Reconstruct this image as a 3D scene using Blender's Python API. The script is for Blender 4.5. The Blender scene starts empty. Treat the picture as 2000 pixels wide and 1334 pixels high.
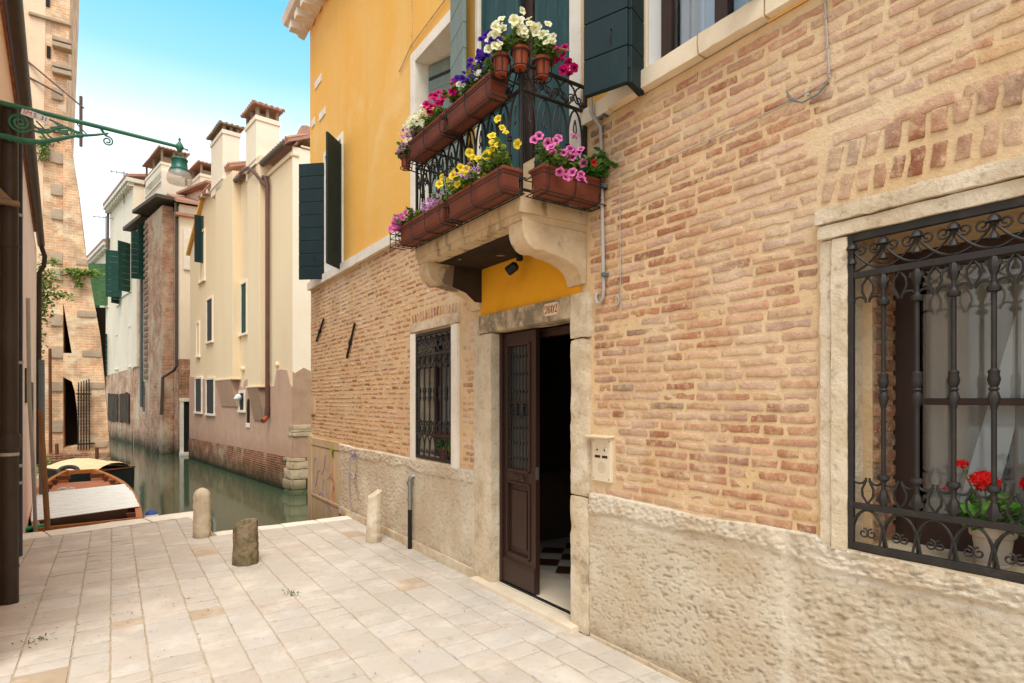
import bpy, math, random
import numpy as np
from mathutils import Vector, Matrix
random.seed(7); np.random.seed(7)
R = math.radians
S = bpy.context.scene
COL = S.collection

# ------------------------------------------------------------------ camera, sky, sun, exposure
cam = bpy.data.objects.new('camera', bpy.data.cameras.new('camera'))
COL.objects.link(cam)
cam.location = (0, 0, 1.6)
cam.rotation_euler = (R(90), 0, R(-34.1475))
cam.data.sensor_width = 36; cam.data.lens = 20.7
cam.data.shift_y = 0.0565
cam.data.clip_start = 0.05; cam.data.clip_end = 2000
S.camera = cam
S.view_settings.view_transform = 'Standard'
S.view_settings.look = 'None'
S.view_settings.exposure = 1.0
S.view_settings.gamma = 1.0
S.cycles.max_bounces = 8
S.cycles.diffuse_bounces = 5
S.cycles.use_denoising = True

SUN_EL, SUN_AZ = 60.0, 206.0          # azimuth clockwise from +Y
W = bpy.data.worlds.new("World"); S.world = W; W.use_nodes = True
nt = W.node_tree; nt.nodes.clear()
wo = nt.nodes.new('ShaderNodeOutputWorld')
sky = nt.nodes.new('ShaderNodeTexSky'); sky.sky_type = 'NISHITA'; sky.sun_disc = False
sky.sun_elevation = R(SUN_EL); sky.sun_rotation = R(SUN_AZ)
sky.air_density = 1.0; sky.dust_density = 3.0
bg1 = nt.nodes.new('ShaderNodeBackground'); bg1.inputs[1].default_value = 0.03; sky.altitude = 0
nt.links.new(sky.outputs[0], bg1.inputs[0])
tc = nt.nodes.new('ShaderNodeTexCoord'); sx = nt.nodes.new('ShaderNodeSeparateXYZ')
nt.links.new(tc.outputs['Generated'], sx.inputs[0])
cr = nt.nodes.new('ShaderNodeValToRGB')
e = cr.color_ramp.elements
e[0].position = 0.0; e[0].color = (1.0, .98, .95, 1)
e[1].position = 1.0; e[1].color = (1.0, .98, .95, 1)
for p, c in ((.32, (1.0, 1.0, 1.0)), (.36, (.88, .95, 1.0)), (.41, (.54, .80, .96)), (.455, (.28, .65, .92)), (.53, (.14, .54, .90)), (.60, (.40, .66, .92)), (.70, (1.0, .98, .95))):
    q = e.new(p); q.color = (*c, 1)
nt.links.new(sx.outputs['Z'], cr.inputs[0])
bg2 = nt.nodes.new('ShaderNodeBackground'); bg2.inputs[1].default_value = 0.60
nt.links.new(cr.outputs[0], bg2.inputs[0])
ad = nt.nodes.new('ShaderNodeAddShader')
nt.links.new(bg1.outputs[0], ad.inputs[0]); nt.links.new(bg2.outputs[0], ad.inputs[1])
nt.links.new(ad.outputs[0], wo.inputs[0])

sun = bpy.data.objects.new('sun', bpy.data.lights.new('sun', 'SUN')); COL.objects.link(sun)
sun.data.energy = 1.5; sun.data.angle = R(32); sun.data.color = (1.0, .965, .91)
_d = Vector((math.sin(R(SUN_AZ)) * math.cos(R(SUN_EL)), math.cos(R(SUN_AZ)) * math.cos(R(SUN_EL)), math.sin(R(SUN_EL))))
sun.rotation_euler = _d.to_track_quat('Z', 'Y').to_euler()

# ------------------------------------------------------------------ noise
def _h(ix, iy, iz, s):
    n = (ix * 374761393 + iy * 668265263 + iz * 2147483647 + s * 974634777) & 0x7fffffff
    n = ((n ^ (n >> 13)) * 1274126177) & 0x7fffffff
    n = n ^ (n >> 16)
    return (n & 0xffff) / 65535.0
def noise3(P, scale=1.0, seed=0):
    P = np.asarray(P, float) / scale
    i = np.floor(P).astype(np.int64); f = P - i; f = f * f * (3 - 2 * f)
    o = 0
    for dx in (0, 1):
        for dy in (0, 1):
            for dz in (0, 1):
                w = (f[:, 0] if dx else 1 - f[:, 0]) * (f[:, 1] if dy else 1 - f[:, 1]) * (f[:, 2] if dz else 1 - f[:, 2])
                o = o + w * _h(i[:, 0] + dx, i[:, 1] + dy, i[:, 2] + dz, seed)
    return o - .5
def fbm(P, scale, seed=0, n=3):
    o = 0; a = 1.0
    for k in range(n):
        o = o + a * noise3(P, scale / 2 ** k, seed + k * 17); a *= .5
    return o

# ------------------------------------------------------------------ object helpers
def tag(o, label=None, cat=None, group=None, kind=None):
    if label: o['label'] = label
    if cat: o['category'] = cat
    if group: o['group'] = group
    if kind: o['kind'] = kind
    return o
def thing(name, label, cat, loc=(0, 0, 0), group=None):
    o = bpy.data.objects.new(name, None); COL.objects.link(o); o.location = loc
    o.empty_display_size = .1
    return tag(o, label, cat, group)
def wloc(o):
    v = Vector((0, 0, 0))
    while o is not None:
        v += o.location; o = o.parent
    return v
def copy_tree(o, parent=None):
    c = o.copy(); COL.objects.link(c); c.parent = parent
    for ch in o.children: copy_tree(ch, c)
    return c

class MB:
    """collects shapes (world coordinates) and links them as ONE mesh object"""
    def __init__(s):
        s.marks = []; s.v = []; s.f = []; s.m = []; s.c = []; s.n = 0; s.M = None; s.mi = 0; s.col = (1, 1, 1)
    def add(s, V, F, col=None, mi=None):
        V = np.asarray(V, float).reshape(-1, 3)
        if s.M is not None: V = V @ s.M[:3, :3].T + s.M[:3, 3]
        s.v.append(V)
        b = s.n
        for q in F: s.f.append([i + b for i in q])
        s.m += [s.mi if mi is None else mi] * len(F)
        c = s.col if col is None else col
        c = np.asarray(c, float)
        s.c.append(np.tile(c, (len(V), 1)) if c.ndim == 1 else c)
        s.n += len(V)
    def box(s, x0, x1, y0, y1, z0, z1, **k):
        V = [(x, y, z) for x in (x0, x1) for y in (y0, y1) for z in (z0, z1)]
        s.add(V, [(0, 1, 3, 2), (4, 6, 7, 5), (0, 4, 5, 1), (2, 3, 7, 6), (0, 2, 6, 4), (1, 5, 7, 3)], **k)
    def obox(s, c, a, b, t, **k):
        """box centred at c with half vectors a, b, t"""
        c, a, b, t = map(np.asarray, (c, a, b, t))
        V = [c + i * a + j * b + l * t for i in (-1, 1) for j in (-1, 1) for l in (-1, 1)]
        s.add(V, [(0, 1, 3, 2), (4, 6, 7, 5), (0, 4, 5, 1), (2, 3, 7, 6), (0, 2, 6, 4), (1, 5, 7, 3)], **k)
    def cut(s): s.marks.append(len(s.v))
    def rbox(s, x0, x1, y0, y1, z0, z1, res=.05, amp=.004, sc=.08, seed=0, rnd=.01, **k):
        """stone block: subdivided, rounded edges, noise"""
        s.cut()
        L = [(x0, x1), (y0, y1), (z0, z1)]
        for ax in range(3):
            u, w = [i for i in range(3) if i != ax]
            nu = max(1, min(90, int(round((L[u][1] - L[u][0]) / res)))); nw = max(1, min(90, int(round((L[w][1] - L[w][0]) / res))))
            for side in (0, 1):
                U, Wd = np.meshgrid(np.linspace(*L[u], nu + 1), np.linspace(*L[w], nw + 1), indexing='ij')
                P = np.zeros((U.size, 3)); P[:, u] = U.ravel(); P[:, w] = Wd.ravel(); P[:, ax] = L[ax][side]
                Q = P.copy()
                if rnd:
                    C = np.array([np.clip(P[:, i], L[i][0] + rnd, L[i][1] - rnd) for i in range(3)]).T
                    D = P - C; ln = np.linalg.norm(D, axis=1, keepdims=True); ln[ln == 0] = 1
                    mx = np.abs(D).max(1, keepdims=True)
                    Q = C + D / ln * mx
                if amp:
                    for i in range(3): Q[:, i] += amp * 2 * fbm(P, sc, seed + i * 31)
                F = []
                for i in range(nu):
                    for j in range(nw):
                        a = i * (nw + 1) + j; q = (a, a + nw + 1, a + nw + 2, a + 1)
                        flip = (side == 0) ^ (ax == 1)
                        F.append(q[::-1] if flip else q)
                s.add(Q, F, **k)
    def tube(s, path, r, n=6, closed=False, caps=True, flat=None, **k):
        P = np.asarray(path, float); N = len(P)
        rr = np.full(N, r, float) if np.isscalar(r) else np.asarray(r, float)
        T = np.zeros_like(P)
        if closed: T = np.roll(P, -1, 0) - np.roll(P, 1, 0)
        else:
            T[1:-1] = P[2:] - P[:-2]; T[0] = P[1] - P[0]; T[-1] = P[-1] - P[-2]
        T /= np.maximum(np.linalg.norm(T, axis=1, keepdims=True), 1e-9)
        up = np.array((0, 0, 1.0)) if abs(T[0][2]) < .9 else np.array((1.0, 0, 0))
        V = []; a = np.cross(T[0], up); a /= np.linalg.norm(a)
        for i in range(N):
            a = a - T[i] * np.dot(a, T[i]); a /= max(np.linalg.norm(a), 1e-9); b = np.cross(T[i], a)
            for q in range(n):
                t = 2 * math.pi * q / n
                V.append(P[i] + rr[i] * (a * math.cos(t) + b * math.sin(t)))
        F = []
        for i in range(N if closed else N - 1):
            j = (i + 1) % N
            for q in range(n):
                F.append((i * n + q, i * n + (q + 1) % n, j * n + (q + 1) % n, j * n + q))
        if caps and not closed:
            F.append(tuple(range(n))[::-1]); F.append(tuple((N - 1) * n + q for q in range(n)))
        s.add(V, F, **k)
    def lathe(s, prof, o, n=16, ax=(0, 0, 1), **k):
        """prof: (radius, height) from bottom to top"""
        ax = Vector(ax).normalized(); q = ax.to_track_quat('Z', 'Y').to_matrix()
        V = []
        for r, h in prof:
            for i in range(n):
                t = 2 * math.pi * i / n
                V.append(tuple(Vector(o) + q @ Vector((r * math.cos(t), r * math.sin(t), h))))
        F = []
        for j in range(len(prof) - 1):
            for i in range(n):
                F.append((j * n + i, j * n + (i + 1) % n, (j + 1) * n + (i + 1) % n, (j + 1) * n + i))
        F.append(tuple(range(n))[::-1]); F.append(tuple((len(prof) - 1) * n + i for i in range(n)))
        s.add(V, F, **k)
    def prism(s, poly, O, U, Vv, T, **k):
        """polygon (u,v) in the plane O + u*U + v*Vv, thickened by vector T (convex or not; n-gon)"""
        O, U, Vv, T = (np.asarray(a, float) for a in (O, U, Vv, T))
        n = len(poly)
        A = [O + u * U + v * Vv for u, v in poly]; B = [a + T for a in A]
        F = [tuple(range(n)), tuple(range(2 * n - 1, n - 1, -1))]
        for i in range(n):
            j = (i + 1) % n; F.append((i, i + n, j + n, j))
        s.add(A + B, F, **k)
    def sheet(s, O, U, Vv, us, vs, holes=(), **k):
        """flat sheet from grid lines us x vs, cells inside holes (u0,u1,v0,v1) left out"""
        O, U, Vv = (np.asarray(a, float) for a in (O, U, Vv))
        ub, vb = (min(us), max(us)), (min(vs), max(vs))
        for h in holes: us = list(us) + [u for u in h[:2] if ub[0] < u < ub[1]]; vs = list(vs) + [v for v in h[2:4] if vb[0] < v < vb[1]]
        us = sorted(set(round(u, 4) for u in us)); vs = sorted(set(round(v, 4) for v in vs))
        V = [O + u * U + v * Vv for u in us for v in vs]; F = []; m = len(vs)
        for i in range(len(us) - 1):
            for j in range(m - 1):
                cu, cv = (us[i] + us[i + 1]) / 2, (vs[j] + vs[j + 1]) / 2
                if any(h[0] < cu < h[1] and h[2] < cv < h[3] for h in holes): continue
                F.append((i * m + j, (i + 1) * m + j, (i + 1) * m + j + 1, i * m + j + 1))
        s.add(V, F, **k)
    def build_each(s, name, mats, parent=None, **k):
        """one object per stone"""
        s.marks.append(len(s.v)); nv = np.cumsum([0] + [len(v) for v in s.v]); F = s.f; out = []
        for a, b in zip(s.marks[:-1], s.marks[1:]):
            if a == b: continue
            q = MB(); q.v = s.v[a:b]; q.c = s.c[a:b]; lo, hi = nv[a], nv[b]
            for f, m in zip(F, s.m):
                if lo <= f[0] < hi: q.f.append([i - lo for i in f]); q.m.append(m)
            q.n = hi - lo; out.append(q.build(name, mats, parent, **k))
        return out
    def build(s, name, mats, parent=None, smooth=False, bevel=0, seg=2, angle=40, fix=True):
        me = bpy.data.meshes.new(name)
        V = np.concatenate(s.v) if s.v else np.zeros((0, 3))
        off = wloc(parent) if parent is not None else Vector((0, 0, 0))
        V = V - np.array(off)
        me.from_pydata([tuple(p) for p in V], [], s.f)
        for m in (mats if isinstance(mats, (list, tuple)) else [mats]): me.materials.append(m)
        me.polygons.foreach_set('material_index', s.m)
        ca = me.color_attributes.new('Col', 'FLOAT_COLOR', 'POINT')
        C = np.concatenate(s.c); C = np.concatenate([C, np.ones((len(C), 1))], 1)
        ca.data.foreach_set('color', C.ravel())
        if fix:
            import bmesh
            bm = bmesh.new(); bm.from_mesh(me)
            bmesh.ops.recalc_face_normals(bm, faces=bm.faces); bm.to_mesh(me); bm.free()
        if smooth:
            me.polygons.foreach_set('use_smooth', [True] * len(me.polygons))
            try: me.set_sharp_from_angle(angle=R(angle))
            except Exception: pass
        me.update()
        o = bpy.data.objects.new(name, me); COL.objects.link(o)
        if parent is not None: o.parent = parent
        if bevel:
            b = o.modifiers.new('b', 'BEVEL'); b.width = bevel; b.segments = seg; b.limit_method = 'ANGLE'; b.angle_limit = R(40)
        return o

def arc(c, r, a0, a1, n, U, Vv):
    c, U, Vv = (np.asarray(a, float) for a in (c, U, Vv))
    return [c + r * (math.cos(R(a0 + (a1 - a0) * i / n)) * U + math.sin(R(a0 + (a1 - a0) * i / n)) * Vv) for i in range(n + 1)]
def spiral(c, r0, r1, a0, a1, n, U, Vv):
    c, U, Vv = (np.asarray(a, float) for a in (c, U, Vv)); o = []
    for i in range(n + 1):
        t = i / n; r = r0 + (r1 - r0) * t; a = R(a0 + (a1 - a0) * t)
        o.append(c + r * (math.cos(a) * U + math.sin(a) * Vv))
    return o
def frame4(o, U, Vv, N):
    M = np.eye(4); M[:3, 0] = U; M[:3, 1] = Vv; M[:3, 2] = N; M[:3, 3] = o
    return M

# ------------------------------------------------------------------ materials
def C(r, g, b):
    f = lambda c: (c / 255 / 12.92) if c / 255 <= .04045 else ((c / 255 + .055) / 1.055) ** 2.4
    return (f(r), f(g), f(b))
def _mix(nt, fac, a, b, mode='MIX'):
    m = nt.nodes.new('ShaderNodeMix'); m.data_type = 'RGBA'; m.blend_type = mode
    for sock, val in ((m.inputs[0], fac), (m.inputs[6], a), (m.inputs[7], b)):
        if isinstance(val, bpy.types.NodeSocket): nt.links.new(val, sock)
        elif isinstance(val, (int, float)): sock.default_value = val
        else: sock.default_value = (*val, 1)
    return m.outputs[2]
def _noise(nt, vec, scale, detail=4, rough=.55, dist=0.0):
    n = nt.nodes.new('ShaderNodeTexNoise'); n.inputs['Scale'].default_value = scale
    n.inputs['Detail'].default_value = detail; n.inputs['Roughness'].default_value = rough; n.inputs['Distortion'].default_value = dist
    nt.links.new(vec, n.inputs['Vector']); return n.outputs['Fac']
def _ramp(nt, fac, lo, hi, a=(0, 0, 0), b=(1, 1, 1)):
    r = nt.nodes.new('ShaderNodeValToRGB'); r.color_ramp.elements[0].position = lo; r.color_ramp.elements[1].position = hi
    r.color_ramp.elements[0].color = (*a, 1); r.color_ramp.elements[1].color = (*b, 1)
    nt.links.new(fac, r.inputs[0]); return r.outputs[0]
def _scalevec(nt, vec, s):
    m = nt.nodes.new('ShaderNodeVectorMath'); m.operation = 'MULTIPLY'; m.inputs[1].default_value = s
    nt.links.new(vec, m.inputs[0]); return m.outputs[0]
def mat(name, base, rough=.8, spots=(), bump=(), attr=False, metal=0.0, spec=.3, streak=None, extra=None, coords='pos'):
    """spots: (colour, scale, lo, hi, strength[, stretch]); bump: (scale, strength, distance[, stretch])"""
    m = bpy.data.materials.new(name); m.use_nodes = True; nt = m.node_tree
    p = nt.nodes['Principled BSDF']
    if coords == 'pos':
        g = nt.nodes.new('ShaderNodeNewGeometry'); vec = g.outputs['Position']
    else:
        t = nt.nodes.new('ShaderNodeTexCoord'); vec = t.outputs['Object']
    if attr:
        a = nt.nodes.new('ShaderNodeAttribute'); a.attribute_name = 'Col'
        col = _mix(nt, 1.0, a.outputs['Color'], base, 'MULTIPLY')
    else:
        rgb = nt.nodes.new('ShaderNodeRGB'); rgb.outputs[0].default_value = (*base, 1); col = rgb.outputs[0]
    for sp in spots:
        c, sc, lo, hi, st = sp[:5]
        v = _scalevec(nt, vec, sp[5]) if len(sp) > 5 else vec
        f = _ramp(nt, _noise(nt, v, sc, 6, .62), lo, hi)
        ml = nt.nodes.new('ShaderNodeMath'); ml.operation = 'MULTIPLY'; nt.links.new(f, ml.inputs[0]); ml.inputs[1].default_value = st
        col = _mix(nt, ml.outputs[0], col, c)
    if extra: col = extra(nt, vec, col)
    nt.links.new(col, p.inputs['Base Color'])
    p.inputs['Roughness'].default_value = rough; p.inputs['Metallic'].default_value = metal
    p.inputs['Specular IOR Level'].default_value = spec
    nrm = None
    for bp in bump:
        v = _scalevec(nt, vec, bp[3]) if len(bp) > 3 else vec
        b = nt.nodes.new('ShaderNodeBump'); b.inputs['Strength'].default_value = bp[1]; b.inputs['Distance'].default_value = bp[2]
        nt.links.new(_noise(nt, v, bp[0], 6, .6), b.inputs['Height'])
        if nrm is not None: nt.links.new(nrm, b.inputs['Normal'])
        nrm = b.outputs[0]
    if nrm is not None: nt.links.new(nrm, p.inputs['Normal'])
    return m
def zband(z0, z1, colr, st, sc=3.0, amp=.25):
    """dirt / algae that grows up to a height: noise-broken band between z0 (full) and z1 (none)"""
    def f(nt, vec, col):
        sx = nt.nodes.new('ShaderNodeSeparateXYZ'); nt.links.new(vec, sx.inputs[0])
        mr = nt.nodes.new('ShaderNodeMapRange'); mr.inputs[1].default_value = z0; mr.inputs[2].default_value = z1
        mr.inputs[3].default_value = 1; mr.inputs[4].default_value = 0
        n = _noise(nt, vec, sc, 5)
        ad = nt.nodes.new('ShaderNodeMath'); ad.operation = 'MULTIPLY_ADD'; nt.links.new(n, ad.inputs[0]); ad.inputs[1].default_value = amp * 2; ad.inputs[2].default_value = -amp
        a2 = nt.nodes.new('ShaderNodeMath'); a2.operation = 'ADD'; nt.links.new(sx.outputs['Z'], a2.inputs[0]); nt.links.new(ad.outputs[0], a2.inputs[1])
        nt.links.new(a2.outputs[0], mr.inputs[0])
        ml = nt.nodes.new('ShaderNodeMath'); ml.operation = 'MULTIPLY'; nt.links.new(mr.outputs[0], ml.inputs[0]); ml.inputs[1].default_value = st
        return _mix(nt, ml.outputs[0], col, colr)
    return f
def chain(*fs):
    def f(nt, vec, col):
        for g in fs: col = g(nt, vec, col)
        return col
    return f
def brickpat(c1, c2, mortar, scale=1.0, cover=None, axis='xz', w=.25, h=.067, rot=0.0):
    """brick pattern for distant walls"""
    def f(nt, vec, col):
        mp = nt.nodes.new('ShaderNodeMapping'); mp.vector_type = 'POINT'
        mp.inputs['Rotation'].default_value = (R(90) if axis == 'xz' else 0, 0, 0) if axis == 'xz' else (0, 0, 0)
        cx = nt.nodes.new('ShaderNodeSeparateXYZ'); nt.links.new(vec, cx.inputs[0])
        cb = nt.nodes.new('ShaderNodeCombineXYZ')
        su = nt.nodes.new('ShaderNodeMath'); su.operation = 'ADD'
        if axis == 'xz': nt.links.new(cx.outputs['X'], su.inputs[0]); su.inputs[1].default_value = 0
        else: nt.links.new(cx.outputs['Y'], su.inputs[0]); su.inputs[1].default_value = 0
        nt.links.new(su.outputs[0], cb.inputs[0]); nt.links.new(cx.outputs['Z'], cb.inputs[1])
        b = nt.nodes.new('ShaderNodeTexBrick'); b.inputs['Color1'].default_value = (*c1, 1); b.inputs['Color2'].default_value = (*c2, 1)
        b.inputs['Mortar'].default_value = (*mortar, 1); b.inputs['Scale'].default_value = 1.0
        b.inputs['Brick Width'].default_value = w; b.inputs['Row Height'].default_value = h; b.inputs['Mortar Size'].default_value = .012
        b.inputs['Mortar Smooth'].default_value = .4; b.inputs['Bias'].default_value = -.1
        nz = _noise(nt, vec, 6, 3); ds = nt.nodes.new('ShaderNodeVectorMath'); ds.operation = 'MULTIPLY_ADD'
        cc = nt.nodes.new('ShaderNodeCombineXYZ'); nt.links.new(nz, cc.inputs[0]); nt.links.new(nz, cc.inputs[1])
        nt.links.new(cc.outputs[0], ds.inputs[0]); ds.inputs[1].default_value = (.05, .05, 0); nt.links.new(cb.outputs[0], ds.inputs[2])
        nt.links.new(ds.outputs[0], b.inputs['Vector'])
        v = _ramp(nt, _noise(nt, vec, 2.2, 5), .35, .7, (.62, .62, .62), (1.15, 1.1, 1.05))
        out = _mix(nt, 1.0, b.outputs['Color'], v, 'MULTIPLY')
        return out
    return f

M = {}
M['mortar'] = mat('mortar', C(215, 184, 140), .95, [(C(182, 146, 110), 16, .56, .70, .4), (C(222, 202, 172), 1.3, .52, .68, .5)] + [(C(192, 156, 114), 2.2, .42, .7, .6), (C(226, 196, 156), 7, .5, .75, .5), (C(180, 140, 100), 30, .55, .8, .35)], [(150, .5, .005), (42, .6, .012)], spec=.1)
M['brick'] = mat('brick', (1, 1, 1), .93, [(C(206, 176, 134), 22, .50, .66, .75), (C(118, 80, 60), 48, .56, .70, .6), (C(216, 190, 156), 80, .58, .70, .5), (C(212, 172, 140), 9, .5, .75, .4), (C(222, 202, 172), 1.3, .52, .68, .45)], [(120, .7, .006), (40, .6, .010)], attr=True, spec=.1)
def _yw(nt, vec, col):
    f = _ramp(nt, _noise(nt, _scalevec(nt, vec, (1, 1, .22)), 1.6, 5, .6), .38, .68)
    col = _mix(nt, f, col, C(234, 176, 84))
    f = _ramp(nt, _noise(nt, _scalevec(nt, vec, (1, 2.2, .12)), 3.2, 5, .6), .55, .78)
    ml = nt.nodes.new('ShaderNodeMath'); ml.operation = 'MULTIPLY'; nt.links.new(f, ml.inputs[0]); ml.inputs[1].default_value = .28
    col = _mix(nt, ml.outputs[0], col, C(222, 158, 66))
    f = _ramp(nt, _noise(nt, vec, .9, 6, .65, .6), .55, .70); ml = nt.nodes.new('ShaderNodeMath'); ml.operation = 'MULTIPLY'; nt.links.new(f, ml.inputs[0]); ml.inputs[1].default_value = .45
    return _mix(nt, ml.outputs[0], col, C(240, 204, 140))
M['yellow'] = mat('yellow', C(232, 184, 104), .92, [], [(70, .2, .004), (14, .25, .008), (3, .3, .03)], extra=_yw, spec=.12)
M['ochre'] = mat('ochre', C(226, 160, 40), .9, [(C(200, 130, 34), 3, .45, .75, .5)], [(80, .15, .003)], spec=.1)
M['istria'] = mat('istria', C(232, 222, 204), .75, [(C(205, 190, 165), 5, .45, .75, .6), (C(170, 155, 130), 22, .58, .8, .4), (C(245, 240, 228), 1.3, .5, .7, .5)], [(70, .25, .005), (18, .2, .01)], spec=.25)
M['sill'] = mat('sill', C(226, 208, 178), .8, [(C(200, 178, 144), 6, .45, .75, .6), (C(150, 132, 108), 40, .62, .8, .5), (C(240, 230, 210), 3, .5, .7, .5)], [(50, .35, .006, (1, .3, 1.5))], spec=.2)
M['jamb'] = mat('jamb', C(206, 188, 158), .9, [(C(180, 156, 124), 7, .45, .66, .75), (C(224, 210, 186), 2.5, .5, .66, .7), (C(136, 116, 92), 26, .56, .72, .6), (C(120, 104, 84), 3.2, .62, .70, .6)], [(70, .6, .008), (20, .6, .018)], spec=.15)
M['cementstain'] = mat('cementstain', C(128, 108, 84), .9, [(C(150, 128, 100), 9, .4, .7, .6)], [(60, .3, .004)], spec=.1)
M['lintel'] = mat('lintel', C(190, 168, 134), .88, [(C(104, 92, 74), 4.2, .44, .58, .75), (C(226, 206, 170), 11, .55, .7, .7)], [(60, .4, .006), (18, .3, .01)], spec=.15)
M['corbel'] = mat('corbel', C(204, 180, 144), .88, [(C(176, 146, 108), 5, .42, .7, .7), (C(104, 88, 70), 2.6, .55, .60, .85), (C(222, 204, 172), 9, .55, .75, .5)], [(50, .35, .006)], spec=.15)
M['slabstone'] = mat('slabstone', C(200, 176, 140), .9, [(C(96, 82, 66), 5, .52, .64, .85, (1.6, 1.6, .5)), (C(180, 150, 110), 4, .4, .7, .6), (C(228, 208, 170), 14, .55, .75, .5)], [(45, .5, .008)], spec=.12)
M['darkbrown'] = mat('darkbrown', C(62, 50, 38), .95, [(C(40, 33, 26), 4, .4, .7, .8), (C(170, 140, 104), 5, .68, .72, .8)], [(40, .3, .006)], spec=.08)
M['roughcast'] = mat('roughcast', C(206, 192, 168), .95, [(C(190, 164, 128), 2.4, .42, .66, .6), (C(224, 212, 188), 1.5, .50, .66, .8), (C(140, 114, 84), 34, .58, .72, .55), (C(160, 140, 112), 5, .60, .72, .5)], [(46, .45, .006), (120, .8, .006), (240, .6, .003)], attr=True, spec=.08, extra=zband(-.04, .13, C(140, 116, 88), .85, 7, .10))
M['panel'] = mat('panel', C(202, 176, 140), .88, [(C(176, 148, 112), 4, .42, .7, .7, (1, 1, .4)), (C(140, 118, 92), 12, .6, .8, .5, (1, 1, .3))], [(50, .2, .004)], spec=.12, extra=zband(-.5, .25, C(130, 108, 80), .7, 5, .12))
M['pave'] = mat('pave', (1, 1, 1), .8, [(C(186, 168, 146), 5, .48, .70, .5), (C(150, 134, 114), 26, .58, .74, .55), (C(116, 98, 78), 80, .64, .74, .5), (C(222, 212, 196), 2.6, .5, .70, .55), (C(128, 118, 92), 2.2, .62, .74, .5), (C(160, 140, 116), 11, .60, .70, .45)], [(80, .25, .004), (14, .3, .008)], attr=True, spec=.22)
M['pavejoint'] = mat('pavejoint', C(178, 162, 138), .95, [(C(150, 132, 106), 3, .45, .7, .6), (C(120, 118, 78), 2.2, .62, .75, .6), (C(226, 214, 196), 8, .5, .7, .5)], [(90, .4, .004)], spec=.1)
M['iron'] = mat('iron', C(46, 42, 38), .55, [(C(70, 63, 55), 14, .5, .75, .6), (C(92, 62, 44), 30, .62, .8, .4)], [(120, .2, .002)], metal=.35, spec=.4)
M['ironblack'] = mat('ironblack', C(44, 38, 33), .6, [(C(74, 58, 46), 16, .55, .8, .6)], [(120, .2, .002)], metal=.3, spec=.35)
M['terracotta'] = mat('terracotta', C(152, 72, 46), .7, [(C(176, 96, 66), 6, .45, .75, .5), (C(118, 54, 36), 14, .55, .8, .4)], [(60, .1, .002)], spec=.25)
M['planter'] = mat('planter', C(116, 60, 43), .6, [(C(140, 80, 58), 5, .45, .75, .5), (C(90, 46, 34), 13, .55, .75, .5), (C(176, 140, 112), 22, .66, .76, .3)], [(60, .06, .001)], spec=.3)
M['soil'] = mat('soil', C(66, 50, 38), .98, [(C(40, 30, 24), 30, .45, .7, .7)], [(60, .6, .01)], spec=.05)
M['shutter'] = mat('shutter', C(15, 36, 37), .62, [(C(26, 52, 51), 7, .5, .75, .7, (1, 1, .18)), (C(9, 25, 27), 20, .55, .8, .5, (1, 1, .2)), (C(96, 116, 106), 46, .70, .80, .35)], [(60, .35, .003, (1, 1, .15))], spec=.3)
M['teal'] = mat('teal', C(34, 66, 67), .66, [(C(66, 100, 96), 9, .50, .75, .8, (1, 1, .14)), (C(18, 44, 46), 16, .5, .75, .6, (1, 1, .15))], [(60, .35, .003, (1, 1, .12))], spec=.25)
M['shuttergrey'] = mat('shuttergrey', C(120, 134, 126), .75, [(C(146, 158, 148), 8, .5, .75, .6, (1, 1, .3)), (C(84, 100, 96), 18, .55, .8, .5)], [(60, .3, .003)], spec=.2)
M['door'] = mat('door', C(50, 29, 21), .42, [(C(66, 40, 30), 7, .5, .75, .5, (1, 1, .2)), (C(34, 19, 14), 18, .5, .8, .5, (1, 1, .15))], [(70, .12, .002, (1, 1, .12))], spec=.4)
M['walnut'] = mat('walnut', C(58, 38, 28), .55, [(C(80, 54, 40), 9, .5, .75, .6, (1, 1, .2))], [(70, .15, .002, (1, 1, .12))], spec=.35)
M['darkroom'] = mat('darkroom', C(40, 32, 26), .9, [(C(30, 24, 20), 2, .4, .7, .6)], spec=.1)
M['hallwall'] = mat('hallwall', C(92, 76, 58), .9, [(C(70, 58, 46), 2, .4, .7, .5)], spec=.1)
M['whitepaint'] = mat('whitepaint', C(228, 226, 220), .6, [(C(205, 200, 188), 8, .5, .75, .4)], spec=.3)
M['tilewhite'] = mat('tilewhite', C(206, 198, 184), .3, [(C(176, 166, 150), 5, .5, .75, .5)], spec=.4)
M['tilered'] = mat('tilered', C(82, 44, 34), .3, [(C(84, 40, 30), 5, .5, .75, .5)], spec=.4)
M['marble'] = mat('marble', C(222, 206, 180), .5, [(C(198, 178, 150), 5, .45, .75, .6)], [(40, .1, .003)], spec=.35)
M['strip'] = mat('strip', C(44, 44, 46), .5, [(C(80, 80, 80), 60, .5, .7, .5)], metal=.4)
M['steel'] = mat('steel', C(150, 150, 146), .4, [(C(110, 108, 104), 14, .5, .75, .5)], metal=.8, spec=.5)
M['pvc'] = mat('pvc', C(168, 160, 150), .5, [(C(140, 130, 120), 8, .5, .75, .5)], spec=.35)
M['creamplastic'] = mat('creamplastic', C(216, 198, 168), .5, [(C(198, 176, 146), 9, .5, .75, .35)], spec=.4)
M['black'] = mat('black', C(26, 24, 22), .6, spec=.3)
M['numred'] = mat('numred', C(142, 70, 46), .9, [(C(176, 116, 84), 40, .5, .7, .6)], spec=.1)
M['plate'] = mat('plate', C(222, 196, 160), .9, [(C(196, 164, 126), 20, .5, .7, .5)], spec=.1)
def _leafmat(name, base, b2):
    m = mat(name, base, .5, [(b2, 30, .45, .7, .7)], attr=True, spec=.3)
    return m
M['leaf'] = _leafmat('leaf', C(74, 104, 40), C(110, 138, 56))
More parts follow.
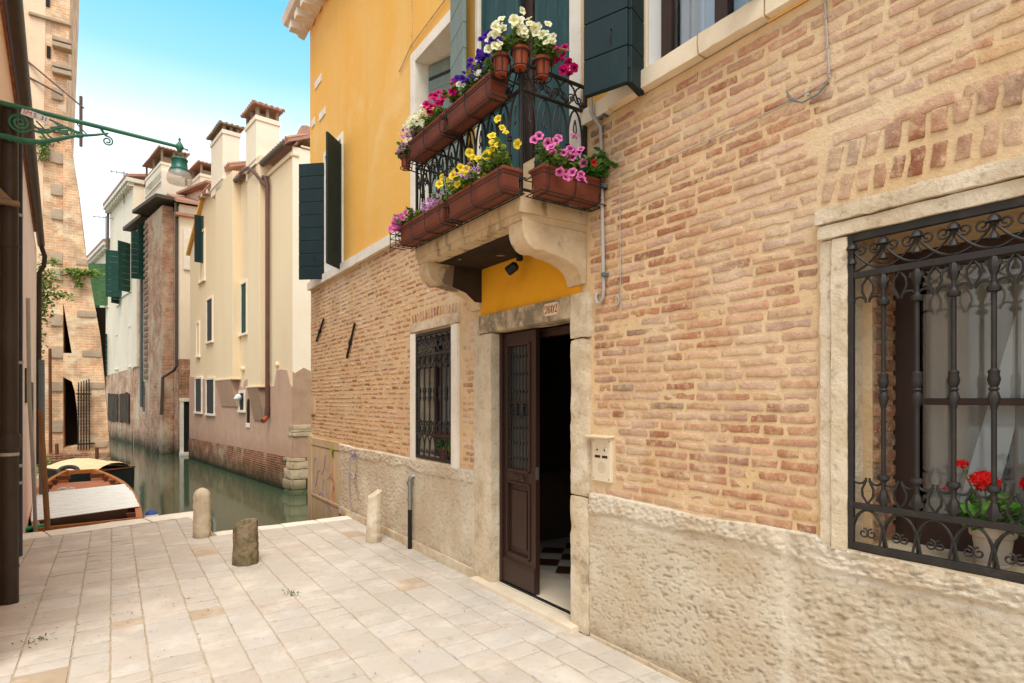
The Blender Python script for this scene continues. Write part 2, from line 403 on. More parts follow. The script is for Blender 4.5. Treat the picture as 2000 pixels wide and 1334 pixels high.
M['petal'] = mat('petal', (1, 1, 1), .6, [], attr=True, spec=.15)
for nm in ('petal', 'leaf'):
    n_ = M[nm].node_tree; p_ = n_.nodes['Principled BSDF']
    out = n_.nodes['Material Output']
    tr = n_.nodes.new('ShaderNodeBsdfTranslucent'); mx = n_.nodes.new('ShaderNodeMixShader'); mx.inputs[0].default_value = .35
    src = p_.inputs['Base Color'].links[0].from_socket
    n_.links.new(src, tr.inputs[0]); n_.links.new(p_.outputs[0], mx.inputs[1]); n_.links.new(tr.outputs[0], mx.inputs[2]); n_.links.new(mx.outputs[0], out.inputs[0])
M['stem'] = mat('stem', C(86, 104, 50), .6, spec=.2)
M['curtain'] = mat('curtain', C(226, 226, 232), .9, [], [(14, .25, .02, (1, 3, .1))], spec=.1)
M['curtainmid'] = mat('curtainmid', C(206, 200, 194), .9, spec=.1)
M['curtaingrey'] = mat('curtaingrey', C(178, 168, 156), .9, [(C(150, 140, 128), 3, .4, .7, .6)], spec=.1)
def glassmat():
    m = bpy.data.materials.new('glass'); m.use_nodes = True; nt = m.node_tree; nt.nodes.clear()
    o = nt.nodes.new('ShaderNodeOutputMaterial'); t = nt.nodes.new('ShaderNodeBsdfTransparent'); g = nt.nodes.new('ShaderNodeBsdfGlossy')
    t.inputs[0].default_value = (.86, .88, .88, 1); g.inputs['Roughness'].default_value = .03
    fr = nt.nodes.new('ShaderNodeLayerWeight'); fr.inputs[0].default_value = .5
    pw = nt.nodes.new('ShaderNodeMath'); pw.operation = 'POWER'; pw.inputs[1].default_value = 3.5; nt.links.new(fr.outputs['Facing'], pw.inputs[0])
    sc = nt.nodes.new('ShaderNodeMath'); sc.operation = 'MULTIPLY_ADD'; sc.inputs[1].default_value = .75; sc.inputs[2].default_value = .04; nt.links.new(pw.outputs[0], sc.inputs[0])
    mx = nt.nodes.new('ShaderNodeMixShader'); nt.links.new(sc.outputs[0], mx.inputs[0]); nt.links.new(t.outputs[0], mx.inputs[1]); nt.links.new(g.outputs[0], mx.inputs[2])
    nt.links.new(mx.outputs[0], o.inputs[0]); return m
M['glass'] = glassmat()
M['darkglass'] = mat('darkglass', C(52, 54, 54), .15, [(C(80, 82, 80), 1.5, .4, .7, .5)], spec=.6)
M['green'] = mat('green', C(46, 112, 84), .5, [(C(80, 150, 118), 10, .5, .75, .5), (C(26, 74, 56), 22, .55, .8, .4)], [(90, .1, .001)], spec=.4)
M['lampgreen'] = mat('lampgreen', C(20, 92, 76), .4, [(C(34, 120, 98), 10, .5, .75, .5)], spec=.45)
M['opal'] = mat('opal', C(214, 204, 194), .25, [], spec=.5)
M['opal'].node_tree.nodes['Principled BSDF'].inputs['Alpha'].default_value = .42
M['brownpipe'] = mat('brownpipe', C(54, 42, 32), .5, [(C(78, 66, 53), 5, .45, .75, .6, (1, 1, .25)), (C(32, 24, 19), 12, .55, .8, .5, (1, 1, .3)), (C(170, 160, 146), 60, .70, .76, .4)], [(80, .08, .001)], spec=.35)
M['bluepipe'] = mat('bluepipe', C(38, 44, 56), .5, [(C(60, 62, 70), 6, .5, .75, .5)], spec=.3)
M['zinc'] = mat('zinc', C(104, 114, 116), .5, [(C(80, 88, 90), 8, .5, .75, .5)], metal=.3, spec=.35)

def ribbon(mb, path, widths, O, U, Vv, N, thick=.002, **k):
    """flat stroke along a 2D path, width varies, raised by thick along N"""
    P = np.asarray(path, float); n = len(P); w = np.full(n, widths, float) if np.isscalar(widths) else np.asarray(widths, float)
    O, U, Vv, N = (np.asarray(a, float) for a in (O, U, Vv, N))
    T = np.zeros_like(P); T[1:-1] = P[2:] - P[:-2]; T[0] = P[1] - P[0]; T[-1] = P[-1] - P[-2]
    T /= np.maximum(np.linalg.norm(T, axis=1, keepdims=True), 1e-9)
    nn = np.stack([-T[:, 1], T[:, 0]], 1)
    V = []
    for i in range(n):
        for sd in (1, -1):
            q = P[i] + nn[i] * sd * w[i] / 2
            V.append(O + q[0] * U + q[1] * Vv + N * thick); V.append(O + q[0] * U + q[1] * Vv)
    F = []
    for i in range(n - 1):
        a, b = i * 4, i * 4 + 4
        F += [(a, b, b + 2, a + 2), (a, a + 1, b + 1, b), (a + 2, b + 2, b + 3, a + 3)]
    mb.add(V, F, **k)
def ell(cx, cy, rx, ry, a0, a1, n):
    return [(cx + rx * math.cos(R(a0 + (a1 - a0) * i / n)), cy + ry * math.sin(R(a0 + (a1 - a0) * i / n))) for i in range(n + 1)]

X0 = 2.70                                     # facade plane
WATER = -0.90
NX, PY, PZ = (-1, 0, 0), (0, 1, 0), (0, 0, 1)

# ================================================================== setting: pavement, quay, water
def quay_y(x):                                # the quay edge: a deeper part on the left, stepped back on the right
    return 9.05 + (x + .92) * .25 if x < .97 else 7.90 + (x - 1.02) * .05
mb = MB(); rng = random.Random(3)
mb.mi = 1
mb.add([(-14, -14, -.0075), (X0, -14, -.0075), (X0, 7.9, -.0075), (1.0, 7.85, -.0075), (1.0, 9.0, -.0075), (-1.5, 8.6, -.0075), (-1.5, 4.4, -.0075), (-14, 4.4, -.0075)], [tuple(range(8))])
mb.mi = 0
x = -1.45; cols = []
while x < 2.66:
    w = rng.uniform(.195, .305)
    if 2.66 - (x + w) < .14: w = 2.665 - x
    cols.append((x, x + w)); x += w
stone_cols = [C(193, 182, 166), C(191, 179, 162), C(189, 178, 161), C(194, 181, 164), C(191, 177, 160), C(187, 175, 158), C(193, 183, 168)]
for ci, (xa, xb) in enumerate(cols):
    xm = (xa + xb) / 2
    yend = quay_y(xm) - (.42 if xm < .97 else .26)
    y = -1.5 + rng.uniform(0, .3)
    while y < yend - .05:
        L = rng.choice([.14, .18, .22, .26, .32, .38]) * rng.uniform(.88, 1.12)
        if yend - (y + L) < .13: L = yend - y
        g = .0022; n = 9
        nearcam = y < 9
        u = np.array([-1, -.975, -.9, -.5, 0, .5, .9, .975, 1]); uu, vv = np.meshgrid(u, u, indexing='ij'); uu, vv = uu.ravel(), vv.ravel()
        su = np.sign(uu) * (1 - (1 - abs(uu)) ** 1.0); sv = vv
        tl = rng.uniform(-.006, .006); tw = rng.uniform(-.0008, .0008)
        hx = (xb - xa) / 2 - g - abs(tw); hy = L / 2 - g * .8
        rr = (1 - .02 * (uu ** 4) * (vv ** 4))
        px = xm + su * hx * rr + tw; py = y + L / 2 + sv * hy * rr + uu * tl
        P = np.stack([px, py, np.zeros_like(px)], 1)
        px = px + .003 * noise3(P, .05, 5) * 2; py = py + .004 * noise3(P, .05, 6) * 2
        edge = np.maximum(abs(uu), abs(vv))
        z = rng.uniform(-.002, .002) + .003 * fbm(P, .16, 9) + .0015 * fbm(P, .03, 2) - .006 * np.clip((edge - .93) / .07, 0, 1) ** 2 * .5 + uu * rng.uniform(-.003, .003) + vv * rng.uniform(-.003, .003)
        z = np.where(edge > .99, z - .008, z)
        c = np.array(rng.choice(stone_cols)) * np.array((.975, 1.0, 1.045)) * rng.uniform(.96, 1.04)
        if rng.random() < .04: c = np.array(C(180, 160, 134)) * rng.uniform(.9, 1.05)
        F = [(i * n + j, (i + 1) * n + j, (i + 1) * n + j + 1, i * n + j + 1) for i in range(n - 1) for j in range(n - 1)]
        mb.add(np.stack([px, py, z], 1), F, col=c)
        y += L
pav = mb.build('pavement', [M['pave'], M['pavejoint']], smooth=True, angle=50); tag(pav, kind='structure')
# white kerb stones along the quay, their sides going down to the water
mb = MB(); rng = random.Random(8)
def kerb(p0, p1, w, n, z=.008):
    p0, p1 = np.array(p0), np.array(p1); d = (p1 - p0); L = np.linalg.norm(d); d /= L
    nin = np.array((d[1], -d[0]))
    cuts = [0] + sorted((i + rng.uniform(-.2, .2)) / n for i in range(1, n)) + [1]
    for a, b in zip(cuts[:-1], cuts[1:]):
        q = MB(); q.rbox(0, (b - a) * L - .006, 0, w - .008, -.3, z + rng.uniform(-.002, .002), res=.09, amp=.003, sc=.1, seed=int(a * 100), rnd=.014)
        V = np.concatenate(q.v); V2 = V.copy()
        V2[:, 0] = p0[0] + d[0] * (V[:, 0] + a * L) + nin[0] * V[:, 1]; V2[:, 1] = p0[1] + d[1] * (V[:, 0] + a * L) + nin[1] * V[:, 1]
        mb.add(V2, q.f, col=np.array((1, 1, 1)) * rng.uniform(.9, 1.05))
kerb((-1.4, quay_y(-1.4)), (.98, quay_y(.969)), .40, 3)
kerb((1.0, quay_y(.969) - .02), (.99, 7.92), .16, 2, .004)
kerb((1.0, 7.89), (2.69, 7.97), .25, 4)
tag(mb.build('quay_kerb', [M['istria']], smooth=True, angle=50), kind='structure')
M['quaywall'] = mat('quaywall', C(150, 128, 100), .9, [(C(110, 92, 70), 4, .4, .7, .7)], [(30, .5, .01)], extra=zband(-.85, -.35, C(46, 52, 34), .9, 4, .2), spec=.15)
mb = MB()
mb.add([(-1.4, 8.9, -.29), (.94, quay_y(.95) - .03, -.29), (.96, 7.94, -.29), (2.7, 8.0, -.29), (2.7, 8.0, -2), (.96, 7.94, -2), (.94, quay_y(.95) - .03, -2), (-1.4, 8.9, -2)],
       [(0, 1, 6, 7), (1, 2, 5, 6), (2, 3, 4, 5)])
tag(mb.build('quay_wall', [M['quaywall']]), kind='structure')
def watermat():
    m = bpy.data.materials.new('water'); m.use_nodes = True; nt = m.node_tree; p = nt.nodes['Principled BSDF']
    p.inputs['Base Color'].default_value = (*C(60, 76, 55), 1); p.inputs['Roughness'].default_value = .07
    p.inputs['IOR'].default_value = 1.33; p.inputs['Specular IOR Level'].default_value = .6
    g = nt.nodes.new('ShaderNodeNewGeometry')
    b = nt.nodes.new('ShaderNodeBump'); b.inputs['Strength'].default_value = .10; b.inputs['Distance'].default_value = .03
    nt.links.new(_noise(nt, _scalevec(nt, g.outputs['Position'], (1, .6, 1)), 2.2, 3, .5), b.inputs['Height'])
    nt.links.new(b.outputs[0], p.inputs['Normal']); return m
M['water'] = watermat()
mb = MB(); mb.sheet((0, 0, WATER), (1, 0, 0), (0, 1, 0), [-60, 80], [7.5, 200])
tag(mb.build('water', [M['water']]), kind='structure')
mb = MB(); mb.sheet((0, 0, -2.0), (1, 0, 0), (0, 1, 0), [-400, 400], [-400, 600])
tag(mb.build('ground', [M['soil']]), kind='structure')

# ================================================================== the main house
house = thing('corner_house', 'brick and yellow plaster house with flower balcony above its dark open door', 'house', (X0, 6, 0))
HOLES = [(3.197, 4.25, -.02, 2.17), (4.98, 5.79, .98, 2.30), (.02, 1.31, .95, 2.32)]
mb = MB()
mb.sheet((X0, 0, 0), PY, PZ, [-4, 9.88], [-1.4, 3.47], HOLES, mi=0)
# end walls, so the house is a closed body from other sides
mb.box(2.705, 9, 9.86, 9.885, -1.4, 3.47, mi=0)
# bricks one by one
rng = random.Random(11)
pal = [C(194, 148, 114), C(184, 134, 102), C(202, 160, 124), C(190, 142, 112), C(176, 122, 90), C(198, 156, 124), C(190, 156, 126), C(168, 114, 84), C(202, 164, 130), C(184, 136, 106), C(196, 158, 134), C(180, 140, 118)]
dark = [C(158, 104, 78), C(168, 114, 84), C(150, 102, 80), C(174, 124, 92), C(146, 116, 96)]
gold = [C(196, 156, 112), C(186, 144, 102)]
def brick(cy, cz, w, h, rot=0.0, col=None, hm=None, nu=11, nv=6):
    ku = np.array([-1, -.978, -.88, -.6, -.3, 0, .3, .6, .88, .978, 1]) if nu > 8 else np.array([-1, -.95, -.6, 0, .6, .95, 1])
    kv = np.array([-1, -.91, -.55, 0, .55, .91, 1]) if nu > 8 else np.array([-1, -.82, 0, .82, 1])
    nu, nv = len(ku), len(kv)
    uu, vv = np.meshgrid(ku, kv, indexing='ij'); uu, vv = uu.ravel(), vv.ravel()
    sk = rng.uniform(-.06, .06); k = 1 - .03 * (abs(uu) ** 8) * (abs(vv) ** 3)
    a = uu * w / 2 * k + sk * vv * h * .5; b = vv * h / 2 * k
    ca, sa = math.cos(rot), math.sin(rot)
    Y = cy + a * ca - b * sa; Z = cz + a * sa + b * ca
    P = np.stack([np.full_like(Y, rng.random() * 9), Y, Z], 1)
    Y = Y + .008 * 2 * noise3(P, .035, 1); Z = Z + .0055 * 2 * noise3(P, .032, 2) + .003 * 2 * noise3(P, .12, 22)
    hm = hm if hm is not None else rng.uniform(.003, .0075) * (1 if cy < 4 else .4)
    e = np.where((abs(uu) > .99) | (abs(vv) > .99), 0.0, np.where((abs(uu) > .93) | (abs(vv) > .8), .84, 1.0))
    chip = np.clip(noise3(P, .045, 33) - .16, 0, 1) * 3.0
    ht = -.006 + (hm + .006) * e - .007 * chip * (e > 0) + .003 * fbm(P, .025, 3) * e + rng.uniform(-.0015, .0015) * uu
    V = np.stack([X0 - ht, Y, Z], 1)
    F = [(i * nv + j, i * nv + j + 1, (i + 1) * nv + j + 1, (i + 1) * nv + j) for i in range(nu - 1) for j in range(nv - 1)]
    if col is None:
        r = rng.random()
        col = rng.choice(pal) if r < .86 else (rng.choice(dark) if r < .95 else rng.choice(gold))
        col = np.array(col) * rng.uniform(.84, 1.10) * (1 if cy < 4 else 1.10)
    mb.add(V, F, col=col, mi=1)
NOB = [(2.99, 4.57, -1, 2.42), (4.80, 5.95, -1, 2.56), (3.03, 4.64, 2.28, 3.0), (3.03, 4.84, 2.70, 3.6), (-.125, 1.455, -1, 2.80), (2.785, 3.03, 1.02, 1.40), (8.30, 9.9, -1, .99)]
z = .965; row = 0
while z < 3.40:
    h = .0570 + rng.uniform(-.002, .002)
    y = -2.6 + rng.uniform(0, .2)
    while y < 9.86:
        w = rng.choice([.25, .25, .24, .26, .125, .22, .17]) * rng.uniform(.93, 1.06)
        a, b = y + .009, y + w - .009
        zt = z + (.012 if y < 3 else 0)
        for (ya, yb, za, zb) in NOB:
            if za < z < zb:
                if ya < a < yb: a = yb + .008
                if ya < b < yb: b = ya - .008
                if a < ya and b > yb: b = ya - .008
        if b > 9.86: b = 9.855
        if b - a > .05:
            br = rng.random()
            brick((a + b) / 2, z + h / 2 - .0, b - a, h - .0170 + rng.uniform(-.006, .004), rng.uniform(-.012, .012), hm=None if br > .05 else rng.uniform(.0, .003), nu=9 if y < 4.6 else 6, nv=5 if y < 4.6 else 4)
        y += w
    z += h; row += 1
# relieving arches: bricks on edge
for ring in (0, 1):
    y = 1.41 - ring * .03
    while y > -.12:
        w = .056 * rng.uniform(.85, 1.2); bow = math.cos((y - .65) / 1.0)
        brick(y, 2.535 + ring * .125 + .05 * bow * (1 + .4 * ring) + rng.uniform(-.008, .008) - .02, .112 * rng.uniform(.8, 1.05), w * .95, R(90) + (y - .65) * .25 + rng.uniform(-.07, .07), np.array(rng.choice(dark + dark + pal[:4] + gold)) * rng.uniform(.75, 1.0), rng.uniform(.005, .010))
        y -= w + rng.uniform(.012, .03)
    y = 1.40
y = 1.40
while y > -.06:
    w = rng.uniform(.16, .27); brick(y - w / 2, 2.775 + .0, w - .02, .055, rng.uniform(-.03, .03), np.array(rng.choice(pal)) * rng.uniform(.9, 1.05)); y -= w
for i in range(17):
    cy = 4.86 + i * .064; t = (cy - 5.38) / .55
    brick(cy, 2.49 - .03 * t * t, .105 * rng.uniform(.8, 1.05), .046, R(90) + t * -.3, np.array(rng.choice(pal + dark)) * rng.uniform(.85, 1.05), rng.uniform(.004, .009), 6, 4)
mb.build('brick_wall', [M['mortar'], M['brick']], house, smooth=True, angle=60, fix=False)

# yellow plaster storey
YH = [(8.29, 9.05, 3.46, 5.3), (4.85, 5.80, 3.46, 5.22), (3.22, 4.47, 2.90, 5.45), (1.71, 2.50, 3.46, 5.25)]
mb = MB()
mb.sheet((X0 - .006, 0, 0), PY, PZ, [-4, 3.05, 4.95, 9.90], [3.47, 7.75], YH)
mb.sheet((X0 - .004, 0, 0), PY, PZ, [3.05, 4.95], [2.90, 3.47], [(3.22, 4.47, 2.80, 3.6)])
mb.box(2.70, 9, 9.84, 9.90, 3.47, 7.75)
mb.box(2.70, 9, -4.0, 9.84, 7.75, 7.9)
# small raised drip ledges on the corner
mb.build('plaster_wall', [M['yellow']], house)
for y, z, w in ((9.42, 6.62, .34), (9.70, 6.08, .18), (9.20, 6.02, .32)):
    mb = MB(); mb.box(X0 - .02, X0 + .02, y - w / 2, y + w / 2, z - .06, z + .06)
    mb.build('corner_stone', [M['istria']], house, bevel=.006)
mb = MB(); mb.box(X0 - .010, X0 + .004, 3.12, 4.46, 2.325, 2.80)
mb.build('ochre_panel', [M['ochre']], house)
# cornice with dentils
mb = MB()
mb.prism([(0, 7.70), (.10, 7.72), (.16, 7.80), (.34, 7.84), (.38, 7.95), (0, 7.95)], (X0, -4, 0), (-1, 0, 0), (0, 0, 1), (0, 14.28, 0))
for i in range(26): mb.box(X0 - .30, X0 - .02, 10.1 - i * .36 - .16, 10.1 - i * .36, 7.66, 7.79)
mb.build('cornice', [M['istria']], house, bevel=.008)
# stone band and sills
mb = MB()
for a, b in ((4.95, 6.1), (6.105, 7.6), (7.605, 8.7), (8.705, 9.915)):
    mb.rbox(X0 - .055, X0 + .02, a, b, 3.388, 3.512, res=.12, amp=.002, rnd=.008)
mb.build_each('stone_band', [M['istria']], house, smooth=True)
mb = MB()
mb.rbox(X0 - .05, X0 + .1, 2.80, 3.07, 3.468, 3.575, res=.06, amp=.002, rnd=.006)
mb.rbox(X0 - .065, X0 + .1, 2.09, 2.795, 3.475, 3.588, res=.05, amp=.003, sc=.06, rnd=.008)
mb.rbox(X0 - .065, X0 + .1, 1.70, 2.085, 3.478, 3.590, res=.05, amp=.003, sc=.06, rnd=.008)
mb.rbox(X0 - .055, X0 + .1, .2, 1.695, 3.482, 3.64, res=.08, amp=.002, rnd=.008)
mb.build_each('window_sill', [M['sill']], house, smooth=True)

# roughcast plinth
def roughcast(mb, y0, y1, z0, z1, res, chunk):
    ny = int((y1 - y0) / res); nz = int((z1 - z0) / res)
    Y, Z = np.meshgrid(np.linspace(y0, y1, ny + 1), np.linspace(z0, z1, nz + 1), indexing='ij'); Y, Z = Y.ravel(), Z.ravel()
    P = np.stack([np.zeros_like(Y), Y * .75 + .55 * Z, Z * 1.15], 1)
    n1 = noise3(P, .024, 4) + .8 * noise3(P, .0135, 5); n2 = noise3(P, .021, 6) + .9 * noise3(P, .0115, 7); n3 = noise3(P, .4, 8)
    ck = chunk(Y)
    pt_ = np.clip(-n2 - .12, 0, .5); fade = .45 + .9 * np.clip(noise3(P, .5, 41) + .4, 0, 1)
    d = .022 + ck * .0062 * np.clip(n1, -.6, .6) + fade * ((1 - ck * .6) * .0022 * n2 - .0085 * pt_) + .009 * n3
    rim = np.clip((Z - (z1 - .13 + .03 * noise3(P, .25, 12) * 2)) / .03, 0, 1)
    d = d + rim * (.012 + .008 * n1)
    joint = np.exp(-((Y - 1.60 - .015 * noise3(P, .2, 13)) / .035) ** 2) + .8 * np.exp(-((Z - (z1 - .15)) / .018) ** 2) * (Y < 2.9)
    joint = np.clip(joint, 0, 1)
    d = d * (1 - .6 * joint) + .010 * joint
    topj = .03 * 2 * noise3(P, .3, 15)
    Zo = Z + np.where(Z > z1 - .02, topj * .6, 0) - .035 * np.clip((1.46 - Y) / .06, 0, 1) * np.clip((Y + .14) / .06, 0, 1) * np.clip((Z - z1 + .15) / .15, 0, 1)
    d = np.where(Z > z1 - res * .5, -.004, d); d = np.where((Y > y1 - res * .5) | (Y < y0 + res * .5), -.003, d)
    col = np.ones((len(Y), 3)) * (1.0 + .10 * np.clip(n1 * ck, -.8, .5)[:, None] - (.75 * fade * pt_)[:, None]) * np.array([1, .99, .97])
    w = (joint * .9 + rim * .35)[:, None]
    col = col * (1 - w) + np.array((1.20, 1.25, 1.34)) * w
    patch = np.clip((noise3(P, .8, 21) - .18) * 5, 0, 1)[:, None] * .5
    col = col * (1 - patch) + col * np.array((1.08, 1.1, 1.14)) * patch
    wp = np.exp(-(((Y - 1.40) / .12) ** 2 + ((Z - .86) / .07) ** 2) ** 2)[:, None]; col = col * (1 - wp) + np.array((1.22, 1.26, 1.34)) * wp; d = d * (1 - .5 * wp[:, 0]) + .014 * wp[:, 0]
    nzz = nz + 1
    F = [(i * nzz + j, i * nzz + j + 1, (i + 1) * nzz + j + 1, (i + 1) * nzz + j) for i in range(ny) for j in range(nz)]
    mb.add(np.stack([X0 - d, Y, Zo], 1), F, col=col)
mb = MB()
roughcast(mb, .2, 3.02, 0, .965, .0062, lambda Y: np.clip((1.75 - Y) / .25, .12, 1))
mb.build('roughcast_plinth', [M['roughcast']], house, smooth=True, angle=180, fix=False)
mb = MB(); roughcast(mb, -4, .2, 0, .965, .022, lambda Y: Y * 0 + 1)
mb.build('roughcast_plinth', [M['roughcast']], house, smooth=True, angle=180, fix=False)
mb = MB(); roughcast(mb, 4.56, 8.34, 0, .965, .0095, lambda Y: np.clip((Y - 5.9) / .4, .15, .9))
mb.build('roughcast_plinth', [M['roughcast']], house, smooth=True, angle=180, fix=False)
mb = MB()
for a, b in ((4.56, 5.6), (5.603, 6.9), (6.903, 8.33)): mb.rbox(X0 - .045, X0, a, b, -.02, .088, res=.07, amp=.004, rnd=.012)
mb.rbox(X0 - .035, X0, -1, 3.0, -.02, .02, res=.1, amp=.004, rnd=.01)
mb.build_each('skirting', [M['jamb']], house, smooth=True)
mb = MB()
mb.rbox(X0 - .03, X0 + .02, 8.345, 9.87, -1.3, .86, res=.12, amp=.002, rnd=.01)
mb.rbox(X0 - .04, X0 + .02, 8.335, 9.87, .865, .985, res=.1, amp=.002, rnd=.012)
mb.rbox(X0 - .045, X0 - .012, 8.34, 9.70, .055, .095, res=.1, amp=.002, rnd=.01)
mb.rbox(X0 - .045, X0 + .02, 9.70, 9.92, -1.3, 1.02, res=.1, amp=.002, rnd=.014)
mb.rbox(X0 - .03, X0 + .02, 9.60, 9.91, 1.35, 1.62, res=.08, amp=.004, rnd=.014)
mb.build_each('stone_panel', [M['panel']], house, smooth=True)
# graffiti: sprayed scribbles on the stone panel and roughcast
M['gviolet'] = mat('gviolet', C(148, 130, 172), .9, [(C(200, 178, 150), 24, .44, .66, .75)], spec=.1)
M['gorange'] = mat('gorange', C(220, 126, 74), .9, [(C(206, 170, 126), 24, .44, .66, .85)], spec=.1)
M['ggreen'] = mat('ggreen', C(164, 178, 60), .9, [(C(206, 176, 130), 24, .48, .7, .7)], spec=.1)
GR = MB()
def gr(path, w, x=X0 - .0325, mi=0): ribbon(GR, path, w, (x, 0, 0), PY, PZ, NX, .0015, mi=mi)
gr(ell(9.50, .45, .10, .22, 40, 400, 22), .018)
gr([(9.50, .22), (9.44, .30), (9.36, .46), (9.26, .50), (9.16, .44), (9.08, .50), (9.0, .60), (8.92, .52)], .018)
gr(ell(9.02, .22, .10, .16, -30, 330, 18), .018)
gr([(9.05, .55), (9.02, .70), (8.95, .76), (9.0, .58), (8.88, .54)], .014)
gr([(9.62, .14), (9.4, .06), (9.2, .16), (9.02, .06), (8.8, .0), (8.62, -.06)], .03)
gr([(8.9, .40), (8.78, .44), (8.66, .52)], .014)
gr([(8.64, .72), (8.62, .5), (8.60, .34), (8.54, .30), (8.62, .24), (8.60, .02)], [.02, .03, .035, .06, .03, .012], mi=1)
gr([(8.74, .42), (8.66, .46), (8.58, .40), (8.52, .36)], .03, mi=1)
gr([(8.56, .34), (8.54, .1), (8.53, -.02)], [.03, .02, .01], mi=1)
gr([(8.66, .93), (8.62, .82), (8.56, .78)], [.03, .10, .05], X0 - .0425, mi=2)
gr([(8.60, .98), (8.58, .86), (8.60, .74)], [.02, .05, .02], X0 - .0425, mi=2)
for pth in (ell(7.72, .68, .14, .16, 0, 350, 20), [(7.86, .6), (7.84, .3), (7.75, .1), (7.55, .12)], [(7.6, .62), (7.58, .4), (7.5, .3)], [(7.82, .92), (7.7, .84), (7.6, .9), (7.5, .82)]):
    gr(pth, .022, X0 - .044)
for k_, ya, yb in ((0, 0, 8.3), (0, 8.3, 10), (1, 0, 10), (2, 0, 10)):
    q = MB(); nv = np.concatenate(GR.v)
    for f, m in zip(GR.f, GR.m):
        if m == k_ and ya < nv[f[0]][1] < yb: q.add([nv[i] for i in f], [tuple(range(len(f)))])
    q.build('graffiti', [M[('gviolet', 'gorange', 'ggreen')[k_]]], house)

# ---------------- door: stone frame, lintel with number, threshold, hall, leaf
mb = MB()
mb.rbox(X0 - .035, X0 + .14, 4.25, 4.46, 0, 2.165, res=.05, amp=.004, sc=.09, rnd=.012)
mb.rbox(X0 - .022, X0 + .05, 4.462, 4.565, 0, 2.33, res=.05, amp=.005, sc=.07, rnd=.01)
mb.rbox(X0 - .040, X0 + .18, 3.015, 3.197, 0, .93, res=.04, amp=.006, sc=.07, rnd=.012)
mb.rbox(X0 - .038, X0 + .18, 3.020, 3.197, .935, 2.02, res=.04, amp=.006, sc=.07, rnd=.012)
mb.rbox(X0 - .044, X0 + .18, 3.005, 3.197, 2.025, 2.335, res=.04, amp=.005, sc=.07, rnd=.012)
mb.build_each('door_jamb', [M['jamb']], house, smooth=True)
lin = MB(); lin.rbox(X0 - .034, X0 + .16, 3.20, 4.46, 2.172, 2.332, res=.045, amp=.003, sc=.08, rnd=.008)
lin = lin.build('door_lintel', [M['lintel']], house, smooth=True)
# house number 2602 on a cartouche
mb = MB()
cy, cz = 3.415, 2.262; U = np.array((0, -1, 0)); O = np.array((X0 - .040, cy, cz))
mb.prism([(-.095 + .028 * (1 - math.cos(t)), .046 * math.sin(t)) for t in [R(a) for a in range(-90, 91, 15)][::-1]][::-1] + [(.095 - .028 * (1 - math.cos(t)), .046 * math.sin(t)) for t in [R(a) for a in range(90, -91, -15)]], O, U, PZ, (.006, 0, 0), mi=0)
def dig(pth, w): ribbon(mb, pth, w, O, U, PZ, NX, .0015, mi=1)
def two(x): 
    dig(ell(x, .012, .013, .018, 200, -40, 12), [.006, .009, .008, .005, .003, .003, .004, .006, .009, .010, .008, .006, .005]); dig([(x + .010, .0), (x, -.014), (x - .012, -.024)], [.006, .004, .003])
    dig([(x - .014, -.026), (x - .004, -.022), (x + .006, -.026), (x + .015, -.018)], [.003, .009, .009, .004])
def zero(x): 
    for s in (1, -1): dig(ell(x, 0, .012 * s, .030, -84, 84, 12), [.002, .004, .006, .008, .010, .011, .011, .011, .010, .008, .006, .004, .002])
def six(x):
    dig(ell(x, 0, -.012, .030, -84, 70, 12), [.002, .004, .006, .008, .010, .011, .011, .011, .010, .008, .006, .004, .003]); dig(ell(x, -.013, .012, .016, -84, 120, 12), [.002, .004, .007, .009, .010, .010, .009, .007, .005, .004, .003, .002, .002]); dig(ell(x + .008, .018, .004, .005, 0, 360, 8), .005)
two(-.058); six(-.020); zero(.019); two(.058)
for s in (1, -1): dig([(s * (.088 - .02 * (1 - math.cos(R(a)))), .042 * math.sin(R(a))) for a in range(-70, 71, 14)], .0025)
mb.build('house_number', [M['plate'], M['numred']], lin)
mb = MB()
mb.rbox(X0 - .11, X0 + .03, 3.10, 4.50, -.02, .038, res=.07, amp=.003, rnd=.012)
mb.rbox(X0 + .032, 3.28, 3.10, 4.50, -.05, .040, res=.1, amp=.001, rnd=.006)
th = mb.build_each('threshold', [M['marble']], house, smooth=True)[1]
mb = MB(); mb.box(X0 + .045, X0 + .075, 3.205, 4.24, .038, .047); mb.build('metal_strip', [M['strip']], th)
